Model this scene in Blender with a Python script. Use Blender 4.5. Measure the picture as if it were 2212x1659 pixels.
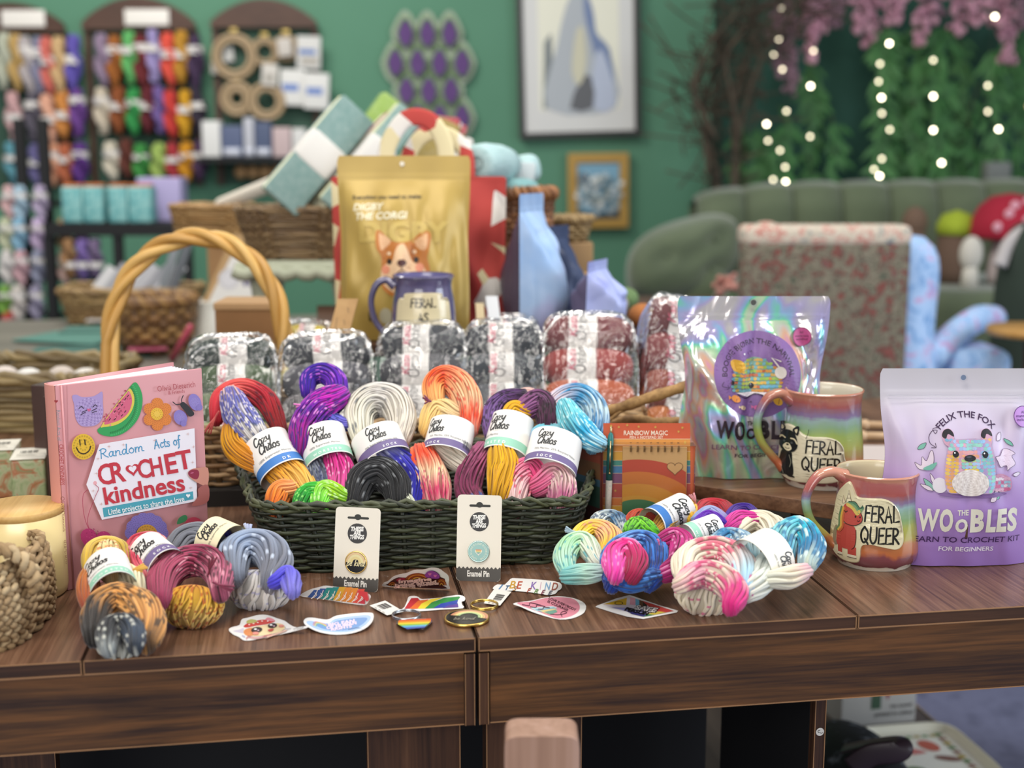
import bpy, math, random
import numpy as np
from math import sin, cos, pi, radians, sqrt, atan2
from mathutils import Vector, Matrix
from mathutils.geometry import tessellate_polygon

for o in list(bpy.data.objects):
    bpy.data.objects.remove(o, do_unlink=True)
S = bpy.context.scene
COL = S.collection
random.seed(7)
RNG = np.random.default_rng(7)

# ------------------------------------------------------------------ camera
FPX, YAW, PITCH, CAMH = 2800.0, radians(9.1), radians(9.9), 1.17
FW = np.array([sin(YAW)*cos(PITCH), cos(YAW)*cos(PITCH), -sin(PITCH)])
RT = np.array([cos(YAW), -sin(YAW), 0.0])
UPV = np.cross(RT, FW)
CAM = np.array([0.0, 0.0, CAMH])
FH = np.array([sin(YAW), cos(YAW), 0.0])     # horizontal view direction
Z = np.array([0.0, 0.0, 1.0])
cd = bpy.data.cameras.new('camera')
cam = bpy.data.objects.new('camera', cd)
COL.objects.link(cam)
m = Matrix((RT, UPV, -FW)).transposed().to_4x4()
m.translation = CAM
cam.matrix_world = m
cd.sensor_width = 36.0
cd.lens = FPX*36.0/2212
cd.clip_start = 0.02
cd.dof.use_dof = True
cd.dof.focus_distance = 1.31
cd.dof.aperture_fstop = 3.5
S.camera = cam

# ------------------------------------------------------------------ world, lights, exposure
w = bpy.data.worlds.new('world')
S.world = w
w.use_nodes = True
wn = w.node_tree.nodes
wn['Background'].inputs[0].default_value = (0.93, 0.96, 1.0, 1)
wn['Background'].inputs[1].default_value = 0.38
S.view_settings.view_transform = 'Standard'
S.view_settings.look = 'None'
S.view_settings.gamma = 1.0
S.view_settings.exposure = 0.15
S.view_settings.use_curve_mapping = False

def area(name, loc, target, sx, sy, power, color):
    l = bpy.data.lights.new(name, 'AREA')
    l.shape = 'RECTANGLE'
    l.size, l.size_y, l.energy, l.color = sx, sy, power, color
    o = bpy.data.objects.new(name, l)
    COL.objects.link(o)
    o.location = loc
    d = Vector(target) - Vector(loc)
    o.rotation_euler = d.to_track_quat('-Z', 'Y').to_euler()
    return o
area('ceiling_panel_light', (-0.5, 0.5, 2.9), (-0.4, 1.3, 0.8), 1.2, 0.6, 26, (1.0, 0.95, 0.88))
area('ceiling_panel_light', (0.7, 1.7, 2.9), (0.6, 1.8, 0.8), 1.2, 0.6, 24, (1.0, 0.95, 0.88))
area('ceiling_panel_light', (-0.8, 3.6, 2.9), (-0.7, 4.4, 1.2), 1.4, 0.8, 50, (1.0, 0.96, 0.9))
area('shop_window_light', (3.4, 0.2, 1.7), (0.4, 1.6, 0.9), 1.9, 1.6, 62, (0.80, 0.89, 1.0))
area('shop_window_light', (-1.4, -1.8, 1.9), (0.0, 1.3, 0.9), 2.2, 1.5, 50, (1.0, 0.97, 0.93))

# ------------------------------------------------------------------ pixel helpers (photo frame 2212 x 1659)
def ray(px, py):
    return FW + RT*(px-1106)/FPX - UPV*(py-829.5)/FPX
def at(px, py, d):
    return CAM + d*ray(px, py)
def on(px, py, z=0.75):
    r = ray(px, py)
    return CAM + r*((z-CAMH)/r[2])
def onp(px, py, P, n):
    r = ray(px, py)
    return CAM + r*(np.dot(np.asarray(P)-CAM, n)/np.dot(r, n))
def depth_of(p):
    return float(np.dot(np.asarray(p)-CAM, FW))
def proj(p):
    v = np.asarray(p)-CAM
    d = v@FW
    return 1106+FPX*(v@RT)/d, 829.5-FPX*(v@UPV)/d
def vec(*a):
    return np.array(a, dtype=float)
def nrm(v):
    v = np.asarray(v, dtype=float)
    return v/np.linalg.norm(v)

# ------------------------------------------------------------------ colours and materials
def lin(h):
    if not isinstance(h, str):
        return tuple(h)[:3]
    h = h.lstrip('#')
    h = h if len(h) == 6 else ''.join(x*2 for x in h)
    c = [int(h[i:i+2], 16)/255 for i in (0, 2, 4)]
    return tuple(x/12.92 if x <= 0.04045 else ((x+0.055)/1.055)**2.4 for x in c)
MATS = {}
def newmat(name):
    m = bpy.data.materials.new(name)
    m.use_nodes = True
    nt = m.node_tree
    b = nt.nodes['Principled BSDF']
    return m, nt, b
def link(nt, a, b):
    nt.links.new(a, b)
def node(nt, t, **kw):
    n = nt.nodes.new(t)
    for k, v in kw.items():
        if k.startswith('i_'):
            n.inputs[k[2:].replace('_', ' ')].default_value = v
        else:
            setattr(n, k, v)
    return n
def coords(nt, scale=(1, 1, 1), kind='Object'):
    tc = node(nt, 'ShaderNodeTexCoord')
    mp = node(nt, 'ShaderNodeMapping')
    mp.inputs['Scale'].default_value = scale
    link(nt, tc.outputs[kind], mp.inputs['Vector'])
    return mp.outputs['Vector']
def noise(nt, vec_, scale, detail=3, rough=0.55, dist=0.0):
    n = node(nt, 'ShaderNodeTexNoise')
    n.inputs['Scale'].default_value = scale
    n.inputs['Detail'].default_value = detail
    n.inputs['Roughness'].default_value = rough
    n.inputs['Distortion'].default_value = dist
    if vec_ is not None:
        link(nt, vec_, n.inputs['Vector'])
    return n
def ramp(nt, fac, stops, interp='LINEAR'):
    r = node(nt, 'ShaderNodeValToRGB')
    r.color_ramp.interpolation = interp
    e = r.color_ramp.elements
    while len(e) < len(stops):
        e.new(0.5)
    for el, (p, c) in zip(e, sorted(stops, key=lambda s: s[0])):
        el.position = p
        el.color = (*lin(c), 1)
    link(nt, fac, r.inputs[0])
    return r.outputs[0]
def bump(nt, b, height, strength=0.3, dist=0.002):
    n = node(nt, 'ShaderNodeBump')
    n.inputs['Strength'].default_value = strength
    n.inputs['Distance'].default_value = dist
    link(nt, height, n.inputs['Height'])
    link(nt, n.outputs[0], b.inputs['Normal'])
def flat(c, rough=0.6, metal=0.0, spec=None, name=None):
    k = ('flat', c, rough, metal, spec)
    if k in MATS:
        return MATS[k]
    m, nt, b = newmat(name or 'paint')
    b.inputs['Base Color'].default_value = (*lin(c), 1)
    b.inputs['Roughness'].default_value = rough
    b.inputs['Metallic'].default_value = metal
    if spec is not None:
        b.inputs['Specular IOR Level'].default_value = spec
    MATS[k] = m
    return m
def mottled(name, cols, scale=30, rough=0.8, stretch=(1, 1, 1), bstr=0.25, bdist=0.001, detail=4, metal=0.0, dist=0.0, bscale=None, sheen=0.0):
    k = ('mot', name)
    if k in MATS:
        return MATS[k]
    m, nt, b = newmat(name)
    v = coords(nt, stretch)
    n = noise(nt, v, scale, detail, 0.6, dist)
    st = [(0.28+0.44*i/max(1, len(cols)-1), c) for i, c in enumerate(cols)]
    link(nt, ramp(nt, n.outputs[0], st), b.inputs['Base Color'])
    b.inputs['Roughness'].default_value = rough
    b.inputs['Metallic'].default_value = metal
    if sheen:
        b.inputs['Sheen Weight'].default_value = sheen
    if bstr:
        n2 = noise(nt, v, bscale or scale*3, 3)
        bump(nt, b, n2.outputs[0], bstr, bdist)
    MATS[k] = m
    return m
def attrmat(name, rough=0.85, bscale=0, bstr=0.0, sheen=0.0, coat=0.0, metal=0.0):
    k = ('attr', name)
    if k in MATS:
        return MATS[k]
    m, nt, b = newmat(name)
    a = node(nt, 'ShaderNodeAttribute', attribute_name='Col')
    link(nt, a.outputs['Color'], b.inputs['Base Color'])
    b.inputs['Roughness'].default_value = rough
    b.inputs['Metallic'].default_value = metal
    if sheen:
        b.inputs['Sheen Weight'].default_value = sheen
    if coat:
        b.inputs['Coat Weight'].default_value = coat
    if bscale:
        n = noise(nt, coords(nt), bscale, 2)
        bump(nt, b, n.outputs[0], bstr, 0.0008)
    MATS[k] = m
    return m
def objcolmat(name, rough=0.9, var=0.35, scale=60):
    k = ('oc', name)
    if k in MATS:
        return MATS[k]
    m, nt, b = newmat(name)
    oi = node(nt, 'ShaderNodeObjectInfo')
    n = noise(nt, coords(nt), scale, 3)
    mx = node(nt, 'ShaderNodeMix', data_type='RGBA', blend_type='MULTIPLY')
    mx.inputs[0].default_value = 1.0
    g = ramp(nt, n.outputs[0], [(0.3, (1-var,)*3), (0.7, (1, 1, 1))])
    link(nt, oi.outputs['Color'], mx.inputs[6])
    link(nt, g, mx.inputs[7])
    link(nt, mx.outputs[2], b.inputs['Base Color'])
    b.inputs['Roughness'].default_value = rough
    MATS[k] = m
    return m
def wood(name, cols, axis='X', rough=0.45, scale=1.0, spec=0.4):
    k = ('wood', name)
    if k in MATS:
        return MATS[k]
    m, nt, b = newmat(name)
    st = {'X': (1.1, 22, 22), 'Y': (22, 1.1, 22), 'Z': (22, 22, 1.1)}[axis]
    v = coords(nt, tuple(s*scale for s in st))
    n1 = noise(nt, v, 1.6, 6, 0.62, 0.9)
    v2 = coords(nt, tuple(s*scale*(7 if s > 5 else 3) for s in st))
    n2 = noise(nt, v2, 1.5, 3, 0.6)
    mx = node(nt, 'ShaderNodeMix', data_type='FLOAT')
    mx.inputs[0].default_value = 0.36
    link(nt, n1.outputs[0], mx.inputs[2])
    link(nt, n2.outputs[0], mx.inputs[3])
    st = [(0.30+0.40*i/(len(cols)-1), c) for i, c in enumerate(cols)]
    link(nt, ramp(nt, mx.outputs[0], st), b.inputs['Base Color'])
    b.inputs['Roughness'].default_value = rough
    b.inputs['Specular IOR Level'].default_value = spec
    bump(nt, b, n2.outputs[0], 0.15, 0.0006)
    MATS[k] = m
    return m

PRINT = attrmat('printed_ink', 0.5)
GLOSSP = attrmat('glossy_print', 0.22)
YARN = attrmat('wool_yarn', 0.9, 900, 0.35, 0.25)

# ------------------------------------------------------------------ objects, parents, tags
ORG = {}
def tag(o, label=None, cat=None, group=None, kind=None):
    if label: o['label'] = label
    if cat: o['category'] = cat
    if group: o['group'] = group
    if kind: o['kind'] = kind
    return o
def thing(name, label, cat, loc, group=None):
    o = bpy.data.objects.new(name, None)
    COL.objects.link(o)
    o.empty_display_size = 0.03
    o.location = [float(x) for x in loc]
    ORG[o] = np.asarray(loc, dtype=float)
    return tag(o, label, cat, group)

class MB:
    """collects surface pieces (world coordinates) and links them as ONE mesh object"""
    def __init__(s):
        s.V, s.F, s.C, s.M, s.n = [], [], [], [], 0
    def add(s, v, f, col=None, mi=0):
        v = np.asarray(v, dtype=float).reshape(-1, 3)
        s.V.append(v)
        s.F += [tuple(int(i)+s.n for i in q) for q in f]
        s.M += [mi]*len(f)
        if col is None:
            col = (0.8, 0.8, 0.8)
        elif isinstance(col, str):
            col = lin(col)
        c = np.asarray(col, dtype=float)
        if c.ndim == 1:
            c = np.tile(c[:3], (len(v), 1))
        s.C.append(c)
        s.n += len(v)
        return s
    def box(s, c, size, X=None, Y=None, Zv=None, mi=0, col=None, bev=0.0):
        X = vec(1, 0, 0) if X is None else nrm(X)
        Y = vec(0, 1, 0) if Y is None else nrm(Y)
        Zv = np.cross(X, Y) if Zv is None else nrm(Zv)
        a, b, h = np.asarray(size, dtype=float)/2
        c = np.asarray(c, dtype=float)
        if bev <= 0:
            v = [c+X*a*i+Y*b*j+Zv*h*k for k in (-1, 1) for j in (-1, 1) for i in (-1, 1)]
            f = [(0, 2, 3, 1), (4, 5, 7, 6), (0, 1, 5, 4), (2, 6, 7, 3), (0, 4, 6, 2), (1, 3, 7, 5)]
            return s.add(v, f, col, mi)
        e = min(bev, a*0.95, b*0.95, h*0.95)
        nseg = 4
        # rounded box: rings of a superellipse-like rounded rectangle
        prof = []
        for k in range(nseg+1):
            t = pi/2*k/nseg
            prof.append((-h+e-e*cos(t), e-e*sin(t)))
        prof = prof + [(-z, i) for z, i in reversed(prof)]
        rings = []
        for z, ins in prof:
            ring = []
            for cx, cy, a0 in ((1, 1, 0), (-1, 1, pi/2), (-1, -1, pi), (1, -1, 1.5*pi)):
                for k in range(nseg+1):
                    t = a0+pi/2*k/nseg
                    rr = e-ins
                    ring.append(c+X*(cx*(a-e)+rr*cos(t))+Y*(cy*(b-e)+rr*sin(t))+Zv*z)
            rings.append(ring)
        n = len(rings[0])
        v = [p for r in rings for p in r]
        f = []
        for i in range(len(rings)-1):
            for j in range(n):
                k = (j+1) % n
                f.append((i*n+j, i*n+k, (i+1)*n+k, (i+1)*n+j))
        f.append(tuple(range(n))[::-1])
        f.append(tuple((len(rings)-1)*n+j for j in range(n)))
        return s.add(v, f, col, mi)
    def tube(s, path, r, n=8, closed=False, col=None, mi=0, flat_=1.0, ref=None, cap=True):
        P = np.asarray(path, dtype=float)
        M = len(P)
        R = np.full(M, r, dtype=float) if np.isscalar(r) else np.asarray(r, dtype=float)
        if closed:
            T = np.roll(P, -1, 0)-np.roll(P, 1, 0)
        else:
            T = np.gradient(P, axis=0)
        T /= np.linalg.norm(T, axis=1)[:, None]+1e-12
        N = np.zeros_like(P)
        u = np.asarray(ref, dtype=float) if ref is not None else (Z if abs(T[0][2]) < 0.9 else vec(1, 0, 0))
        u = u-T[0]*np.dot(u, T[0])
        N[0] = nrm(u)
        for i in range(1, M):
            u = N[i-1]-T[i]*np.dot(N[i-1], T[i])
            N[i] = u/(np.linalg.norm(u)+1e-12)
        B = np.cross(T, N)
        if closed:
            # spread the closing mismatch
            u = N[-1]-T[0]*np.dot(N[-1], T[0])
            ang = atan2(np.dot(u, B[0]), np.dot(u, N[0]))
            a = -ang*np.arange(M)/M
            N, B = N*np.cos(a)[:, None]+B*np.sin(a)[:, None], B*np.cos(a)[:, None]-N*np.sin(a)[:, None]
        t = np.arange(n)*2*pi/n
        V = P[:, None, :]+R[:, None, None]*(np.cos(t)[None, :, None]*N[:, None, :]+flat_*np.sin(t)[None, :, None]*B[:, None, :])
        f = []
        for i in range(M if closed else M-1):
            i2 = (i+1) % M
            for j in range(n):
                k = (j+1) % n
                f.append((i*n+j, i*n+k, i2*n+k, i2*n+j))
        if cap and not closed:
            f.append(tuple(range(n))[::-1])
            f.append(tuple((M-1)*n+j for j in range(n)))
        if col is not None and not isinstance(col, str):
            c = np.asarray(col, dtype=float)
            if c.ndim == 2:
                col = np.repeat(c, n, axis=0)
        return s.add(V, f, col, mi)
    def grid(s, fn, nu, nv, closeu=False, col=None, mi=0):
        v = [fn(i/(nu if closeu else nu-1), j/(nv-1)) for j in range(nv) for i in range(nu)]
        f = []
        for j in range(nv-1):
            for i in range(nu if closeu else nu-1):
                k = (i+1) % nu
                f.append((j*nu+i, j*nu+k, (j+1)*nu+k, (j+1)*nu+i))
        return s.add(v, f, col, mi)
    def lathe(s, prof, c=(0, 0, 0), n=40, X=None, Y=None, Zv=None, sx=1.0, sy=1.0, mi=0, col=None, cap=True):
        X = vec(1, 0, 0) if X is None else nrm(X)
        Y = vec(0, 1, 0) if Y is None else nrm(Y)
        Zv = np.cross(X, Y) if Zv is None else nrm(Zv)
        c = np.asarray(c, dtype=float)
        v, f = [], []
        for r, z in prof:
            for j in range(n):
                t = 2*pi*j/n
                v.append(c+X*r*sx*cos(t)+Y*r*sy*sin(t)+Zv*z)
        for i in range(len(prof)-1):
            for j in range(n):
                k = (j+1) % n
                f.append((i*n+j, i*n+k, (i+1)*n+k, (i+1)*n+j))
        if cap:
            if prof[0][0] > 1e-6: f.append(tuple(range(n))[::-1])
            if prof[-1][0] > 1e-6: f.append(tuple((len(prof)-1)*n+j for j in range(n)))
        return s.add(v, f, col, mi)
    def ball(s, c, r, n=16, m_=10, X=None, Y=None, Zv=None, mi=0, col=None, e=1.0):
        r = (r, r, r) if np.isscalar(r) else r
        prof = [(abs(sin(pi*i/m_))**e, -math.copysign(abs(cos(pi*i/m_))**e, cos(pi*i/m_))) for i in range(m_+1)]
        X = vec(1, 0, 0) if X is None else nrm(X)
        Y = vec(0, 1, 0) if Y is None else nrm(Y)
        Zv = np.cross(X, Y) if Zv is None else nrm(Zv)
        return s.lathe([(a, b*r[2]) for a, b in prof], c, n, X*1.0, Y, Zv, r[0], r[1], mi, col, cap=False)
    def prism(s, pts2, O, X, Y, N, h, mi=0, col=None):
        """extrude a 2-D outline by h along N"""
        O, X, Y, N = (np.asarray(a, dtype=float) for a in (O, X, Y, N))
        n = len(pts2)
        a = [O+X*p[0]+Y*p[1] for p in pts2]
        b = [p+N*h for p in a]
        tri = tessellate_polygon([[Vector((p[0], p[1], 0)) for p in pts2]])
        f = [tuple(t) for t in tri]+[tuple(i+n for i in reversed(t)) for t in tri]
        f += [(i, (i+1) % n, (i+1) % n+n, i+n) for i in range(n)]
        return s.add(a+b, f, col, mi)
    def build(s, name, mats, parent=None, smooth=True, origin=None, auto=None):
        V = np.concatenate(s.V)
        C = np.concatenate(s.C)
        if parent is not None:
            o0 = ORG[parent]
        elif origin is not None:
            o0 = np.asarray(origin, dtype=float)
        else:
            mn, mx = V.min(0), V.max(0)
            o0 = vec((mn[0]+mx[0])/2, (mn[1]+mx[1])/2, mn[2])
        me = bpy.data.meshes.new(name)
        me.from_pydata((V-o0).tolist(), [], s.F)
        at_ = me.attributes.new('Col', 'FLOAT_COLOR', 'POINT')
        at_.data.foreach_set('color', np.concatenate([C, np.ones((len(C), 1))], 1).astype(np.float32).ravel())
        if not isinstance(mats, (list, tuple)):
            mats = [mats]
        for mm in mats:
            me.materials.append(mm)
        if len(mats) > 1:
            me.polygons.foreach_set('material_index', s.M)
        if smooth:
            me.polygons.foreach_set('use_smooth', [True]*len(me.polygons))
            if auto is not None:
                me.set_sharp_from_angle(angle=radians(auto))
        me.update()
        o = bpy.data.objects.new(name, me)
        COL.objects.link(o)
        ORG[o] = o0
        if parent is not None:
            o.parent = parent
        else:
            o.location = o0.tolist()
        return o

def smooth_path(pts, n=8, closed=False):
    P = np.asarray(pts, dtype=float)
    out = []
    M = len(P)
    for i in range(M if closed else M-1):
        p0 = P[(i-1) % M] if closed or i > 0 else 2*P[0]-P[1]
        p1, p2 = P[i], P[(i+1) % M]
        p3 = P[(i+2) % M] if closed or i+2 < M else 2*P[-1]-P[-2]
        for k in range(n):
            t = k/n
            out.append(0.5*((2*p1)+(-p0+p2)*t+(2*p0-5*p1+4*p2-p3)*t*t+(-p0+3*p1-3*p2+p3)*t**3))
    if not closed:
        out.append(P[-1])
    return np.array(out)

# ------------------------------------------------------------------ flat printed art: shapes and lettering laid onto a surface
FONTC = {}
def text2d(body, bold=0.0, shear=0.0, space=1.0):
    k = (body, bold, shear, space)
    if k in FONTC:
        return FONTC[k]
    cu = bpy.data.curves.new('t', 'FONT')
    cu.body = body
    cu.size = 1.0
    cu.offset = bold
    cu.shear = shear
    cu.space_character = space
    cu.resolution_u = 3
    o = bpy.data.objects.new('t', cu)
    COL.objects.link(o)
    dg = bpy.context.evaluated_depsgraph_get()
    me = o.evaluated_get(dg).to_mesh()
    me.calc_loop_triangles()
    v = np.array([x.co[:2] for x in me.vertices]) if len(me.vertices) else np.zeros((0, 2))
    t = [tuple(x.vertices) for x in me.loop_triangles]
    o.evaluated_get(dg).to_mesh_clear()
    bpy.data.objects.remove(o, do_unlink=True)
    bpy.data.curves.remove(cu)
    FONTC[k] = (v, t)
    return FONTC[k]

# hand lettering, one list of strokes per letter (x-height 1); '~' marks sharp strokes
HAND = {
 'C': (1.05, [[(0.95, 1.5), (0.62, 1.75), (0.2, 1.25), (0.1, 0.55), (0.4, 0.02), (0.85, 0.2), (1.0, 0.42)]]),
 'o': (0.86, [[(0.5, 1.0), (0.16, 0.75), (0.12, 0.3), (0.4, 0), (0.7, 0.25), (0.72, 0.7), (0.5, 1.0), (0.35, 0.95)]]),
 'z': (0.85, ['~', [(0.1, 0.95), (0.68, 0.97), (0.1, 0.05), (0.74, 0.1)]]),
 'y': (0.9, [[(0.1, 0.98), (0.12, 0.45), (0.36, 0.2), (0.62, 0.5), (0.78, 1.0)], [(0.78, 1.0), (0.66, -0.2), (0.4, -0.8), (0.08, -0.6)]]),
 'h': (0.9, [[(0.26, 1.9), (0.1, 0)], [(0.12, 0.45), (0.4, 0.97), (0.66, 0.8), (0.62, 0.15), (0.82, 0.05)]]),
 'a': (0.9, [[(0.68, 0.85), (0.38, 1.0), (0.1, 0.5), (0.25, 0.05), (0.52, 0.25), (0.72, 0.95)], [(0.72, 0.95), (0.64, 0.2), (0.86, 0.05)]]),
 's': (0.72, [[(0.62, 0.85), (0.36, 1.0), (0.16, 0.75), (0.5, 0.45), (0.55, 0.15), (0.3, 0), (0.04, 0.15)]]),
 'R': (1.15, [[(0.25, 1.75), (0.12, 0)], [(0.05, 1.6), (0.55, 1.85), (0.95, 1.45), (0.6, 0.95), (0.2, 0.9)], [(0.45, 0.9), (0.7, 0.4), (1.1, 0.02)]]),
 'n': (0.9, [[(0.12, 1.0), (0.1, 0)], [(0.12, 0.5), (0.4, 0.97), (0.66, 0.8), (0.64, 0.15), (0.86, 0.05)]]),
 'd': (0.95, [[(0.68, 0.85), (0.38, 1.0), (0.1, 0.5), (0.25, 0.05), (0.52, 0.25), (0.72, 0.95)], [(0.84, 1.9), (0.68, 0.2), (0.9, 0.05)]]),
 'm': (1.3, [[(0.12, 1.0), (0.1, 0)], [(0.12, 0.5), (0.36, 0.97), (0.55, 0.8), (0.54, 0.05)], [(0.56, 0.5), (0.8, 0.97), (1.02, 0.8), (1.0, 0.15), (1.25, 0.05)]]),
 'A': (1.15, [[(0.02, 0), (0.3, 0.9), (0.62, 1.8)], [(0.62, 1.8), (0.75, 0.9), (0.95, 0)], [(0.15, 0.6), (0.5, 0.68), (1.0, 0.62)]]),
 'c': (0.72, [[(0.62, 0.85), (0.38, 1.0), (0.12, 0.5), (0.3, 0.03), (0.66, 0.2)]]),
 't': (0.6, [[(0.36, 1.6), (0.24, 0.4), (0.36, 0.03), (0.6, 0.15)], [(0.02, 1.02), (0.6, 1.08)]]),
 'f': (0.6, [[(0.72, 1.75), (0.5, 1.85), (0.34, 1.2), (0.2, -0.4), (0.0, -0.7)], [(0.0, 0.95), (0.6, 1.0)]]),
 'i': (0.45, [[(0.16, 1.0), (0.16, 0.25), (0.38, 0.05)], [(0.2, 1.36), (0.22, 1.42)]]),
 'k': (0.85, [[(0.24, 1.9), (0.1, 0)], [(0.66, 1.0), (0.2, 0.5), (0.5, 0.25), (0.8, 0.02)]]),
 'e': (0.75, [[(0.12, 0.5), (0.5, 0.62), (0.5, 0.95), (0.25, 0.95), (0.1, 0.4), (0.35, 0.0), (0.7, 0.22)]]),
 'b': (0.85, [[(0.26, 1.9), (0.1, 0.1), (0.4, 0), (0.7, 0.4), (0.5, 0.95), (0.16, 0.6)]]),
 'F': (0.9, ['~', [(0.1, 0), (0.16, 1.7), (0.85, 1.75)], [(0.12, 0.9), (0.7, 0.95)]]),
 'E': (0.95, ['~', [(0.85, 1.72), (0.16, 1.68), (0.1, 0), (0.85, 0.05)], [(0.14, 0.9), (0.7, 0.95)]]),
 'r': (1.0, ['~', [(0.1, 0), (0.12, 1.7)], '', [(0.12, 1.7), (0.6, 1.6), (0.75, 1.25), (0.5, 0.9), (0.14, 0.8), (0.45, 0.5), (0.85, 0.0)]]),
 'v': (1.05, ['~', [(0.05, 0), (0.45, 1.75), (0.9, 0)], [(0.18, 0.6), (0.8, 0.65)]]),
 'L': (0.9, ['~', [(0.15, 1.75), (0.12, 0.03), (0.85, 0.08)]]),
 'Q': (1.2, [[(0.5, 1.75), (0.12, 1.2), (0.12, 0.5), (0.5, 0.02), (0.95, 0.5), (0.95, 1.2), (0.5, 1.75)], [(0.6, 0.45), (1.05, -0.1)]]),
 'U': (1.1, [[(0.12, 1.75), (0.12, 0.5), (0.5, 0.0), (0.9, 0.5), (0.92, 1.75)]]),
 'S': (0.85, [[(0.75, 1.55), (0.4, 1.75), (0.12, 1.3), (0.6, 0.8), (0.7, 0.3), (0.35, 0.0), (0.05, 0.2)]]),
 ' ': (0.6, []),
}
def hand_strokes(body):
    out, x = [], 0.0
    for ch in body:
        adv, st = HAND[ch]
        sharp = False
        for q in st:
            if isinstance(q, str):
                sharp = q == '~'
                continue
            p = [(a+x, b) for a, b in q]
            out.append((p, sharp))
        x += adv*1.02
    return out, x

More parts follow.
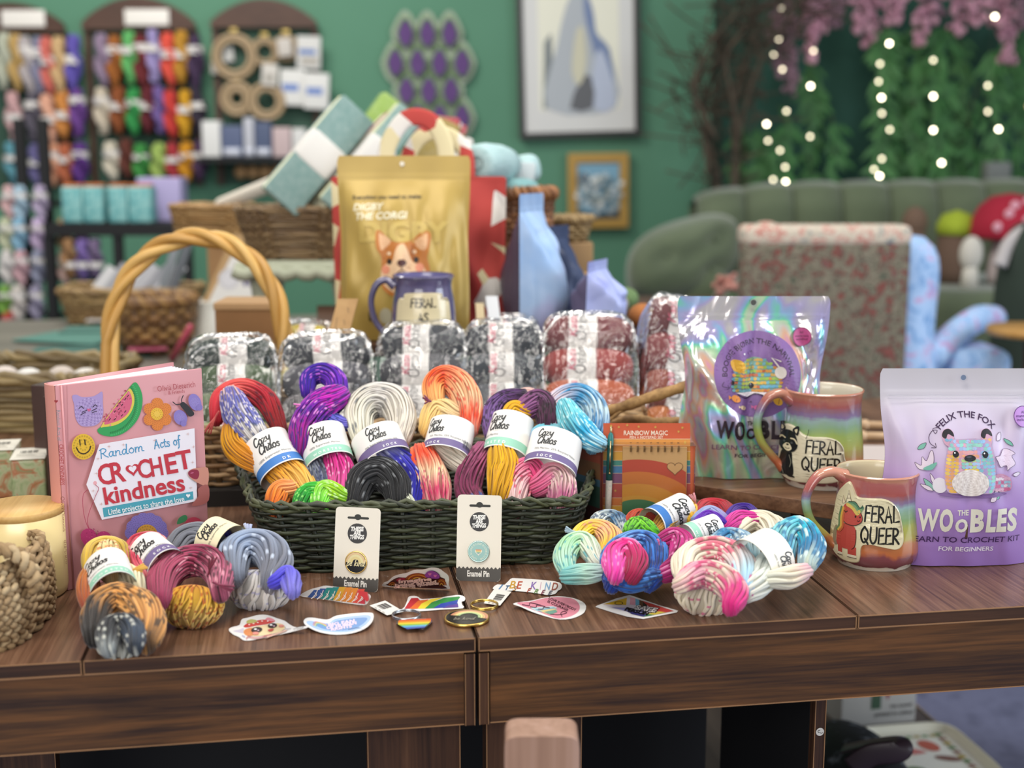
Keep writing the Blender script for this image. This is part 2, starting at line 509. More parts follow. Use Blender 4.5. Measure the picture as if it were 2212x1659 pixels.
class Art:
    """printed shapes; mp(u, v, h) places a point of the drawing on the surface, h above it"""
    def __init__(s, mp, dice=None, h0=0.00025, step=0.00006, flipy=False):
        s.mp, s.dice, s.h, s.step, s.fy = mp, dice, h0, step, (-1 if flipy else 1)
        s.b = MB()
        s.tf = lambda x, y: (x, y)
    def raw(s, v2, tris, col):
        v2 = [tuple(p) for p in v2]
        tris = list(tris)
        if s.dice:
            for _ in range(7):
                out, big, mid = [], False, {}
                for t in tris:
                    ed = [(t[0], t[1]), (t[1], t[2]), (t[2], t[0])]
                    L = [math.dist(v2[a], v2[b]) for a, b in ed]
                    k = int(np.argmax(L))
                    if L[k] <= s.dice:
                        out.append(t)
                        continue
                    big = True
                    a, b = ed[k]
                    c = t[(k+2) % 3]
                    key = (min(a, b), max(a, b))
                    if key not in mid:
                        mid[key] = len(v2)
                        v2.append(((v2[a][0]+v2[b][0])/2, (v2[a][1]+v2[b][1])/2))
                    mm = mid[key]
                    out += [(a, mm, c), (mm, b, c)]
                tris = out
                if not big:
                    break
        s.b.add([s.mp(*s.tf(p[0], p[1]), s.h) for p in v2], tris, col)
        s.h += s.step
        return s
    def poly(s, pts, col, sm=0):
        if sm:
            pts = [tuple(p) for p in smooth_path([(a, b, 0) for a, b in pts], sm, True)[:, :2]]
        tri = tessellate_polygon([[Vector((p[0], p[1], 0)) for p in pts]])
        return s.raw(pts, tri, col)
    def ell(s, cx, cy, rx, ry, col, rot=0.0, n=30, a0=0.0, a1=2*pi):
        c, q = cos(rot), sin(rot)
        full = abs(a1-a0-2*pi) < 1e-6
        ts = [a0+(a1-a0)*i/(n if full else n-1) for i in range(n)]
        p = [(cx+rx*cos(t)*c-ry*sin(t)*q, cy+rx*cos(t)*q+ry*sin(t)*c) for t in ts]
        if full:
            v = [(cx, cy)]+p
            return s.raw(v, [(0, i+1, (i+1) % n+1) for i in range(n)], col)
        return s.poly(p, col)
    def rect(s, x0, y0, x1, y1, col, r=0.0):
        if r <= 0:
            return s.raw([(x0, y0), (x1, y0), (x1, y1), (x0, y1)], [(0, 1, 2), (0, 2, 3)], col)
        p = []
        for cx, cy, a in ((x1-r, y1-r, 0), (x0+r, y1-r, pi/2), (x0+r, y0+r, pi), (x1-r, y0+r, 1.5*pi)):
            p += [(cx+r*cos(a+pi/2*k/5), cy+r*sin(a+pi/2*k/5)) for k in range(6)]
        return s.poly(p, col)
    def arc(s, cx, cy, r0, r1, a0, a1, col, n=30, sy=1.0):
        v = []
        for i in range(n):
            t = a0+(a1-a0)*i/(n-1)
            v += [(cx+r0*cos(t), cy+r0*sy*sin(t)), (cx+r1*cos(t), cy+r1*sy*sin(t))]
        f = []
        for i in range(n-1):
            f += [(2*i, 2*i+1, 2*i+3), (2*i, 2*i+3, 2*i+2)]
        return s.raw(v, f, col)
    def stroke(s, pts, w, col, closed=False, sm=6, taper=False):
        P = np.array([(a, b, 0.0) for a, b in pts])
        if sm and len(P) > 2:
            P = smooth_path(P, sm, closed)
        P = P[:, :2]
        if closed:
            P = np.vstack([P, P[:1], P[1:2]])
        T = np.gradient(P, axis=0)
        T /= np.linalg.norm(T, axis=1)[:, None]+1e-9
        N = np.stack([-T[:, 1], T[:, 0]], 1)
        ww = np.full(len(P), w/2)
        if taper:
            ww = w/2*(0.35+0.65*np.sin(np.linspace(0.15, pi-0.15, len(P))))
        v, f = [], []
        for p, n_, k in zip(P, N, ww):
            v += [tuple(p+n_*k), tuple(p-n_*k)]
        for i in range(len(P)-1):
            f += [(2*i, 2*i+1, 2*i+3), (2*i, 2*i+3, 2*i+2)]
        # round ends
        if not closed:
            for e, k in ((P[0], ww[0]), (P[-1], ww[-1])):
                b = len(v)
                v += [(e[0], e[1])]+[(e[0]+k*cos(2*pi*j/8), e[1]+k*sin(2*pi*j/8)) for j in range(8)]
                f += [(b, b+1+j, b+1+(j+1) % 8) for j in range(8)]
        s.raw(v, f, col)
        s.h -= s.step*0.9
        return s
    def place(s, v, x, y, k, rot=0.0, sx=1.0):
        c, q = cos(rot), sin(rot)*s.fy
        return [(x+k*(sx*a*c-b*q), y+s.fy*k*(sx*a*q+b*c)) for a, b in v]
    def text(s, body, x, y, size, col, align='C', bold=0.0, shear=0.0, space=1.0, rot=0.0, width=None, warp=None):
        v, t = text2d(body, bold, shear, space)
        if not len(v):
            return s
        w = v[:, 0].max()
        x0 = v[:, 0].min()
        sx = 1.0
        if width:
            sx = width/((w-x0)*size)
        off = {'C': -(w+x0)/2, 'L': -x0, 'R': -w}[align]
        v = [((a+off), b) for a, b in v]
        if warp:
            v = [warp(a*sx*size, b*size) for a, b in v]
            v = [(x+a, y+s.fy*b) for a, b in v]
            return s.raw(v, t, col)
        return s.raw(s.place(v, x, y, size, rot, sx), t, col)
    def hand(s, body, x, y, size, w, col, rot=0.0, align='L', slant=0.0, warp=None, sx=1.0):
        st, W = hand_strokes(body)
        off = {'L': 0, 'C': -W/2, 'R': -W}[align]
        for p, sharp in st:
            q = [(a+off+slant*b, b) for a, b in p]
            q = s.place(q, x, y, size, rot, sx)
            if warp:
                q = [warp(a, b) for a, b in q]
            s.stroke(q, w, col, sm=0 if sharp else 5)
        s.h += s.step
        return s
    def heart(s, cx, cy, r, col, rot=0.0):
        p = []
        for i in range(28):
            t = 2*pi*i/28
            p.append((r*sin(t)**3, s.fy*r*(0.81*cos(t)-0.31*cos(2*t)-0.12*cos(3*t)-0.06*cos(4*t))))
        c, q = cos(rot), sin(rot)
        return s.poly([(cx+a*c-b*q, cy+a*q+b*c) for a, b in p], col)
    def star(s, cx, cy, r, col, k=4, inner=0.35, rot=0.0):
        p = []
        for i in range(2*k):
            rr = r if i % 2 == 0 else r*inner
            t = rot+pi*i/k
            p.append((cx+rr*sin(t), cy+rr*cos(t)))
        return s.poly(p, col)
    def build(s, name, parent=None, mat=None, **kw):
        return s.b.build(name, mat or PRINT, parent, smooth=False, **kw)

def plane_map(O, X, Y, N):
    O, X, Y, N = (np.asarray(a, dtype=float) for a in (O, X, Y, N))
    return lambda u, v, h: O+X*u+Y*v+N*h
def pix_map(P, n):
    """drawing given in photo pixels, laid on the plane through P with normal n (towards the camera)"""
    P, n = np.asarray(P, dtype=float), nrm(n)
    return lambda u, v, h: onp(u, v, P, n)+n*h
def dk(c, k):
    return tuple(x*k for x in lin(c))
def mixc(a, b, t):
    a, b = lin(a), lin(b)
    return tuple(x*(1-t)+y*t for x, y in zip(a, b))
# ================================================================== the room
WALLD = 5.3
WO = CAM+FH*WALLD; WO[2] = 0.0
wall_m = mottled('green_wall_paint', ['#4d7d63', '#518268'], 2.0, 0.75, bstr=0.05, bscale=300)
dark_m = mottled('deep_green_wall', ['#1f4a3c', '#235042'], 2.0, 0.8, bstr=0.05, bscale=300)
carpet = mottled('carpet', ['#4d5068', '#676a84', '#585b74'], 14, 0.95, bstr=0.6, bdist=0.004, bscale=260)
def wallbox(name, x0, x1, z0, z1, mat, off=0.0):
    b = MB()
    c = WO+RT*(x0+x1)/2+FH*(0.05+off)+Z*(z0+z1)/2
    b.box(c, (x1-x0, 0.1, z1-z0), RT, FH, Z)
    return tag(b.build(name, mat, smooth=False), kind='structure')
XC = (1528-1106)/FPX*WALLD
wallbox('wall_back', -6.0, XC, 0, 3.0, wall_m)
wallbox('wall_right', XC, 6.0, 0, 3.0, dark_m, 0.06)  # right stretch of the back wall: darker, bluer green, set back slightly
wallbox('baseboard_back', -6.0, XC, 0.0, 0.1, flat('#2f5f48', 0.6), -0.015)
b = MB(); b.box((0.6, 2.6, -0.02), (13, 9.5, 0.04))
tag(b.build('floor', carpet, smooth=False), kind='structure')

# ================================================================== tables
TOPW = ['#34231a', '#533a2b', '#684a38', '#7d5d48', '#8d6e58']  # lighter than the edges: light reflected off the top is in the colour
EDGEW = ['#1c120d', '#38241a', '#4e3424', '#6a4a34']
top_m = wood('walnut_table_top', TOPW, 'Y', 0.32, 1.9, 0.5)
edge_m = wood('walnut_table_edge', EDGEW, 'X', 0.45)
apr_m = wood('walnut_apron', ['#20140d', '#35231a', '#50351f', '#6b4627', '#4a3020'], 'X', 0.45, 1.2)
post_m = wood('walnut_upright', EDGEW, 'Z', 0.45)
lip_m = flat('#9a7350', 0.5)
blk = flat('#07080b', 0.7)

def table(label, xs, yf, yb, zt, apron_x, legs, blocks, panel_x):
    cx = (xs[0]+xs[-1])/2
    t = thing('display_table', label, 'table', (cx, (yf+yb)/2, 0))
    th = 0.013
    for a, c in zip(xs[:-1], xs[1:]):
        b = MB()
        b.box(((a+c)/2, (yf+yb)/2, zt-th/2), (c-a-0.0012, yb-yf, th))
        e = 0.0007
        for zz in (zt-0.0006, zt-th+0.0006):
            b.box(((a+c)/2, yf-0.0003, zz), (c-a-0.0012, 0.0012, 0.0009), mi=2)
        for xx in (a+0.0012, c-0.0012):
            b.box((xx, (yf+yb)/2, zt-0.0004), (0.0008, yb-yf, 0.0008), mi=2)
            b.box((xx, yf-0.0003, zt-th/2), (0.0008, 0.0012, th), mi=2)
        b.box(((a+c)/2, yf-0.0001, zt-th/2), (c-a-0.0014, 0.0004, th-0.001), mi=1)
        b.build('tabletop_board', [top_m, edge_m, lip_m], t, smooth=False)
    a0, a1 = apron_x
    zb = zt-0.0825
    b = MB()
    b.box(((a0+a1)/2, yf+0.010, (zt-th+zb)/2), (a1-a0, 0.016, zt-th-zb))
    for zz in (zb+0.0006, zt-th-0.0008):
        b.box(((a0+a1)/2, yf+0.0018, zz), (a1-a0, 0.001, 0.0008), mi=1)
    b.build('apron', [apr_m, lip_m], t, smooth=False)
    for x0, x1 in blocks:
        b = MB()
        b.box(((x0+x1)/2, yf+0.009, (zt-th+zb)/2-0.001), (x1-x0-0.0012, 0.018, zt-th-zb-0.002))
        for xx in (x0+0.001, x1-0.001):
            b.box((xx, yf+0.0, (zt-th+zb)/2-0.001), (0.0006, 0.0012, zt-th-zb-0.002), mi=1)
        b.build('apron_end_block', [post_m, lip_m], t, smooth=False)
    for x0, x1, y0, y1 in legs:
        b = MB()
        b.box(((x0+x1)/2, (y0+y1)/2, zb/2), (x1-x0, y1-y0, zb))
        for xx in (x0+0.0006, x1-0.0006):
            b.box((xx, y0-0.0002, zb/2), (0.0008, 0.0012, zb), mi=1)
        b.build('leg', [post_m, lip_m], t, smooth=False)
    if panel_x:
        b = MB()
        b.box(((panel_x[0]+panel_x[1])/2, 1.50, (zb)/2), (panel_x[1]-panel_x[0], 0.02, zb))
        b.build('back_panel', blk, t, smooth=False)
    return t
YF, YB = 1.087, 2.40
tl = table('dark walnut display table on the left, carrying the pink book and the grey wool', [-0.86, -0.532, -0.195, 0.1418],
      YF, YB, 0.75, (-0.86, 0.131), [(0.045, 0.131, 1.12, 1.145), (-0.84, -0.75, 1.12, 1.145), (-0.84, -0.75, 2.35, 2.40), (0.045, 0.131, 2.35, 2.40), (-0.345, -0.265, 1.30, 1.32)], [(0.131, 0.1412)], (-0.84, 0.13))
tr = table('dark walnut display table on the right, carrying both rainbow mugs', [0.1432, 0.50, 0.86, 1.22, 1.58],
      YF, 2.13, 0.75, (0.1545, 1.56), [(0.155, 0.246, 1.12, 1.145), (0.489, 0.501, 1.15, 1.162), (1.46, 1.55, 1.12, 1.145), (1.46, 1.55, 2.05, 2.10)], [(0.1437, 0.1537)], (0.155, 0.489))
b = MB(); b.box((0.495, 1.30, 0.333), (0.011, 0.27, 0.664)); b.build('side_panel', blk, tr, smooth=False)  # side panel coloured black for the shade it lies in
# round badge on the narrow upright
b = MB(); P = on(1823, 1577, 0.65); P = vec(0.495, 1.1495, onp(1823, 1577, (0, 1.1495, 0), vec(0, -1, 0))[2])
a = Art(plane_map(P, vec(1, 0, 0), Z, vec(0, -1, 0)))
a.ell(0, 0, 0.0042, 0.0042, '#d9d6cf')
a.arc(-0.0010, 0.0006, 0.0009, 0.0015, 0.7, 5.2, '#2a2a2a'); a.arc(0.0014, -0.0004, 0.0008, 0.0014, 3.3, 6.2, '#2a2a2a')
tag(a.build('round_badge', None), 'small round pale badge with two dark letters on the narrow table upright', 'badge')

# left-hand table farther back (grey top)
b0 = thing('back_table', 'grey-brown low table behind the left baskets, covered with teal papers', 'table', (-0.62, 3.0, 0))
b = MB(); b.box((-0.62, 3.02, 0.735), (1.5, 1.04, 0.03)); b.build('tabletop', wood('grey_table_wood', ['#55514a', '#6d685f', '#857f73'], 'X', 0.5), b0, smooth=False)
for lx, ly in ((-1.3, 2.56), (0.08, 2.56), (-1.3, 3.48), (0.08, 3.48)):
    b = MB(); b.box((lx, ly, 0.36), (0.06, 0.06, 0.72)); b.build('leg', post_m, b0, smooth=False)
# ================================================================== dyed yarn hanks
def sampler(cols):
    C_ = np.array([lin(c) for c in cols])
    C_ = np.clip(C_.mean(1, keepdims=True)+(C_-C_.mean(1, keepdims=True))*1.2, 0.002, 1)*0.92
    p_ = np.linspace(0, 1, len(C_))
    return lambda t: np.stack([np.interp(np.clip(t, 0, 1), p_, C_[:, k]) for k in range(3)], -1)
def bundle(b, P, r, cols, yr, rg, speck=None, tw=0.6, M=54, fl=1.0):
    """a fat lobe of parallel yarns along P, gathered at both ends"""
    P = smooth_path(P, 12) if len(P) > 2 else np.linspace(P[0], P[1], 12)
    L = np.concatenate([[0], np.cumsum(np.linalg.norm(np.diff(P, axis=0), axis=1))]); L /= L[-1]
    x = np.linspace(0, 1, M)
    P = np.stack([np.interp(x, L, P[:, k]) for k in range(3)], 1)
    T = np.gradient(P, axis=0); T /= np.linalg.norm(T, axis=1)[:, None]
    N = np.zeros_like(P); u = -FW-T[0]*np.dot(-FW, T[0])
    N[0] = nrm(u) if np.linalg.norm(u) > 0.05 else nrm(RT-T[0]*np.dot(RT, T[0]))
    for i in range(1, M):
        u = N[i-1]-T[i]*np.dot(N[i-1], T[i]); N[i] = u/np.linalg.norm(u)
    B = np.cross(T, N)
    R = r*(0.10+0.90*np.sin(pi*(0.02+0.96*x))**0.62)
    cf = sampler(cols)
    B = B*fl
    b.tube(P, R*0.90, 14, ref=N[0], flat_=fl, col=np.clip(cf(x)*0.7, 0, 1))
    K = max(10, int(pi*r*(1+fl)/2/yr*1.06)); n = 5
    rr = np.arange(n)*2*pi/n
    F = [(i*n+j, i*n+(j+1) % n, (i+1)*n+(j+1) % n, (i+1)*n+j) for i in range(M-1) for j in range(n)]
    for k in range(K):
        p1, p2, p3 = rg.uniform(0, 2*pi, 3)
        al = 2*pi*(k+rg.uniform(-0.4, 0.4))/K+tw*(x-0.5)+0.10*np.sin(5*x+p1)+0.05*np.sin(13*x+p2)
        rad = R*(0.96+rg.uniform(-0.04, 0.05)+0.03*np.sin(9*x+p3))
        dn = np.cos(al)[:, None]*N+np.sin(al)[:, None]*B
        tn = np.cross(T, dn)
        tn /= np.linalg.norm(tn, axis=1)[:, None]
        un = np.cross(tn, T)
        Q = P+dn*rad[:, None]
        y = yr*rg.uniform(0.85, 1.12)
        c = cf(x+rg.normal(0, 0.035)+0.012*np.sin(9*x+p2))*rg.uniform(0.84, 1.1)
        if speck:
            for sc, prob, s0, s1 in speck:
                w_ = (rg.random(M) < prob) & (x >= s0) & (x <= s1)
                w_ = w_ | np.roll(w_, 1)
                c[w_] = c[w_]*0.2+np.array(lin(sc))*0.8
        b.add(Q[:, None]+y*(np.cos(rr)[None, :, None]*un[:, None]+np.sin(rr)[None, :, None]*tn[:, None]), F, np.repeat(np.clip(c, 0, 1), n, 0))

BLUE, MINT, VIOL = '#3d78bd', '#97cdb5', '#71638f'
def hank(label, mode, lobes, band=None, yr=0.00125, seed=1, ties=None):
    """lobes: (pixels, radius px, colours, push towards the viewer in mm, specks); mode gives the depth or height of a pixel"""
    rg = np.random.default_rng(seed)
    kind, a0, a1, y0, y1 = mode
    def pos(px, py, dz=0.0):
        f = (py-y0)/(y1-y0)
        p = at(px, py, a0+(a1-a0)*f) if kind == 'st' else on(px, py, 0.75+a0+(a1-a0)*min(1, max(0, f)))
        return p-nrm(p-CAM)*dz*0.001
    allp = [pos(*q) for l in lobes for q in l[0]]
    c = np.mean(allp, axis=0); c[2] = min(p[2] for p in allp)-0.012
    t = thing('yarn_hank', label, 'yarn', c)
    b = MB()
    for l in lobes:
        pts, rp, cols, dz = l[:4]
        P = [pos(x, y, dz) for x, y in pts]
        d = depth_of(np.mean(P, axis=0))
        r = rp*d/FPX
        if kind == 'ly':
            P = [vec(p[0], p[1], max(p[2], 0.7505+r)) for p in P]
            if len(l) > 5:      # a loop end: yarns run over the top and under
                (qx, qa), (_, qb) = pts[0], pts[-1]
                h_ = (qb-qa)/2*d/FPX*1.02
                q = on(pts[1][0], (qa+qb)/2, 0.751+h_)
                P = [q+Z*h_+FH*r*0.35, q+Z*h_*0.5-FH*r*0.05, q-Z*h_*0.45-FH*r*0.05, q-Z*h_+FH*r*0.3]
        if len(l) <= 5:         # both ends tuck away behind the lobe
            P = [P[0]+nrm(P[0]-CAM)*r*0.95+(P[0]-P[1])*0.12]+P+[P[-1]+nrm(P[-1]-CAM)*r*0.95+(P[-1]-P[-2])*0.12]
            for p in P:
                if kind == 'ly': p[2] = max(p[2], 0.756)
        bundle(b, P, r, cols, yr, rg, l[4] if len(l) > 4 else None, fl=l[5] if len(l) > 5 else 1.0)
    b.build('yarn_strands', YARN, t)
    for (px, py, dx, dy, cc) in ties or ():
        bt = MB(); p0 = pos(px, py, 22)
        s_ = depth_of(p0)/FPX
        for q in range(8):
            e = p0+RT*(dx+rg.normal(0, 5))*s_-UPV*(dy+rg.normal(0, 5))*s_
            bt.tube(smooth_path([p0-RT*dx*0.4*s_+UPV*dy*0.4*s_, p0, (p0+e)/2-FW*0.002, e], 5), yr*0.8, 5, col=np.tile(np.array(lin(cc))*rg.uniform(0.8, 1.1), (16, 1)))
        bt.build('tie_ends', YARN, t)
    if band:
        bd_ = dict(roll=0.0, u=0.0, ts=1.0, paper='#e9e6e1', weight='DK', fibre='100% Superwash Merino', sh=0.24, fu=0.1, wu=0.3, dz=0.0)
        bd_.update(band)
        A, B = pos(*bd_['A'], bd_['dz']), pos(*bd_['B'], bd_['dz'])
        d = depth_of((A+B)/2); Rb = bd_['hw']*d/FPX
        if kind == 'ly': A[2] = max(A[2], 0.7512+Rb*0.96); B[2] = max(B[2], 0.7512+Rb*0.96)
        H = np.linalg.norm(B-A); dv = (B-A)/H
        e1 = nrm(-FW-dv*np.dot(-FW, dv)); e2 = np.cross(dv, e1)
        f1 = e1*cos(bd_['roll'])+e2*sin(bd_['roll']); right = np.cross(-dv, f1)
        def bm(u, v, h):
            r = Rb*(1+0.03*(0.5-v/H))+h
            return A+dv*(H-v)+(f1*cos(u/Rb)*0.86+right*sin(u/Rb))*r
        m_ = MB(); sh = H*bd_['sh']; W2 = pi*Rb
        for va, vb, mi in ((0, H*0.03, 0), (H*0.03, sh, 1), (sh, H, 0)):
            m_.grid(lambda p, q: bm((p*2-1)*W2, va+(vb-va)*q, 0.0), 57, 2, mi=mi)
            m_.grid(lambda p, q: bm((p*2-1)*W2, va+(vb-va)*q, -0.0005), 57, 2, mi=0)
        ob = m_.build('paper_band', [flat(bd_['paper'], 0.55, name='band_paper'), flat(bd_['col'], 0.55, name='band_stripe')], t)
        art = Art(bm, dice=0.005, h0=0.0003)
        u0 = bd_['u']*Rb; k = bd_['ts']*H; ink = '#2c2e2f'
        art.hand('Cozy', u0-0.02*k, H*0.70, k*0.125, k*0.034, ink, slant=0.16, align='C', sx=0.9)
        art.hand('Chaos', u0+0.06*k, H*0.46, k*0.125, k*0.034, ink, slant=0.16, align='C', sx=0.9)
        art.text('CRAFT CO.', u0+0.12*k, H*0.395, k*0.05, '#b9b8b6', space=1.2)
        art.text(bd_['fibre'], u0+bd_['fu']*k, H*0.29, k*0.085, '#55585a')
        art.text(bd_['weight'], u0+bd_['wu']*k, sh*0.28, k*0.10, '#f4f4f2', bold=0.02, space=1.9)
        if bd_.get('bar'):
            ub = u0+bd_['bar']*k
            for q in range(12):
                art.rect(ub+q*0.028*k, H*0.12, ub+q*0.028*k+0.008*k*[1, 2, 1, 1, 3, 1, 2, 1, 1, 2, 1, 1][q], H*0.36, '#2b2b2b')
        art.build('band_lettering', ob)
    return t
ST = ('st', 1.485, 1.385, 800, 1090)
hank('red, white and blue speckled yarn hank with blue-edged band, leftmost in green basket', ST, [
    ([(468, 905), (480, 860), (526, 842), (576, 866), (606, 930)], 25, ['#b02c3c', '#d8525a', '#e0706a', '#a82a3a', '#8a1828', '#70121f'], 0, [('#4a1020', 0.06, 0.5, 1)]),
    ([(500, 858), (520, 902), (562, 952)], 34, ['#e2b4a2', '#c9c2d4', '#dcd8d6', '#d6d2d0'], 12, [('#2c38a4', 0.42, 0.15, 0.72), ('#3a4a70', 0.08, 0.7, 1)]),
    ([(500, 930), (512, 968), (566, 1006)], 28, ['#b8702a', '#e0a632', '#d9932c', '#b0744c'], 6),
    ([(586, 1000), (640, 1040), (672, 1084)], 39, ['#cf8a26', '#e0a034', '#eec276', '#e8b85c'], 4),
    ([(594, 1104), (606, 1066), (630, 1056)], 26, ['#d4602a', '#e08a4c', '#edb48c'], 16)],
    dict(A=(573, 955), B=(612, 1026), hw=52, col=BLUE, weight='DK', roll=-0.12, dz=6), seed=3, ties=[(466, 900, -18, 30, '#cf5a54')])
hank('violet and magenta yarn hank with mint paper band, tallest in the green basket', ST, [
    ([(664, 848), (668, 818), (696, 806), (724, 822), (730, 860), (716, 890)], 23, ['#5a2ea8', '#3a1f8c', '#43228f', '#6a35ac', '#331a80', '#3a1c86'], 0, [('#b45ad0', 0.10, 0, 0.6)]),
    ([(730, 856), (690, 880), (660, 925), (655, 962)], 36, ['#45208c', '#c84ab4', '#6f2a9c', '#9a2a8c', '#8c2068'], 14, [('#35187e', 0.22, 0.1, 0.9), ('#de86d6', 0.05, 0, 0.7)]),
    ([(672, 945), (706, 914), (740, 918)], 22, ['#30419a', '#5560c0', '#8a80d2'], 4, [('#24307c', 0.15, 0, 1)]),
    ([(676, 1002), (698, 1045), (722, 1085)], 30, ['#7d8498', '#9aa0ac', '#4a5078', '#8a8aa0'], 2, [('#28305e', 0.2, 0, 1)]),
    ([(722, 990), (738, 1034), (742, 1086)], 33, ['#a01e64', '#c83a86', '#d86aa0', '#a8246c'], 10, [('#e6a0c4', 0.08, 0, 1)])],
    dict(A=(694, 936), B=(713, 1004), hw=52, col=MINT, weight='WORSTED', wu=0.12, dz=8), seed=5, ties=[(662, 876, -18, 4, '#e07ac0')])
hank('cream and grey speckled yarn hank with violet paper band and a black lower end', ST, [
    ([(782, 948), (776, 900), (792, 872), (822, 862), (852, 872), (868, 908), (862, 955)], 36, ['#e9e5d0', '#ece8d8', '#e2ddcf', '#d9d5d0', '#e2dbcf', '#e6dfd2', '#dcd4ca'], 0, [('#5a6068', 0.06, 0.1, 0.62), ('#b8b0a8', 0.1, 0.4, 1)]),
    ([(838, 982), (872, 1008), (898, 1046), (898, 1094)], 35, ['#d0d2ea', '#4a48b0', '#2c2a94', '#34329e'], 4, [('#c4c8ec', 0.05, 0, 1)]),
    ([(764, 1092), (780, 1040), (822, 1022), (856, 1050), (864, 1092)], 36, ['#131315', '#1c1c1f', '#232326', '#161618', '#111113'], 16, [('#7a7c7e', 0.05, 0, 0.7)]),
    ([(852, 1092), (870, 1072), (888, 1090)], 13, ['#c8cab6', '#d9dcc8', '#c8cab6'], 20)],
    dict(A=(811, 942), B=(834, 998), hw=57, col=VIOL, weight='SOCK', fibre='75% Superwash Merino, 25%', roll=0.08, u=0.16, sh=0.30, ts=1.1, dz=10), seed=8)
hank('peach and orange yarn hank with violet-edged band and a barcode', ST, [
    ([(940, 872), (938, 836), (962, 818), (994, 836), (1014, 876), (1016, 926)], 31, ['#f0c48c', '#f0b078', '#e8603c', '#f0b48c', '#eec8a4', '#e2543a', '#ecd4be'], 6, [('#d83f2c', 0.08, 0.2, 0.8)]),
    ([(926, 925), (944, 888), (988, 900)], 28, ['#e6c078', '#f0d29a', '#f0dcbc'], 0),
    ([(912, 985), (930, 1030), (944, 1092)], 38, ['#f0a078', '#e8562f', '#f0d6b4', '#c8486c', '#f0e0c8'], 6, [('#c03a62', 0.08, 0.45, 1)]),
    ([(955, 970), (985, 988), (1012, 1004)], 27, ['#e2dace', '#e8e2d4', '#ddd6c8'], 0)],
    dict(A=(978, 920), B=(962, 986), hw=51, col=VIOL, weight='SOCK', fibre='75% Merino, 25% Recycled Nylon', roll=0.10, u=-0.72, fu=0.5, wu=0.1, bar=0.95, dz=8), seed=11, ties=[(928, 866, -10, -4, '#7b3450')])
hank('plum and mustard yarn hank with mint paper band, second from right in the green basket', ST, [
    ([(1064, 946), (1066, 896), (1090, 866), (1128, 856)], 24, ['#4a2c50', '#8468a0', '#5a3a6c', '#33202e'], 2, [('#241426', 0.15, 0, 1)]),
    ([(1108, 868), (1140, 856), (1168, 868)], 17, ['#dcb4aa', '#e6c4b8', '#c8909c'], -4),
    ([(1126, 890), (1160, 870), (1180, 884), (1184, 914)], 29, ['#9a6a94', '#8a5a82', '#3a1c30', '#6a3a5a'], 6, [('#1c0c16', 0.2, 0.3, 1)]),
    ([(1092, 914), (1110, 886), (1134, 892)], 19, ['#cf9a1c', '#e0b02c', '#cf9a1c'], 10),
    ([(1040, 975), (1018, 1020), (1012, 1062), (1036, 1096)], 30, ['#94506c', '#a45c7c', '#7a3454', '#84405c', '#d0c090'], 2, [('#2f5aa4', 0.3, 0.75, 1), ('#5a2038', 0.12, 0, 0.8)]),
    ([(1062, 1094), (1096, 1076), (1124, 1094)], 24, ['#5a1426', '#6a1a30', '#5a1426'], 0),
    ([(1082, 980), (1090, 1020), (1082, 1070)], 36, ['#cf9c14', '#e4b424', '#dba81c', '#c48f10'], 14)],
    dict(A=(1108, 908), B=(1090, 986), hw=48, col=MINT, weight='WORSTED', roll=0.0, u=-0.75, fu=-0.3, wu=-0.05, dz=6), seed=14)
hank('turquoise and pink yarn hank with violet paper band, rightmost in the green basket', ST, [
    ([(1196, 940), (1192, 892), (1214, 866), (1248, 858), (1278, 876), (1290, 914), (1280, 962)], 30, ['#cf9ab4', '#dcb4c6', '#e2d4dc', '#3a8cb8', '#d4e6ec', '#2a7cae', '#8fc8dc'], 0, [('#1f6fa3', 0.12, 0.45, 1)]),
    ([(1222, 882), (1238, 912), (1266, 940), (1290, 956)], 30, ['#58b4c8', '#8fd4dc', '#48a8d0', '#c4e2ea'], 16, [('#c8eef0', 0.12, 0, 1)]),
    ([(1152, 968), (1168, 938), (1206, 930)], 19, ['#c04a8c', '#7fc4d4', '#b8dce2'], 6),
    ([(1108, 1096), (1116, 1048), (1144, 1022), (1168, 1046)], 37, ['#ecd8ce', '#ecc4c4', '#e66a94', '#d82c70'], 8, [('#d0305e', 0.05, 0, 0.6)]),
    ([(1164, 1050), (1192, 1032), (1212, 1052), (1214, 1096)], 34, ['#d83a78', '#e68aa8', '#ecd4cc', '#b46486', '#eadac8'], 12, [('#a04a78', 0.1, 0.4, 1)])],
    dict(A=(1203, 950), B=(1186, 1020), hw=58, col=VIOL, weight='SOCK', fibre='75% Merino, 25% Recycled Nylon', roll=-0.05, u=-0.55, fu=0.35, wu=0.1, sh=0.22, dz=18), seed=17, ties=[(1282, 950, 14, 22, '#9cc0d4')])
hank('lime green and emerald yarn hank end poking over the front rim of the green basket', ST, [
    ([(648, 1100), (664, 1068), (700, 1060)], 22, ['#1f6a30', '#3aa040', '#66cc4c'], 20, [('#8fe070', 0.1, 0, 1)]),
    ([(690, 1102), (702, 1062), (744, 1076)], 24, ['#58c83c', '#94e468', '#a8d84c', '#5a9a34'], 22, [('#c8f0a0', 0.1, 0, 1)])], seed=19)

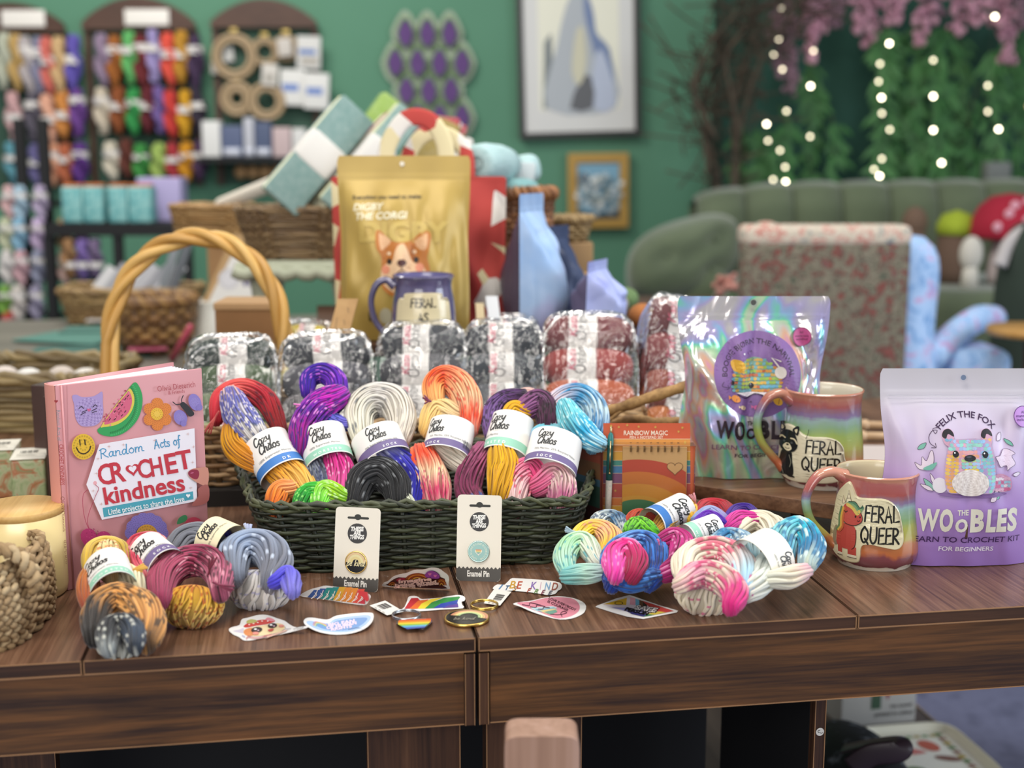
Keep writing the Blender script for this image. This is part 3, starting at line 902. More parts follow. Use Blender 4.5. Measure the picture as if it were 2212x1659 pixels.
# ------------------------------------------------------------------ three hanks lying on the table in front of the pink book
hank('yellow, tan and black yarn hank lying end-on at the front left of the table', ('ly', 0.052, 0.022, 1170, 1400), [
    ([(190, 1226), (200, 1190), (232, 1178), (262, 1190), (272, 1222)], 19, ['#b8983f', '#d0b058', '#dcc478', '#c0a450', '#a89850'], 0),
    ([(232, 1186), (236, 1212), (240, 1244)], 29, ['#e2cf8c', '#e8dca8', '#d9a060', '#e6e0bc'], 6, [('#d0702c', 0.18, 0, 0.7)]),
    ([(196, 1234), (190, 1268), (194, 1310)], 22, ['#c8842f', '#b0662c', '#8a3a1c'], 0),
    ([(236, 1234), (276, 1240), (300, 1284)], 22, ['#e6b04c', '#e8e2c6', '#9a8868'], 4),
    ([(204, 1376), (212, 1322), (256, 1298), (304, 1314), (326, 1352), (318, 1392)], 38, ['#17130f', '#2a1f16', '#cf9860', '#dca870', '#d49c64', '#2c2018'], 0, [('#17120e', 0.16, 0, 1)]),
    ([(234, 1404), (236, 1362), (266, 1350), (290, 1368), (292, 1400)], 25, ['#8f9494', '#131418', '#17181c', '#2c3a4c', '#14161a'], 22, [('#c8c8bc', 0.05, 0, 1)]),
    ([(262, 1352), (258, 1380), (254, 1414)], 36, ['#17181c', '#4a4c4c', '#cfcfc2', '#c4c4b6'], 22, [('#1c1e22', 0.2, 0, 0.7)], 1.5)],
    dict(A=(229, 1232), B=(246, 1288), hw=57, col=MINT, weight='WORSTED', roll=0.12, u=0.3, ts=0.85, dz=0), yr=0.0016, seed=23, ties=[(286, 1232, 26, -4, '#dca94c')])
hank('plum and golden yarn hank lying between the tan-black one and the grey one', ('ly', 0.052, 0.022, 1165, 1350), [
    ([(282, 1200), (298, 1176), (336, 1174), (358, 1198)], 22, ['#dc8a92', '#c0364e', '#e2a0a0', '#e6b8b0'], 0, [('#b01c38', 0.15, 0, 1)]),
    ([(282, 1196), (296, 1220), (312, 1248)], 24, ['#e6b4ac', '#c84058', '#d98a90'], 0),
    ([(346, 1300), (352, 1250), (388, 1218), (440, 1212), (474, 1236), (476, 1282)], 36, ['#843850', '#9c465e', '#a85068', '#7a2440', '#b46a80', '#5a1a30'], 0, [('#2c0814', 0.14, 0.45, 1), ('#d890a0', 0.06, 0.3, 1)]),
    ([(414, 1268), (414, 1302), (410, 1352)], 38, ['#c8842c', '#e6bc62', '#ecd08c', '#d0903c'], 16, [('#a84414', 0.16, 0.0, 1)], 1.9)],
    dict(A=(318, 1196), B=(362, 1236), hw=52, col=VIOL, weight='SOCK', roll=0.15, u=0.45, fibre='75% Superwash Merino', sh=0.3, dz=0), seed=29, ties=[(452, 1234, 8, -26, '#6a1a30'), (470, 1262, 28, 12, '#7a2a44')])
hank('grey and lavender thick yarn hank with cream paper band beside the green basket', ('ly', 0.056, 0.024, 1140, 1310), [
    ([(372, 1200), (396, 1172), (436, 1162), (474, 1178)], 30, ['#5c5e66', '#72747c', '#7c7f88', '#6a6c74'], 0),
    ([(464, 1150), (478, 1148), (492, 1160)], 10, ['#3a3a9c', '#4a48a8', '#3a3a9c'], 4),
    ([(506, 1246), (506, 1200), (544, 1182), (582, 1192), (598, 1224), (586, 1258)], 38, ['#6a6c74', '#828a9a', '#a0aec6', '#8c94a6', '#767984', '#6c6e78'], 4, [('#c4d0e2', 0.04, 0, 1)]),
    ([(594, 1258), (622, 1244), (632, 1278)], 20, ['#4f4abf', '#6a66c8', '#8a86cc'], 14),
    ([(560, 1236), (562, 1266), (566, 1312)], 37, ['#c9c8cc', '#dedbd7', '#e0ddd8', '#c4c2cc'], 14, [('#a4a2c4', 0.08, 0, 1)], 2.0)],
    dict(A=(456, 1166), B=(502, 1188), hw=54, col='#ece2bd', paper='#ece2bd', weight=' ', roll=0.1, u=0.5, sh=0.05, ts=1.2, dz=2), yr=0.0021, seed=31, ties=[(540, 1152, -8, -16, '#a9b0cc')])

# ------------------------------------------------------------------ the pile at the right
RP = ('ly', 0.050, 0.020, 1085, 1320)
hank('mint and yellow yarn hank lying at the left end of the right-hand pile', ('ly', 0.052, 0.022, 1120, 1250), [
    ([(1240, 1180), (1268, 1152), (1304, 1154), (1324, 1180), (1308, 1224)], 30, ['#e6d8a0', '#e6c848', '#eab890', '#e2bc2c', '#dfa63c'], 0, [('#d08a7a', 0.08, 0, 1)]),
    ([(1230, 1242), (1220, 1206), (1234, 1180), (1264, 1176), (1290, 1216)], 26, ['#6abcb4', '#bcdcc8', '#a8d4a8', '#d6e0cc', '#dcd8d0'], 14, [('#3f9aa4', 0.06, 0, 1)]),
    ([(1226, 1244), (1256, 1240), (1294, 1236)], 22, ['#48a4ac', '#bcdccc', '#b0c2c8'], 20)], seed=37, ties=[(1238, 1148, -12, -2, '#9fb6c4')])
hank('teal and white yarn hank half hidden behind the mint and yellow one', RP, [
    ([(1286, 1148), (1298, 1126), (1332, 1126), (1350, 1152)], 22, ['#1f5f8a', '#dfe4de', '#2a6a94', '#e4e4dc'], 0, [('#173f66', 0.2, 0, 1)])], seed=38)
hank('green, rust and yellow yarn hank with blue paper band under the notepad set', RP, [
    ([(1362, 1142), (1380, 1122), (1410, 1130)], 23, ['#a03424', '#b84c30', '#8a2c20'], 0),
    ([(1362, 1158), (1380, 1140), (1412, 1158)], 24, ['#3a942c', '#88d43c', '#3f9c2c'], 14, [('#1f5a20', 0.2, 0, 1)]),
    ([(1420, 1150), (1450, 1125), (1484, 1110)], 26, ['#b88a4c', '#c89a3c', '#e0b03c'], 0),
    ([(1462, 1100), (1484, 1098), (1490, 1122)], 20, ['#e6b43a', '#ecc864', '#c99a34'], 0)],
    dict(A=(1476, 1099), B=(1408, 1134), hw=37, col=BLUE, weight='DK', roll=0.15, u=-0.1, ts=0.8, dz=14), seed=41)
hank('magenta and blue yarn hank lying in the middle of the right-hand pile', ('ly', 0.052, 0.022, 1145, 1275), [
    ([(1322, 1262), (1330, 1204), (1372, 1178), (1410, 1190), (1416, 1236), (1402, 1262)], 32, ['#1f3a8c', '#2f55a8', '#86b0e2', '#4a7cc4', '#2a4f9c', '#1f3f8c'], 0, [('#16286e', 0.2, 0, 1)]),
    ([(1322, 1250), (1366, 1258), (1414, 1244)], 21, ['#2a4c9c', '#3a62ae', '#5a86c4', '#2a4c94'], 8, [('#14266a', 0.15, 0, 1)]),
    ([(1330, 1244), (1330, 1206), (1356, 1194), (1372, 1218), (1366, 1246)], 30, ['#d0308c', '#e468b0', '#cf2a7c', '#a8145a', '#8a0c40'], 22, [('#e88ac0', 0.10, 0, 0.6)]),
    ([(1424, 1178), (1456, 1166), (1478, 1186), (1466, 1222), (1434, 1240)], 30, ['#8a1a5c', '#a8286e', '#b8387e', '#8a1a5a', '#9a2468'], 6, [('#d880b0', 0.06, 0, 1)])],
    dict(A=(1546, 1140), B=(1484, 1164), hw=32, col=MINT, weight='WORSTED', roll=0.1, u=-0.2, ts=0.8, dz=10), seed=43, yr=0.0015, ties=[(1424, 1172, 10, 20, '#d86a9c')])
hank('red, lilac and violet yarn hank behind the right-hand pile beside the notepad set', RP, [
    ([(1508, 1112), (1526, 1094), (1562, 1096), (1578, 1114)], 17, ['#8a2430', '#b84048', '#a02a36', '#8a2430'], 0),
    ([(1504, 1122), (1534, 1108), (1564, 1120)], 15, ['#8a98c8', '#aab4d4', '#a098cc'], 10),
    ([(1508, 1138), (1532, 1124), (1562, 1138)], 20, ['#5a2aa0', '#6a34ac', '#3a1f90'], 18)], seed=47, ties=[(1502, 1086, -4, -14, '#d08a90')])
hank('violet and hot pink yarn hank behind the right-hand pile before the wooden riser', RP, [
    ([(1568, 1138), (1588, 1108), (1618, 1104), (1636, 1120)], 16, ['#45208c', '#4c2694', '#3a1a80', '#45208c'], 0),
    ([(1572, 1144), (1596, 1124), (1632, 1122)], 21, ['#b82880', '#e05aa8', '#b02478'], 14)], seed=53)
hank('plain cream yarn hank with blue flecks between the violet one and the big speckled one', RP, [
    ([(1594, 1150), (1616, 1132), (1656, 1134), (1680, 1158), (1678, 1196)], 28, ['#efe6d0', '#ece2cc', '#ece4d0', '#e2e4d6', '#d8e2dc'], 0, [('#2f86a8', 0.3, 0.66, 0.9)])], seed=61, yr=0.0019)
hank('cream yarn hank with pink and turquoise speckles in front of the right-hand pile', ('ly', 0.058, 0.022, 1130, 1320), [
    ([(1542, 1182), (1570, 1166), (1602, 1176), (1622, 1212)], 28, ['#d9e6e6', '#3a88b4', '#dfe8e4', '#8fc8d8'], 0, [('#1f6a9c', 0.25, 0.1, 0.7)]),
    ([(1478, 1248), (1486, 1212), (1528, 1196), (1576, 1204), (1606, 1236), (1606, 1280)], 37, ['#efe4cc', '#f0e6d2', '#ecdccc', '#e9d4d0', '#b8d4e0', '#9cbcdc'], 6, [('#d0406e', 0.30, 0.3, 0.62), ('#c02e74', 0.12, 0.7, 1)]),
    ([(1472, 1262), (1512, 1240), (1560, 1250), (1588, 1282), (1578, 1312)], 30, ['#efe4cc', '#e4a4b8', '#ece0cc', '#d0508a', '#c42a74'], 18, [('#c83a70', 0.15, 0.1, 1)]),
    ([(1528, 1250), (1524, 1280), (1520, 1322)], 40, ['#ece0cc', '#f0e8d4', '#efe6d0', '#e6c4c4'], 26, [('#d04a84', 0.06, 0, 1)], 1.65),
    ([(1608, 1282), (1640, 1256), (1656, 1216)], 30, ['#e6e2d4', '#dfe4dc', '#cfe0e0'], 4),
    ([(1668, 1244), (1684, 1200), (1694, 1164), (1728, 1150), (1752, 1182), (1742, 1224)], 33, ['#e6e0ca', '#2a86b0', '#9ad6da', '#4ab6ca', '#1f7ca8', '#d6dec8'], 4, [('#176a96', 0.28, 0.3, 0.9), ('#d8ece4', 0.07, 0.2, 0.9)]),
    ([(1664, 1252), (1700, 1248), (1736, 1236)], 22, ['#d9e0d4', '#eee2cc', '#dca0b8'], 14)],
    dict(A=(1672, 1196), B=(1622, 1224), hw=61, col='#ece9dc', paper='#ece9dc', weight=' ', roll=0.25, u=0.45, sh=0.04, ts=1.05, dz=14), seed=59, yr=0.0020)
# ================================================================== baskets
def weave(bm, ring, hgt, N, r, amp, stakes, seed, cols, closed=True, z0f=None, pair=False):
    """ring(s)->(base xyz, out xyz) for s in [0,1); hgt(s) height; rows of weavers passing in and out of stakes"""
    rg = np.random.default_rng(seed)
    M = stakes*5
    s = np.arange(M)/M if closed else np.linspace(0, 1, M)
    B = np.array([ring(x, 0.0)[0] for x in s])
    for i in range(N):
        q = (i+0.5)/N
        pts = []
        for x in s:
            p, o = ring(x, q)
            k = amp*sin(pi*stakes*x+pi*(i % 2))
            pts.append(p+o*(k+rg.normal(0, amp*0.12))+Z*(hgt(x)*q+rg.normal(0, r*0.12)))
        c = np.array(lin(cols[rg.integers(len(cols))]))*rg.uniform(0.8, 1.2)
        rad = r*(1+0.15*np.sin(np.arange(M)*0.37+i))
        bm.tube(pts, rad, 6, closed=closed, col=np.tile(np.clip(c, 0, 1), (M, 1)))
    for k in range(stakes):
        x = (k+0.5)/stakes
        pts = []
        for q in (0.0, 0.35, 0.7, 1.0):
            p, o = ring(x, q)
            pts.append(p+Z*hgt(x)*q)
        bm.tube(pts, r*1.25, 6, col=np.tile(np.array(lin(cols[0]))*0.8, (4, 1)))
def rope(bm, path, R, r, twists, strands, cols, closed=False, n=7):
    P = np.asarray(path, dtype=float)
    M = len(P)
    T = np.gradient(P, axis=0) if not closed else np.roll(P, -1, 0)-np.roll(P, 1, 0)
    T /= np.linalg.norm(T, axis=1)[:, None]
    N = np.zeros_like(P)
    u = Z if abs(T[0][2]) < 0.8 else vec(0, 1, 0)
    N[0] = nrm(u-T[0]*np.dot(u, T[0]))
    for i in range(1, M):
        u = N[i-1]-T[i]*np.dot(N[i-1], T[i]); N[i] = u/np.linalg.norm(u)
    B = np.cross(T, N)
    for k in range(strands):
        a = 2*pi*k/strands+twists*2*pi*np.arange(M)/(M if closed else M-1)
        Q = P+R*(np.cos(a)[:, None]*N+np.sin(a)[:, None]*B)
        c = np.array(lin(cols[k % len(cols)]))
        bm.tube(Q, r, n, closed=closed, col=np.tile(c, (M, 1)))
def rrect_ring(O, X, Y, ax, ay, rad, flare):
    """rounded rectangle in the X/Y axes, half sizes ax, ay at the base; flare widens it upwards"""
    def ring(s, q):
        e = 0.35
        t = 2*pi*s-pi/2
        a, b = ax+flare*q, ay+flare*q
        # perimeter-ish parameter: superellipse
        c, d = cos(t), sin(t)
        x = a*math.copysign(abs(c)**e, c); y = b*math.copysign(abs(d)**e, d)
        o = nrm(X*(c*abs(c)**0.2)+Y*(d*abs(d)**0.2))
        return O+X*x+Y*y, o
    return ring
def poly_ring(corners_base, corners_top, rad=0.15):
    """ring through base corners (q=0) and top corners (q=1), corners rounded; perimeter parametrised"""
    def path(cs):
        cs = [np.asarray(c, dtype=float) for c in cs]
        n = len(cs); out = []
        for i in range(n):
            a, b, c = cs[i-1], cs[i], cs[(i+1) % n]
            p0 = b+(a-b)*rad*min(1, 0.10/np.linalg.norm(a-b)); p2 = b+(c-b)*rad*min(1, 0.10/np.linalg.norm(c-b))
            for k in range(7):
                t = k/6
                out.append((1-t)**2*p0+2*t*(1-t)*b+t*t*p2)
        out.append(out[0])
        return np.array(out)
    A, B = path(corners_base), path(corners_top)
    L = np.concatenate([[0], np.cumsum(np.linalg.norm(np.diff(A, axis=0), axis=1))]); L /= L[-1]
    cen = A.mean(0)
    def ring(s, q):
        s = s % 1.0
        i = min(np.searchsorted(L, s, side='right')-1, len(L)-2)
        t = (s-L[i])/(L[i+1]-L[i]+1e-12)
        a = A[i]*(1-t)+A[i+1]*t; b = B[i]*(1-t)+B[i+1]*t
        tv = A[i+1]-A[i] if np.linalg.norm(A[i+1]-A[i]) > 1e-9 else A[(i+2) % len(A)]-A[i]
        o = nrm(np.cross(nrm(tv), Z))
        if np.dot(o, a-cen) < 0: o = -o
        p = a*(1-q)+b*q
        return p, o
    return ring
WICK = attrmat('wicker', 0.5, 500, 0.3)
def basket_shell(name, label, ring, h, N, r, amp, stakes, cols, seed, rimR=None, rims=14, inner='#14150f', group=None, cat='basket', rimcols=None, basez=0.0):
    o0 = np.mean([ring(k/24, 0)[0]+Z*0 for k in range(24)], axis=0)
    t = thing(name, label, cat, o0, group)
    b = MB(); weave(b, ring, h, N, r, amp, stakes, seed, cols); b.build('woven_wall', WICK, t)
    K = 60
    rim = [ring(k/K, 1.0)[0]+Z*h(k/K) for k in range(K)]
    b = MB(); rope(b, rim, rimR or r*1.2, r*1.15, rims, 3, rimcols or cols, closed=True); b.build('rim', WICK, t)
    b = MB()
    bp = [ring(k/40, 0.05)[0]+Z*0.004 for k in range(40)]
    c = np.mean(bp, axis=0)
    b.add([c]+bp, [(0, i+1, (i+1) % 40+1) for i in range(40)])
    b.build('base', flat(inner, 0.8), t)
    return t
GREENS = ['#2b3021', '#3a4029', '#4a4f34', '#343a28', '#25291d']
def V3(p, z): return vec(p[0], p[1], z)
# dark green basket: front low, back higher
fbl, fbr = on(598, 1240), on(1226, 1214)
ftl, ftr = at(548, 1094, 1.31), at(1266, 1082, 1.352)
btl, btr = at(506, 985, 1.53), at(1296, 935, 1.59)
bbl = fbl+vec(-0.008, 0.17, 0); bbr = fbr+vec(0.03, 0.17, 0)
base = [V3(p, 0.75) for p in (fbl, fbr, bbr, bbl)]
zs = [p[2]-0.75 for p in (ftl, ftr, btr, btl)]
top = [V3(p, 0.75) for p in (ftl, ftr, btr, btl)]
gr = poly_ring(base, top, 0.30)
zr = poly_ring([V3(p, 0.75)+vec(0, 0, 0) for p in (fbl, fbr, bbr, bbl)], [V3(b_, 0.75+z_) for b_, z_ in zip((fbl, fbr, bbr, bbl), zs)], 0.30)
gh = lambda s: zr(s, 1.0)[0][2]-0.75
basket_shell('willow_basket', 'dark green willow basket with sloping sides holding upright dyed yarn hanks', gr, gh, 19, 0.0021, 0.0034, 34, GREENS, 5, rimR=0.0040, rims=26)

# natural willow tray basket behind it, on a low dark plinth
b = MB(); b.box(((-0.14+0.42)/2, 1.68, 0.76), (0.60, 0.22, 0.02))
tag(b.build('display_plinth', flat('#15110f', 0.6), smooth=False), 'low black plinth under the natural willow basket', 'riser')
NAT = ['#8a6a45', '#a07f54', '#b6946a', '#7a5a38', '#9c7a50']
zb = 0.77
f0, f1 = at(436, 1088, 1.575), at(1330, 1040, 1.66)
base = [vec(-0.16, 1.595, zb), vec(0.41, 1.60, zb), vec(0.43, 1.78, zb), vec(-0.15, 1.78, zb)]
top = [vec(-0.175, 1.575, zb), vec(0.425, 1.585, zb), vec(0.445, 1.80, zb), vec(-0.165, 1.80, zb)]
basket_shell('willow_basket', 'natural brown willow tray basket full of cellophane yarn packs', poly_ring(base, top, 0.3), lambda s: 0.075, 12, 0.0032, 0.0042, 54, NAT, 9, rimR=0.0042, rims=20)

# peeled branch with side twig, resting at the right end of the tray
BARK = mottled('peeled_branch_bark', ['#5a3d22', '#8c6a3e', '#b08a55', '#7a5730'], 40, 0.7, (1, 1, 1), 0.6, 0.0015)
for lab, pts, r0 in (('thick peeled wooden branch sloping up towards the shiny pouch', [(1262, 902, 1.585), (1330, 884, 1.575), (1400, 860, 1.565), (1490, 832, 1.56)], 0.0068),
                     ('thinner bark twig lying level below the sloping branch', [(1300, 926, 1.60), (1360, 906, 1.595), (1420, 912, 1.59), (1500, 908, 1.585)], 0.0060)):
    p = smooth_path([at(*q) for q in pts], 10)
    b = MB(); b.tube(p, r0*(1+0.08*np.sin(np.arange(len(p))*0.9)+0.05*np.sin(np.arange(len(p))*2.3)), 10)
    t = thing('wooden_branch', lab, 'branch', p.mean(0)-Z*r0); b.build('bark', BARK, t)
    if r0 > 0.0065:
        b = MB(); b.tube(smooth_path([at(1296, 925, 1.57), at(1336, 892, 1.57), at(1352, 884, 1.572)], 6), [0.0022]*13, 7); b.build('side_twig', BARK, t)

# round handled basket behind the book
d_ = 1.86
hp = []
for k in range(60):
    a = pi*k/59
    hp.append(at(425-190*cos(a), 770-258*sin(a)**0.85+ (0 if 0 < k < 59 else 0), d_))
hp = [at(238, 905, d_), at(236, 830, d_)]+hp[1:-1]+[at(616, 830, d_), at(614, 905, d_)]
cen = on(425, 985, 0.75); 
lcx = (hp[0]+hp[-1])/2
cen = vec(lcx[0], lcx[1], 0.75)
def ringh(s, q):
    t = 2*pi*s
    r = 0.108+0.022*q
    return cen+(RT*cos(t)+FH*0.45*sin(t))*r, nrm(RT*cos(t)+FH*2*sin(t))
tb_ = basket_shell('handled_basket', 'round basket behind the pink book with tall twisted golden handle', ringh, lambda s: 0.06, 8, 0.004, 0.005, 30, ['#b98d4c', '#c99e5c', '#a77c40'], 12)
b = MB(); rope(b, smooth_path(hp, 2), 0.0072, 0.0074, 2.6, 3, ['#c79a52', '#b98b45', '#d2a860']); b.build('arched_handle', attrmat('cane', 0.42, 300, 0.15), tb_)
# ================================================================== pink hardback book, standing slightly open
c0 = on(146, 1276); c1 = on(453, 1206)
BX = nrm(c1-c0); BW = np.linalg.norm(c1-c0)
BN = nrm(np.cross(BX, Z))            # cover normal, towards the camera
if np.dot(BN, FW) > 0: BN = -BN
tl_ = onp(139, 831, c0, BN); BH = tl_[2]-0.75
book = thing('book', 'pink hardback craft book with crocheted motifs standing open a little at the left', 'book', c0)
pink = mottled('pink_cover_board', ['#c98a8c', '#d0949a'], 5, 0.42, bstr=0.02)
sp_dir = nrm(-BN*0.72-BX*0.69)       # spine runs backwards from the hinge
TH = 0.024
b = MB()
b.box(c0+BX*BW/2+Z*BH/2-BN*0.0012, (BW, 0.0024, BH), BX, BN, Z, bev=0.0008)
b.box(c0+BX*0.006+Z*BH/2+BN*0.0004, (0.0016, 0.0016, BH), BX, BN, Z)
b.build('front_cover', pink, book)
sx = nrm(-BX*0.03-BN)
SL = 0.022
s0 = c0-BX*0.0005
s1 = s0+sx*SL
sn = nrm(np.cross(Z, sx)); sn = sn if np.dot(sn, FW) < 0 else -sn
b = MB()
b.grid(lambda p, q: s0+sx*SL*p+sn*(0.0028*sin(pi*p)**0.6)+Z*BH*q, 13, 2)
b.grid(lambda p, q: s0+sx*SL*p+sn*(0.0028*sin(pi*p)**0.6-0.0022)+Z*BH*q, 13, 2)
b.grid(lambda p, q: s0+sx*SL*p+sn*(0.0028*sin(pi*p)**0.6-0.0022*q)+Z*BH, 13, 2)
b.build('spine', mottled('salmon_spine_board', ['#cf8a7e', '#d4948a'], 5, 0.42, bstr=0.02), book)
# back cover opens at an angle behind
ang = radians(13)
bx2 = nrm(BX*cos(ang)-BN*sin(ang)); bn2 = nrm(BN*cos(ang)+BX*sin(ang))
s1b = s1-sn*0.0024
b = MB(); b.box(s1b+bx2*BW/2+Z*BH/2, (BW, 0.0024, BH), bx2, bn2, Z); b.build('back_cover', pink, book)
b = MB()
pgs = flat('#e4e2ea', 0.7, name='page_paper')
for k in range(9):
    t = (k+0.5)/9
    dirp = nrm(BX*(1-t)+bx2*t)
    o = (s0-BN*0.003)*(1-t)+(s1b+bn2*0.002)*t+sx*0
    b.box(o+dirp*BW*0.49+Z*(BH/2+0.0005), (BW*0.955, 0.0011, BH-0.007), dirp, np.cross(Z, dirp), Z)
b.build('pages', pgs, book)
A = Art(pix_map(c0+BN*0.0002, BN), h0=0.0002, step=0.00004, flipy=True)
PX = lambda x, y: (80+x/3.607, 760+y/3.607)
def PL(l): return [PX(x, y) for x, y in l]
def croch(x, y, r, col, n=7, ry=None, rot=0.0):
    cx, cy = PX(x, y); rx = r/3.607; ry = (ry or r)/3.607
    A.ell(cx, cy, rx, ry, col, rot)
    for q in range(1, 4):
        for j in range(int(n*q)):
            t = 2*pi*j/(n*q)+q
            a, b_ = rx*q/3.6*cos(t), ry*q/3.6*sin(t)
            A.ell(cx+a*cos(rot)-b_*sin(rot), cy+a*sin(rot)+b_*cos(rot), rx*0.085, ry*0.085, dk(col, 0.70), n=5)
            A.h -= A.step
        A.h += A.step
# darker line drawn along the hinge groove
A.stroke([PX(232, 262), PX(262, 1655)], 0.7, '#b87c80', sm=0)
# cat
A.poly(PL([(272, 345), (310, 335), (350, 352), (430, 348), (470, 330), (508, 312), (512, 400), (516, 470), (500, 530), (460, 570), (400, 582), (340, 575), (305, 530), (292, 470), (288, 410)]), '#a791c4', 4)
for r in (112, 92, 72, 52, 32):
    cx, cy = PX(402, 468)
    for j in range(int(r/2.8)):
        t = 2*pi*j/int(r/2.8)
        A.ell(cx+r/3.607*0.92*cos(t), cy+r/3.607*0.92*sin(t), 1.9, 1.1, '#8b74ab' if j % 2 else '#b9a6d2', t+pi/2, n=8); A.h -= A.step
    A.h += A.step
A.heart(*PX(403, 452), 4.2, '#c85f8c')
for pts in ([(325, 440), (345, 425), (360, 440)], [(435, 430), (452, 412), (466, 425)], [(340, 490), (375, 470)], [(350, 470), (385, 455)], [(425, 460), (462, 440)], [(428, 472), (465, 462)]):
    A.stroke(PL(pts), 1.5, '#2c1f30')
# watermelon
A.poly(PL([(752, 240), (790, 262), (818, 340), (815, 430), (785, 520), (730, 590), (660, 640), (580, 660), (500, 645), (468, 610), (510, 565), (600, 430), (680, 330)]), '#2f9a52', 4)
A.poly(PL([(722, 285), (752, 330), (755, 400), (730, 470), (680, 530), (610, 570), (520, 585), (500, 575), (600, 430), (690, 320)]), '#d6c24e', 4)
A.poly(PL([(712, 305), (735, 350), (735, 410), (705, 480), (650, 525), (590, 550), (520, 560), (600, 440), (690, 330)]), '#cf5f7c', 4)
rg = np.random.default_rng(2)
for k in range(46):
    t = rg.uniform(0, 1); s_ = rg.uniform(-1, 1)
    x = 530+190*t+30*s_; y = 555-235*t+28*s_
    A.ell(*PX(x, y), 2.6, 1.5, '#b74a68' if k % 3 else '#dd7c94', rg.uniform(0, 3), n=8); A.h -= A.step
A.h += A.step
for x, y in ((600, 470), (630, 450), (655, 420), (680, 375), (700, 350), (640, 400), (600, 530), (560, 530), (680, 470), (655, 500), (620, 425)):
    A.stroke(PL([(x, y), (x+10, y-12)]), 1.7, '#3a1626')
for k in range(34):
    t = k/33; a = -0.25+2.15*t
    for rr, cc in ((0, '#237a40'), (20, '#45b468')):
        x = 560+ (232+rr)*cos(a*0.93-0.35)-25; y = 400+(232+rr)*sin(a*0.93-0.35)
        if y > 255 and x > 475: A.ell(*PX(x, y), 2.3, 1.2, cc, a, n=8); A.h -= A.step
A.h += A.step
# orange flower
for k in range(6):
    t = 2*pi*k/6-pi/2
    croch(935+72*cos(t), 485+82*sin(t), 46, '#dd8236', 5)
croch(928, 482, 48, '#e8b93a', 5)
croch(928, 482, 24, '#eec44e', 4)
# butterfly
A.ell(*PX(1110, 510), 14, 17, '#8878bd', -0.5); croch(1112, 505, 34, '#9484c6', 5)
A.ell(*PX(1222, 390), 13, 19, '#8878bd', -0.4); croch(1222, 390, 36, '#9484c6', 5); croch(1255, 430, 26, '#8878bd', 4); croch(1132, 555, 24, '#8878bd', 4)
A.poly(PL([(1105, 400), (1130, 388), (1160, 410), (1212, 470), (1205, 495), (1175, 500), (1150, 470), (1112, 425)]), '#26242a', 3)
A.stroke(PL([(1120, 400), (1116, 370), (1128, 338)]), 2.0, '#26242a'); A.stroke(PL([(1105, 405), (1075, 408), (1048, 388)]), 2.0, '#26242a')
# smiley badge
croch(352, 736, 90, '#e0b52f', 8, 100)
A.stroke(PL([(322, 682), (326, 722)]), 2.6, '#33240f'); A.stroke(PL([(362, 682), (366, 720)]), 2.6, '#33240f')
A.stroke(PL([(296, 742), (320, 780), (360, 790), (396, 765), (408, 732)]), 2.6, '#33240f')
# white tag shape
A.poly(PL([(476, 716), (1216, 592), (1238, 1158), (496, 1304), (374, 1030)]), '#e9e4ec')
A.ell(*PX(442, 1018), 4.0, 4.4, '#e6a9b0')
A.poly(PL([(500, 1212), (1204, 1082), (1208, 1144), (510, 1284)]), '#4aa0b2')
rb_ = atan2(-126, 704)
A.hand('Random', *PX(484, 828), 11.0, 2.2, '#4d96c0', rot=rb_, sx=1.42)
A.hand('Acts of', *PX(905, 752), 10.5, 2.2, '#4d96c0', rot=rb_, sx=1.02)
red = '#c0303f'
A.text('C', *PX(535, 1025), 62, red, bold=0.02, rot=rb_, width=33); A.text('R', *PX(632, 1008), 62, red, bold=0.02, rot=rb_, width=31)
A.heart(*PX(733, 912), 14.5, red, rot=rb_); A.heart(*PX(733, 908), 8.6, '#e9e4ec', rot=rb_)
A.text('C', *PX(835, 975), 56, red, bold=0.02, rot=rb_, width=28); A.text('H', *PX(930, 958), 56, red, bold=0.02, rot=rb_, width=25)
A.text('E', *PX(1045, 938), 60, red, bold=0.025, rot=rb_, width=25); A.text('T', *PX(1145, 905), 56, red, bold=0.025, rot=rb_, width=33)
A.text('kindness', *PX(832, 1128), 52, red, bold=0.022, rot=rb_, width=176)
A.text('Little projects to share the love', *PX(842, 1212), 17, '#eef3f3', bold=0.012, rot=rb_, width=166)
A.heart(*PX(1164, 1116), 4.6, '#f2f2f2')
A.text('Olivia Dieterich', *PX(1074, 288), 17.5, '#a94a52', rot=-0.13, width=82)
A.text('& Friends', *PX(1074, 322), 11, '#a94a52', rot=-0.13, width=36)
for x, y in ((905, 685), (548, 733), (660, 720), (1162, 636), (1198, 856), (462, 828), (425, 1078), (1184, 1054), (488, 1180), (448, 942), (1206, 735)):
    A.star(*PX(x, y), 4.2, '#c9a09a', 4, 0.2)
A.stroke(PL([(440, 1030), (465, 1060), (440, 1120), (390, 1250), (380, 1330), (410, 1410)]), 1.3, '#a83a55')
A.stroke(PL([(380, 1068), (345, 1110), (345, 1220), (370, 1330), (412, 1412)]), 1.3, '#a83a55')
# hand holding the tag, printed on the cover's right edge
A.poly(PL([(1168, 925), (1200, 905), (1240, 900), (1316, 900), (1314, 1032), (1250, 1022), (1190, 985), (1164, 955)]), '#c98a78', 3)
A.poly(PL([(1164, 930), (1195, 912), (1238, 916), (1248, 950), (1232, 986), (1196, 980), (1166, 955)]), '#8d2440', 3)
A.ell(*PX(1192, 938), 3.8, 1.5, '#b8587a', -0.3)
A.poly(PL([(1240, 1060), (1316, 1030), (1322, 1150), (1250, 1190), (1190, 1188), (1240, 1120)]), '#a05a54', 3)
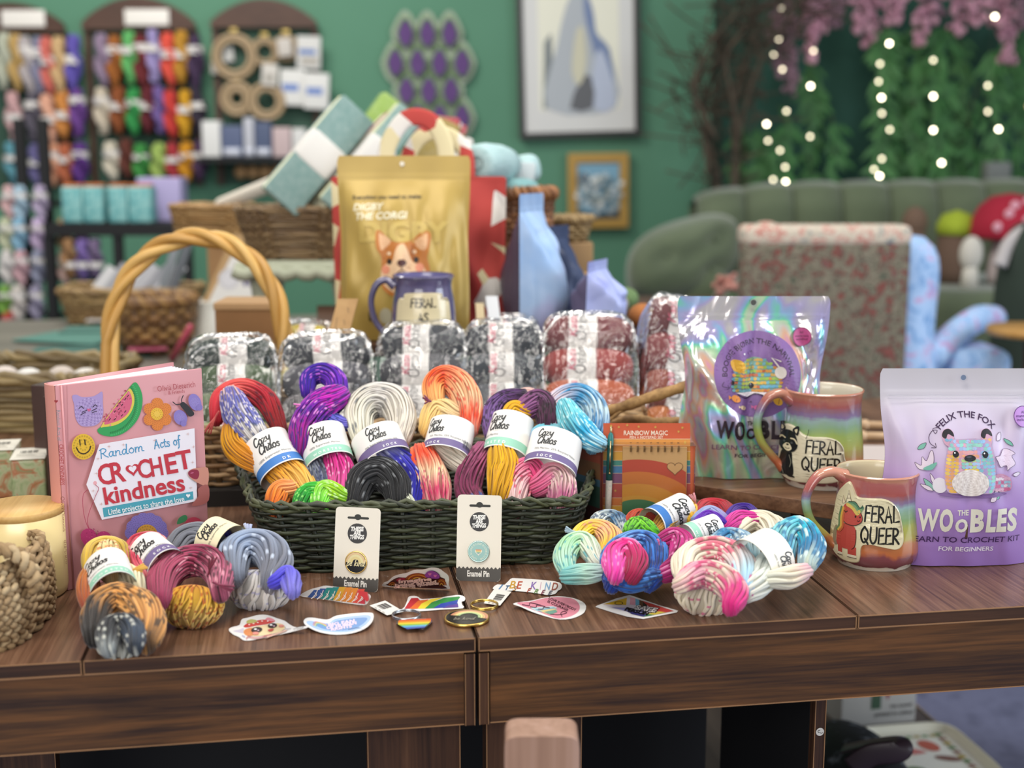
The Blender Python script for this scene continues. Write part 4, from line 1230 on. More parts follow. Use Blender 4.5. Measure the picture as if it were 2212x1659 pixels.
# crochet heart, violet flower, leaf
A.heart(*PX(440, 1468), 34, '#b03068', rot=0.18)
for k in range(60):
    t = rg.uniform(0, 2*pi); r_ = sqrt(rg.uniform(0, 1))*24
    cx, cy = PX(438, 1455); A.ell(cx+r_*cos(t), cy+r_*sin(t), 1.7, 0.9, '#8f2352' if k % 2 else '#c4487e', rg.uniform(0, 3), n=7); A.h -= A.step
A.h += A.step
for k in range(8):
    t = pi+pi*k/7
    croch(836+118*cos(t), 1405+112*sin(t), 50, '#7b6bb0', 5)
croch(836, 1420, 84, '#c08a2c', 7)
A.poly(PL([(1070, 1335), (1085, 1285), (1130, 1262), (1150, 1280), (1135, 1310)]), '#357a4c', 3)
A.ell(*PX(1200, 1330), 18, 14, '#b03a50')
A.build('printed_cover', book)
A = Art(pix_map(s0+sn*0.0030, sn), h0=0.0002, flipy=True)
sr = pi/2-0.03
A.heart(*PX(150, 386), 4.0, '#a93a3f')
A.text('Random Acts of', *PX(157, 575), 12, '#8a9aa2', rot=sr, width=66)
A.text('CROCHET KINDNESS', *PX(178, 880), 13.5, '#b44f52', rot=sr, bold=0.02, width=88)
A.text('Olivia Dieterich', *PX(190, 1265), 12.5, '#8a5654', rot=sr, width=76)
A.text('SEARCH PRESS', *PX(205, 1560), 11, '#9a6a68', rot=sr, width=52)
A.build('spine_lettering', book)

# ================================================================== two enamel pin cards leaning on the green basket
def pin_card(label, bl, br, tl, tr, pin):
    P0 = on(*bl); P1 = on(*br)
    X = nrm(P1-P0); W = np.linalg.norm(P1-P0)
    # tilt back so the top-left pixel gives the height
    lean = radians(11)
    U = nrm(Z*cos(lean)+nrm(np.cross(Z, X))*sin(lean))
    N = np.cross(X, U); N = N if np.dot(N, FW) < 0 else -N
    H = np.dot(onp(*tl, P0, N)-P0, U)
    t = thing('enamel_pin_card', label, 'pin', (P0+P1)/2)
    def rr(x0, y0, x1, y1, r):
        p = []
        for cx, cy, a in ((x1-r, y1-r, 0), (x0+r, y1-r, pi/2), (x0+r, y0+r, pi), (x1-r, y0+r, 1.5*pi)):
            p += [(cx+r*cos(a+pi/2*k/5), cy+r*sin(a+pi/2*k/5)) for k in range(6)]
        return p
    b = MB(); b.prism(rr(0, 0, W, H, W*0.09), P0-N*0.0006, X, U, N, 0.0006)
    bk = b.build('backing_card', flat('#e6dfd0', 0.6, name='card_stock'), t, smooth=False)
    a = Art(plane_map(P0, X, U, N), h0=0.0002)
    hh = H*0.155
    pts = [(W*0.09, 0)]+[(W*(1-0.09)+W*0.09*sin(q*pi/10), W*0.09-W*0.09*cos(q*pi/10)) for q in range(6)]
    pts = [(W*0.09, 0.0), (W*0.91, 0.0), (W*0.97, W*0.03), (W, W*0.09), (W, hh)]
    n = 11
    for q in range(n*6+1):
        x = W*(1-q/(n*6)); pts.append((x, hh+W*0.022*sin(q*pi/3)))
    pts += [(0, W*0.09), (W*0.03, W*0.03)]
    a.poly(pts, '#46423d')
    a.text('Enamel Pin', W*0.5, H*0.055, W*0.185, '#e8e4dc', bold=0.03, width=W*0.5)
    a.build('card_footer', bk)
    a = Art(plane_map(P0, X, U, N), h0=0.0002)
    a.ell(W*0.5, H*0.69, W*0.215, W*0.215, '#2e2c2c')
    for q, (s_, y) in enumerate((('THESE', 0.725), ('ARE', 0.677), ('THINGS', 0.628))):
        a.text(s_, W*0.5, H*y-0.0004, W*0.125, '#f0eee8', bold=0.045, shear=0.15, rot=0.04, width=W*(0.29, 0.17, 0.32)[q])
    a.build('round_logo', bk)
    a = Art(plane_map(P0, X, U, N), h0=0.0002)
    a.rect(W*0.27, H*0.862, W*0.75, H*0.889, '#1e1f18', W*0.03)
    a.ell(W*0.5, H*0.886, W*0.075, W*0.062, '#1e1f18')
    a.build('hanger_slot', bk)
    c = P0+X*W*0.5+U*H*0.345
    R = W*0.245
    gold = flat('#d8b56a' if pin else '#9db3ac', 0.25, 0.9, name='pin_metal')
    b = MB(); b.lathe([(R*0.98, 0.0), (R, 0.0006), (R, 0.0016), (R*0.96, 0.0020), (R*0.90, 0.0017), (0, 0.0017)], c, 48, X, U, N)
    pn = b.build('enamel_pin', gold, t)
    a = Art(plane_map(c+N*0.0018, X, U, N), h0=0.0001)
    if pin:
        a.ell(0, 0, R*0.9, R*0.9, '#14130f')
        a.arc(0, 0, R*0.28, R*0.5, 0, pi, '#dcc98a'); a.arc(0, 0, R*0.5, R*0.7, 0, pi, '#e0d49c'); a.arc(0, 0, R*0.7, R*0.88, 0.0, pi, '#d9b98a')
        a.rect(-R*0.9, -R*0.30, R*0.9, -R*0.02, '#14130f')
        a.hand('be kind', 0, -R*0.30, R*0.30, R*0.07, '#e6d9a8', align='C', slant=0.2)
    else:
        a.ell(0, 0, R*0.9, R*0.9, '#8fb9b3')
        rr_ = R*0.62
        def warp(x, y): th = pi/2-x/rr_; return ((rr_+y)*cos(th), (rr_+y)*sin(th))
        a.text('LOVE IS LOVE IS LOVE IS LOVE IS LOVE', 0, 0, R*0.25, '#e2e2cc', width=2*pi*rr_*0.93, warp=warp)
        a.heart(0, -R*0.03, R*0.33, '#e6e2d0')
        for q, cc in enumerate(('#c98a62', '#e0c07a', '#9ab58a', '#7fa9ad')):
            a.rect(-R*(0.26, 0.25, 0.2, 0.1)[q], R*(0.10-0.10*q), R*(0.26, 0.25, 0.2, 0.1)[q], R*(0.2-0.10*q), cc)
    a.build('pin_enamel', pn, GLOSSP)
pin_card('white pin card with a black and gold rainbow pin leaning on the basket', (719, 1274), (816, 1280), (726, 1094), (821, 1094), True)
pin_card('white pin card with a round pale teal heart pin leaning on the basket', (985, 1254), (1081, 1257), (985, 1068), (1080, 1068), False)

# ================================================================== stickers lying on the table
def sticker(label, outline, draw, lift=None, name='sticker', sm=3, z=0.7506):
    """outline and art in photo pixels, dropped onto the table; lift(px, py) curls the sheet upwards"""
    lf = lift or (lambda u, v: 0.0)
    def mp(u, v, h):
        return on(u, v, z+lf(u, v)+h)
    a = Art(mp, dice=9, h0=0.0001, step=0.00005, flipy=True)
    a.poly(outline, '#e9e7e4', sm)
    draw(a)
    o = a.build(name, None, attrmat('vinyl_sticker', 0.35))
    return tag(o, label, 'sticker')
def plane_lift(P0, P1, slope):
    """lift growing with distance above the pixel line P0-P1"""
    (x0, y0), (x1, y1) = P0, P1
    return lambda u, v: max(0.0, ((y0+(y1-y0)*(u-x0)/(x1-x0))-v))*slope

def d_cupcake(a):
    q = lambda x, y: (480+x/6.506, 1300+y/6.506)
    Q = lambda l: [q(x, y) for x, y in l]
    a.poly(Q([(150, 410), (240, 390), (300, 370), (310, 440), (230, 430)]), '#c9c2d2', 2)
    a.poly(Q([(300, 430), (330, 380), (560, 330), (780, 300), (870, 330), (870, 390), (780, 430), (520, 480), (350, 480)]), '#e8d3a4', 3)
    a.poly(Q([(300, 430), (330, 385), (420, 365), (430, 470), (350, 478)]), '#d98a55', 2)
    a.poly(Q([(300, 345), (340, 310), (430, 280), (560, 250), (680, 255), (740, 275), (640, 310), (480, 335), (350, 360)]), '#c93f38', 3)
    a.poly(Q([(345, 270), (400, 245), (470, 255), (490, 280), (420, 300), (350, 300)]), '#b9b46a', 3)
    a.poly(Q([(610, 235), (660, 220), (730, 250), (740, 275), (650, 265)]), '#dd8a94', 3)
    for x, y in ((380, 320), (440, 305), (560, 270), (640, 270), (500, 290)): a.ell(*q(x, y), 2.2, 1.2, '#f0d6cc')
    for x, y, r in ((485, 392, 12), (705, 332, 10)):
        a.ell(*q(x, y), r, r*0.5, '#2e1a1a', -0.1); a.ell(*q(x-18, y-8), 3.2, 1.6, '#eee'); a.ell(*q(x+22, y+8), 2.2, 1.2, '#d8b0c0')
    a.poly(Q([(640, 390), (725, 375), (700, 410), (660, 412)]), '#b5443f', 2)
    a.ell(*q(470, 440), 7, 3, '#e08f80'); a.ell(*q(830, 335), 6, 2.5, '#e08f80')
    a.stroke(Q([(355, 478), (520, 485), (780, 435), (880, 385)]), 0.9, '#6a4652')
    a.stroke(Q([(340, 520), (360, 490), (420, 500), (520, 505), (640, 470), (760, 460)]), 1.6, '#c8524c')
    a.stroke(Q([(280, 470), (320, 490)]), 1.6, '#7f8fd0'); a.stroke(Q([(620, 500), (760, 450), (900, 400)]), 3.0, '#dcb3a0')
    a.stroke(Q([(1000, 385), (1080, 350), (1140, 340), (1120, 370), (1050, 385)]), 0.9, '#444')
    a.stroke(Q([(880, 350), (900, 380), (960, 375)]), 0.9, '#6b5b66')
sticker('cut-out sticker of a smiling kawaii dessert with a red topping', [(494, 1361), (500, 1355), (517, 1350), (522, 1338), (536, 1334), (560, 1328), (580, 1329), (600, 1336), (615, 1341), (626, 1349), (640, 1355), (662, 1352), (661, 1357), (600, 1372), (560, 1380), (530, 1384), (516, 1376), (503, 1370)], d_cupcake, lift=lambda u, v: 0.0055*max(0, (u-590)/72)**2)
def d_heart(a):
    a.poly([(662, 1345), (668, 1341), (690, 1344), (710, 1346), (724, 1337), (760, 1331), (796, 1329), (800, 1338), (785, 1353), (760, 1364), (725, 1366), (690, 1361), (672, 1353)], '#a9c6e6', 3)
    a.poly([(675, 1345), (690, 1346), (712, 1348), (728, 1341), (760, 1336), (790, 1334), (792, 1340), (776, 1353), (752, 1361), (722, 1362), (694, 1357)], '#6f9ad0', 3)
    for k, c in enumerate(('#c98fb0', '#d9a06a', '#d9cf7a', '#82b89a')):
        a.stroke([(676-k*-2.2, 1350+k), (680+k*2.2, 1343+k*1.3), (692+k, 1345+k*1.2), (706-k, 1350+k)], 1.6, c)
    for i, s_ in enumerate(('BIG FAN', 'OF HUMAN', 'RIGHTS')):
        a.text(s_, 738, 1348+i*5.4, 8.6, '#e9d3e4', bold=0.05, rot=-0.17, width=(58, 66, 46)[i])
    rg2 = np.random.default_rng(4)
    for k in range(34):
        u = rg2.uniform(0, 1); x = 716+u*68; y = (1339 if k % 2 else 1362)-u*5+rg2.uniform(-2, 2)
        a.ell(x, y, 0.9, 0.6, '#a9c8ee', n=6); a.h -= a.step
    a.h += a.step
    a.stroke([(752, 1360), (766, 1357), (776, 1355)], 0.8, '#39508c')
sticker('blue cut-out sticker with pink lettering and small rainbow, edges curled up', [(656, 1345), (660, 1336), (675, 1334), (700, 1338), (712, 1337), (726, 1330), (760, 1325), (798, 1323), (807, 1328), (804, 1343), (788, 1358), (760, 1368), (725, 1371), (692, 1366), (668, 1356)], d_heart, lift=lambda u, v: 0.004*((u-731)/75)**2)
def d_pride_words(a):
    cols = ['#3f5d9a', '#3f5d9a', '#2f8a86', '#2f8a86', '#d8a53a', '#de8a3a', '#de8a3a', '#d84f42', '#c63a4a']
    X0, X1 = 664, 788
    for k, c in enumerate(cols):
        x0 = X0+(X1-X0)*k/len(cols); x1 = X0+(X1-X0)*(k+1)/len(cols)
        f = lambda x: 1268+ (abs(x-730)/66)**2*10
        g = lambda x: 1290+ (x-664)/124*15
        sh = 14
        a.poly([(x0+sh, f(x0+sh)), (x1+sh if k < 8 else x1, f(x1)), (x1, g(x1)), (x0, g(x0))], c)
    for k in range(9):
        x = 678+k*12.5; yb_ = 1292+(x-664)/124*10
        a.stroke([(x-5, yb_), (x+4, yb_-10), (x+8, yb_-19)], 1.6, '#f0e6dc')
        a.stroke([(x-1, yb_-2), (x+6, yb_-8), (x+2, yb_-13)], 1.2, '#f0e6dc')
    for k in range(14):
        t = k/13
        a.poly([(770+20*t, 1276+22*t), (795+4*t, 1279+16*t), (782+10*t, 1282+18*t)], '#cf3f45')
sticker('curled sticker in stripes of navy, teal, orange and red script', [(648, 1287), (668, 1274), (690, 1268), (704, 1265), (730, 1268), (756, 1269), (775, 1273), (790, 1280), (801, 1287), (796, 1300), (786, 1307), (750, 1303), (715, 1297), (680, 1292)], d_pride_words, lift=plane_lift((648, 1288), (790, 1307), 0.00045))
def d_imagine(a):
    q = lambda x, y: (780+x/7.373, 1220+y/7.373)
    Q = lambda l: [q(x, y) for x, y in l]
    a.poly(Q([(430, 300), (520, 230), (600, 200), (720, 205), (800, 150), (920, 130), (1010, 160), (1060, 110), (1160, 95), (1240, 150), (1270, 200), (1330, 220), (1340, 300), (1300, 330), (1355, 360), (1290, 385), (460, 340)]), '#4a1f1f', 2)
    a.poly(Q([(560, 240), (620, 210), (700, 215), (690, 260), (600, 280)]), '#a83348', 2)
    for k, c in enumerate(('#9a4a22', '#c77a2c', '#8a3a1f', '#d0993c')):
        a.arc(*q(900, 250), (200-k*36)/7.373, (170-k*36)/7.373, pi, 2*pi, c, sy=0.58)
        a.arc(*q(1280, 330), (80-k*17)/7.373, (68-k*17)/7.373, pi, 2*pi, c, sy=1.3)
        a.arc(*q(500, 330), (70-k*15)/7.373, (60-k*15)/7.373, pi, 2*pi, c, sy=0.8)
    a.poly(Q([(1020, 190), (1040, 125), (1120, 95), (1200, 125), (1250, 175), (1230, 220), (1100, 215)]), '#8d3f9a', 3)
    a.heart(*q(1095, 150), 3.6, '#d070a8'); a.heart(*q(1180, 178), 3.6, '#d070a8'); a.heart(*q(620, 235), 3, '#c85a68')
    a.poly(Q([(570, 270), (1110, 205), (1125, 250), (1190, 250), (1210, 300), (1250, 330), (1200, 350), (520, 345)]), '#3a1620')
    for s_, x, y, wd in (('imagine', 860, 272, 72), ('being afraid', 870, 318, 90), ('of drag queens', 880, 346, 98)):
        a.text(s_, *q(x, y), 10.5 if 'im' in s_ else 8.2, '#e9c3b8', bold=0.05, rot=-0.09, width=wd)
sticker('cloud-shaped sticker with rainbows and purple cloud standing curled before the green basket', [(828, 1267), (830, 1258), (838, 1255), (850, 1245), (865, 1240), (880, 1237), (895, 1231), (915, 1230), (932, 1226), (948, 1228), (960, 1236), (968, 1243), (970, 1252), (969, 1262), (972, 1270), (966, 1273), (920, 1271), (880, 1268)], d_imagine, lift=plane_lift((828, 1267), (970, 1274), 0.00075))
def d_state(a):
    q = lambda x, y: (780+x/7.373, 1220+y/7.373)
    Q = lambda l: [q(x, y) for x, y in l]
    a.poly(Q([(690, 700), (800, 530), (905, 528), (930, 560), (960, 575), (760, 705)]), '#b92a34', 0)
    a.poly(Q([(760, 708), (910, 570), (1080, 550), (900, 700)]), '#dc6a2c', 0)
    a.poly(Q([(900, 700), (960, 620), (1110, 545), (1300, 520), (1120, 600), (1015, 697)]), '#e6d23a', 0)
    a.poly(Q([(1015, 697), (1120, 600), (1330, 525), (1560, 505), (1580, 515), (1540, 560), (1260, 620), (1150, 692)]), '#2f8a44', 0)
    a.poly(Q([(1150, 692), (1270, 618), (1545, 558), (1530, 610), (1360, 640), (1540, 612), (1550, 668)]), '#3149a8', 0)
    a.poly(Q([(1300, 688), (1400, 645), (1540, 625), (1552, 675)]), '#5a3f94', 0)
sticker('rainbow striped sticker cut in the outline of a state', [(868, 1316), (874, 1311), (880, 1296), (883, 1289), (895, 1287), (905, 1290), (912, 1294), (950, 1291), (985, 1285), (1000, 1287), (1005, 1292), (1003, 1298), (997, 1300), (999, 1307), (1000, 1314), (950, 1317), (900, 1321), (876, 1319)], d_state, sm=2)
def d_bekind(a):
    cs = ['#c99a3c', '#b8563c', '#000000', '#8a6fb0', '#c9a0b4', '#7fa3c4', '#9a5a4a']
    for k, ch in enumerate('BE KIND'):
        if ch != ' ': a.text(ch, 1107+k*15.2, 1271+k*0.6, 23, cs[k], shear=0.3, bold=0.02, width=14.5 if ch != 'I' else 4)
    for k, ch in enumerate('ITS FREE'):
        if ch != ' ': a.text(ch, 1082+k*15.2, 1272+k*1.9, 13.5, ['#5a86b0', '#4a6a8a', '#a0784a', '', '#b0503a', '#6f8f5a', '#8a4a5a', '#5a5a6a'][k], shear=0.5, bold=0.02, width=11)
sticker('white sticker with bold multi-coloured capital lettering behind the gold keyring', [(1064, 1271), (1075, 1262), (1090, 1263), (1103, 1250), (1115, 1249), (1150, 1251), (1185, 1254), (1208, 1258), (1214, 1266), (1211, 1273), (1205, 1276), (1199, 1283), (1180, 1285), (1150, 1280), (1105, 1276), (1080, 1277)], d_bekind, sm=2, z=0.7509)
def d_love(a):
    q = lambda x, y: (960+x/4.096, 1180+y/4.096)
    Q = lambda l: [q(x, y) for x, y in l]
    a.poly(Q([(640, 505), (760, 490), (860, 465), (960, 450), (1060, 452), (1150, 470), (1195, 520), (1190, 570), (1140, 610), (1060, 635), (980, 635), (860, 590)]), '#d98a9a', 3)
    for k, c in enumerate(('#b8d4d8', '#7fa9b8', '#d8c48a', '#6f9a8a')):
        a.poly(Q([(760+k*40, 545+k*12), (960+k*8, 530+k*10), (1000, 545+k*12), (820+k*40, 575+k*10)]), c, 0)
    for k in range(3):
        a.stroke(Q([(690+k*70, 515+k*20), (750+k*60, 525+k*15), (760+k*60, 500+k*20), (850+k*40, 520+k*12)]), 1.8, '#5a2a3c')
    a.stroke(Q([(940, 600), (1010, 605), (1080, 590), (1060, 575), (1030, 590), (1040, 620)]), 1.6, '#5a2a3c')
    a.text('LOVE EVERYBODY', *q(1040, 520), 7.5, '#4a2430', bold=0.02, rot=0.42, width=64)
    a.text('IS COURAGE', *q(1000, 535), 7.5, '#4a2430', bold=0.02, rot=0.42, width=48)
sticker('pink rounded sticker with dark hand lettering, its left corner curled', [(1110, 1306), (1113, 1302), (1150, 1297), (1175, 1291), (1205, 1288), (1235, 1291), (1257, 1299), (1266, 1309), (1262, 1323), (1245, 1333), (1222, 1338), (1195, 1336), (1150, 1322), (1125, 1311)], d_love, lift=lambda u, v: 0.004*max(0, (1180-u)/70)**2, sm=2)
def d_safe(a):
    q = lambda x, y: (960+x/4.096, 1180+y/4.096)
    Q = lambda l: [q(x, y) for x, y in l]
    a.poly(Q([(1400, 515), (1640, 445), (2030, 572), (1760, 622), (1480, 545)]), '#d9cfd6')
    a.poly(Q([(1405, 513), (1615, 455), (1608, 520)]), '#d9b02c'); a.arc(*q(1543, 503), 7.5, 9.4, 0, 2*pi, '#3a2f20', sy=0.42)
    for p, c in (([(1645, 450), (1690, 462), (1690, 520), (1640, 515)], '#dfa0b0'), ([(1690, 462), (1725, 475), (1725, 525), (1690, 520)], '#6fb4d4'), ([(1725, 475), (1760, 487), (1755, 540), (1725, 525)], '#6a4a36'), ([(1760, 490), (1800, 505), (1790, 530), (1755, 530)], '#2a2626'),
                 ([(1745, 480), (2030, 572), (1920, 592), (1830, 550)], '#c43f3c'), ([(1480, 540), (1600, 545), (1760, 560), (1790, 600), (1640, 580)], '#8f8fc0'), ([(1590, 562), (1700, 580), (1790, 605), (1760, 622), (1660, 600)], '#3b3a74'), ([(1790, 600), (1900, 575), (1960, 585), (1830, 610)], '#d0b84a'), ([(1760, 622), (1800, 600), (1860, 605)], '#3f8a5a')):
        a.poly(Q(p), c)
    a.text('SAFE', *q(1785, 575), 15, '#16130f', bold=0.07, rot=0.15, shear=0.4, width=56); a.text('PERSON', *q(1700, 590), 10.5, '#16130f', bold=0.07, rot=0.22, shear=0.4, width=56)
    a.text('SAFE', *q(1783, 572), 14, '#e9e4e0', bold=0.02, rot=0.15, shear=0.4, width=52)
sticker('lozenge-shaped sticker with progress-flag stripes and bold outlined words', [(1286, 1311), (1290, 1308), (1330, 1293), (1360, 1285), (1395, 1297), (1430, 1309), (1465, 1319), (1462, 1323), (1420, 1331), (1390, 1337), (1355, 1332), (1320, 1322)], d_safe, sm=0)

# ================================================================== keyrings
def keyring(label, ring_c, ring_rx, metal, fob_fn, tag_q, bar):
    o = on(*ring_c)
    t = thing('keyring', label, 'keyring', o)
    mt = flat(metal, 0.22, 1.0, name='polished_metal')
    b = MB()
    d = depth_of(o); R = ring_rx*d/FPX
    for k in range(2):
        pts = [o+RT*R*cos(x)+FH*R*1.0*sin(x)+Z*(0.0022+0.0014*k) for x in np.linspace(0, 2*pi, 40, endpoint=False)]
        b.tube(pts, 0.0009, 7, closed=True)
    b.build('split_ring', mt, t)
    fob_fn(t, mt)
    a = Art(lambda u, v, h: on(u, v, 0.7522+h), dice=12, h0=0.0002, flipy=True)
    a.poly(tag_q, '#e4e0d8')
    c = np.mean(tag_q, axis=0)
    e1 = (np.array(tag_q[1])-np.array(tag_q[0])); e2 = (np.array(tag_q[3])-np.array(tag_q[0]))
    q0 = np.array(tag_q[0], dtype=float)
    for k in range(9):
        u0 = bar[0]+(bar[1]-bar[0])*k/9; ww = (bar[1]-bar[0])/9*(0.65 if k % 3 else 0.35)
        a.poly([tuple(q0+e1*u+e2*v) for u, v in ((u0, bar[2]), (u0+ww, bar[2]), (u0+ww, bar[3]), (u0, bar[3]))], '#4a4744')
    for k in range(3):
        a.poly([tuple(q0+e1*u+e2*v) for u, v in ((0.08, 0.2+k*0.22), (0.12, 0.2+k*0.22), (0.12, 0.34+k*0.22), (0.08, 0.34+k*0.22))], '#9a958e')
    a.build('price_tag', t)
def fob_heart(t, mt):
    pts = [(858, 1342), (868, 1337), (890, 1335), (918, 1335), (933, 1339), (934, 1343), (924, 1352), (914, 1360), (890, 1357), (868, 1352), (856, 1347)]
    pl = lambda l, z: [on(x, y, z) for x, y in l]
    b = MB()
    n = len(pts); A0, A1 = pl(pts, 0.7505), pl(pts, 0.7535)
    tri = [tuple(x) for x in tessellate_polygon([[Vector((x, y, 0)) for x, y in pts]])]
    b.add(A0+A1, [tuple(i+n for i in x) for x in tri]+tri+[(i, (i+1) % n, (i+1) % n+n, i+n) for i in range(n)])
    f = b.build('heart_fob', mt, t, smooth=False)
    a = Art(lambda u, v, h: on(u, v, 0.7536+h), h0=0.0002, flipy=True)
    cs = ['#cf5a2c', '#e08a2c', '#e6c23c', '#8fb84a', '#5fa9c8', '#4a5fae']
    L = np.array([861, 1342.0]); Rr = np.array([931, 1340.0])
    for k, c in enumerate(cs):
        y0, y1 = 1337+k*3.3, 1340.3+k*3.3
        xl = lambda y: 860+max(0, y-1347)*2.0+ (1340-y if y < 1340 else 0)
        xr = lambda y: 931-max(0, y-1343)*1.05
        a.poly([(xl(y0), y0+2), (xr(y0), y0-1), (xr(y1), y1-1), (xl(y1), y1+2)], c)
    a.build('fob_enamel', f, GLOSSP)
keyring('silver keyring with rainbow striped heart fob and white barcode tag', (878, 1335), 30, '#b9bdc2', fob_heart, [(798, 1308), (832, 1297), (872, 1321), (836, 1329)], (0.25, 0.85, 0.15, 0.55))
def fob_round(t, mt):
    o = on(1008, 1340); d = depth_of(o); R = 49*d/FPX
    b = MB(); b.lathe([(R*0.97, 0.0), (R, 0.0006), (R, 0.0026), (R*0.97, 0.0031), (R*0.93, 0.0028), (0, 0.0028)], o+Z*0.0004, 56, RT, FH, Z)
    f = b.build('round_fob', mt, t)
    a = Art(plane_map(o+Z*0.0033, RT, FH, Z), h0=0.0001)
    a.ell(0, 0, R*0.91, R*0.91, '#0f100e'); 
    for k, c in enumerate(('#c98a6a', '#d9b07a', '#dcd48a', '#a9c08a')):
        a.arc(R*0.10, R*0.02, R*(0.74-0.11*k), R*(0.84-0.11*k), -0.3, pi*0.93, c)
    a.hand('be kind', -R*0.1, -R*0.38, R*0.17, R*0.035, '#8f8a7a', align='C', slant=0.2)
    a.build('fob_enamel', f, GLOSSP)
keyring('gold keyring with round black rainbow fob and white barcode tag', (1046, 1313), 29, '#d9b868', fob_round, [(1045, 1303), (1067, 1273), (1105, 1278), (1080, 1308)], (0.3, 0.75, 0.35, 0.85))
# ================================================================== wooden riser on the right
rw = wood('riser_walnut', ['#3a261a', '#5a3d2a', '#75543c', '#86644a'], 'X', 0.5)
r0 = on(1490, 1046, 0.80); r1 = on(1745, 1082, 0.80)
rx = nrm(r1-r0); rx = nrm(rx*vec(1, 1, 0)); ryv = np.cross(Z, rx)
t = thing('wooden_riser', 'brown wooden plank riser under the shiny pouch and the raccoon mug', 'riser', vec(*(r0[:2]), 0.75))
b = MB(); RL, RD, RH = 0.34, 0.155, 0.017
b.box(r0-rx*0.03+rx*RL/2+ryv*RD/2-Z*RH/2, (RL, RD, RH), rx, ryv, Z, bev=0.001)
b.build('plank', rw, t)
for q in (0.12, RL-0.02):
    b = MB(); b.box(r0-rx*0.03+rx*q+ryv*(RD-0.03)+Z*(0.75+(0.80-RH-0.75)/2-0.80), (0.014, 0.03, 0.80-RH-0.75), rx, ryv, Z)
    b.build('foot', rw, t)

# ================================================================== stoneware mugs
def glaze_mat(name, H, stops, dist=0.17):
    m, nt, b = newmat(name)
    tc = node(nt, 'ShaderNodeTexCoord'); sp = node(nt, 'ShaderNodeSeparateXYZ')
    link(nt, tc.outputs['Object'], sp.inputs[0])
    n1 = noise(nt, coords(nt, (1, 1, 0.35)), 42, 3, 0.5, 0.6)
    n2 = noise(nt, coords(nt, (0.4, 0.4, 5)), 60, 3)
    ma = node(nt, 'ShaderNodeMath', operation='MULTIPLY_ADD'); ma.inputs[1].default_value = dist; ma.inputs[2].default_value = -dist/2
    link(nt, n1.outputs[0], ma.inputs[0])
    mb_ = node(nt, 'ShaderNodeMath', operation='MULTIPLY_ADD'); mb_.inputs[1].default_value = 1.0/H
    link(nt, sp.outputs[2], mb_.inputs[0]); link(nt, ma.outputs[0], mb_.inputs[2])
    mc = node(nt, 'ShaderNodeMath', operation='MULTIPLY_ADD'); mc.inputs[1].default_value = 0.05; 
    link(nt, n2.outputs[0], mc.inputs[0]); link(nt, mb_.outputs[0], mc.inputs[2])
    col = ramp(nt, mc.outputs[0], [(p, mixc(c, '#9a8f88', 0.10)) for p, c in stops])
    link(nt, col, b.inputs['Base Color'])
    b.inputs['Roughness'].default_value = 0.16
    b.inputs['Coat Weight'].default_value = 0.6
    b.inputs['Coat Roughness'].default_value = 0.06
    bump(nt, b, n2.outputs[0], 0.12, 0.0008)
    return m
RAIN = [(0.0, '#e2d8c6'), (0.055, '#e2d8c6'), (0.065, '#6a2a34'), (0.17, '#7a3440'), (0.22, '#b8622c'), (0.33, '#bf7436'), (0.38, '#b4a43e'), (0.50, '#a9ae48'), (0.58, '#7fa368'), (0.66, '#86a98e'), (0.71, '#8fb0ae'), (0.755, '#7f6a8e'), (0.80, '#8c5a66'), (0.84, '#a54a44'), (0.96, '#b3605a'), (1.0, '#c98a70')]
cream = flat('#d3c7a4', 0.18, name='cream_glaze')
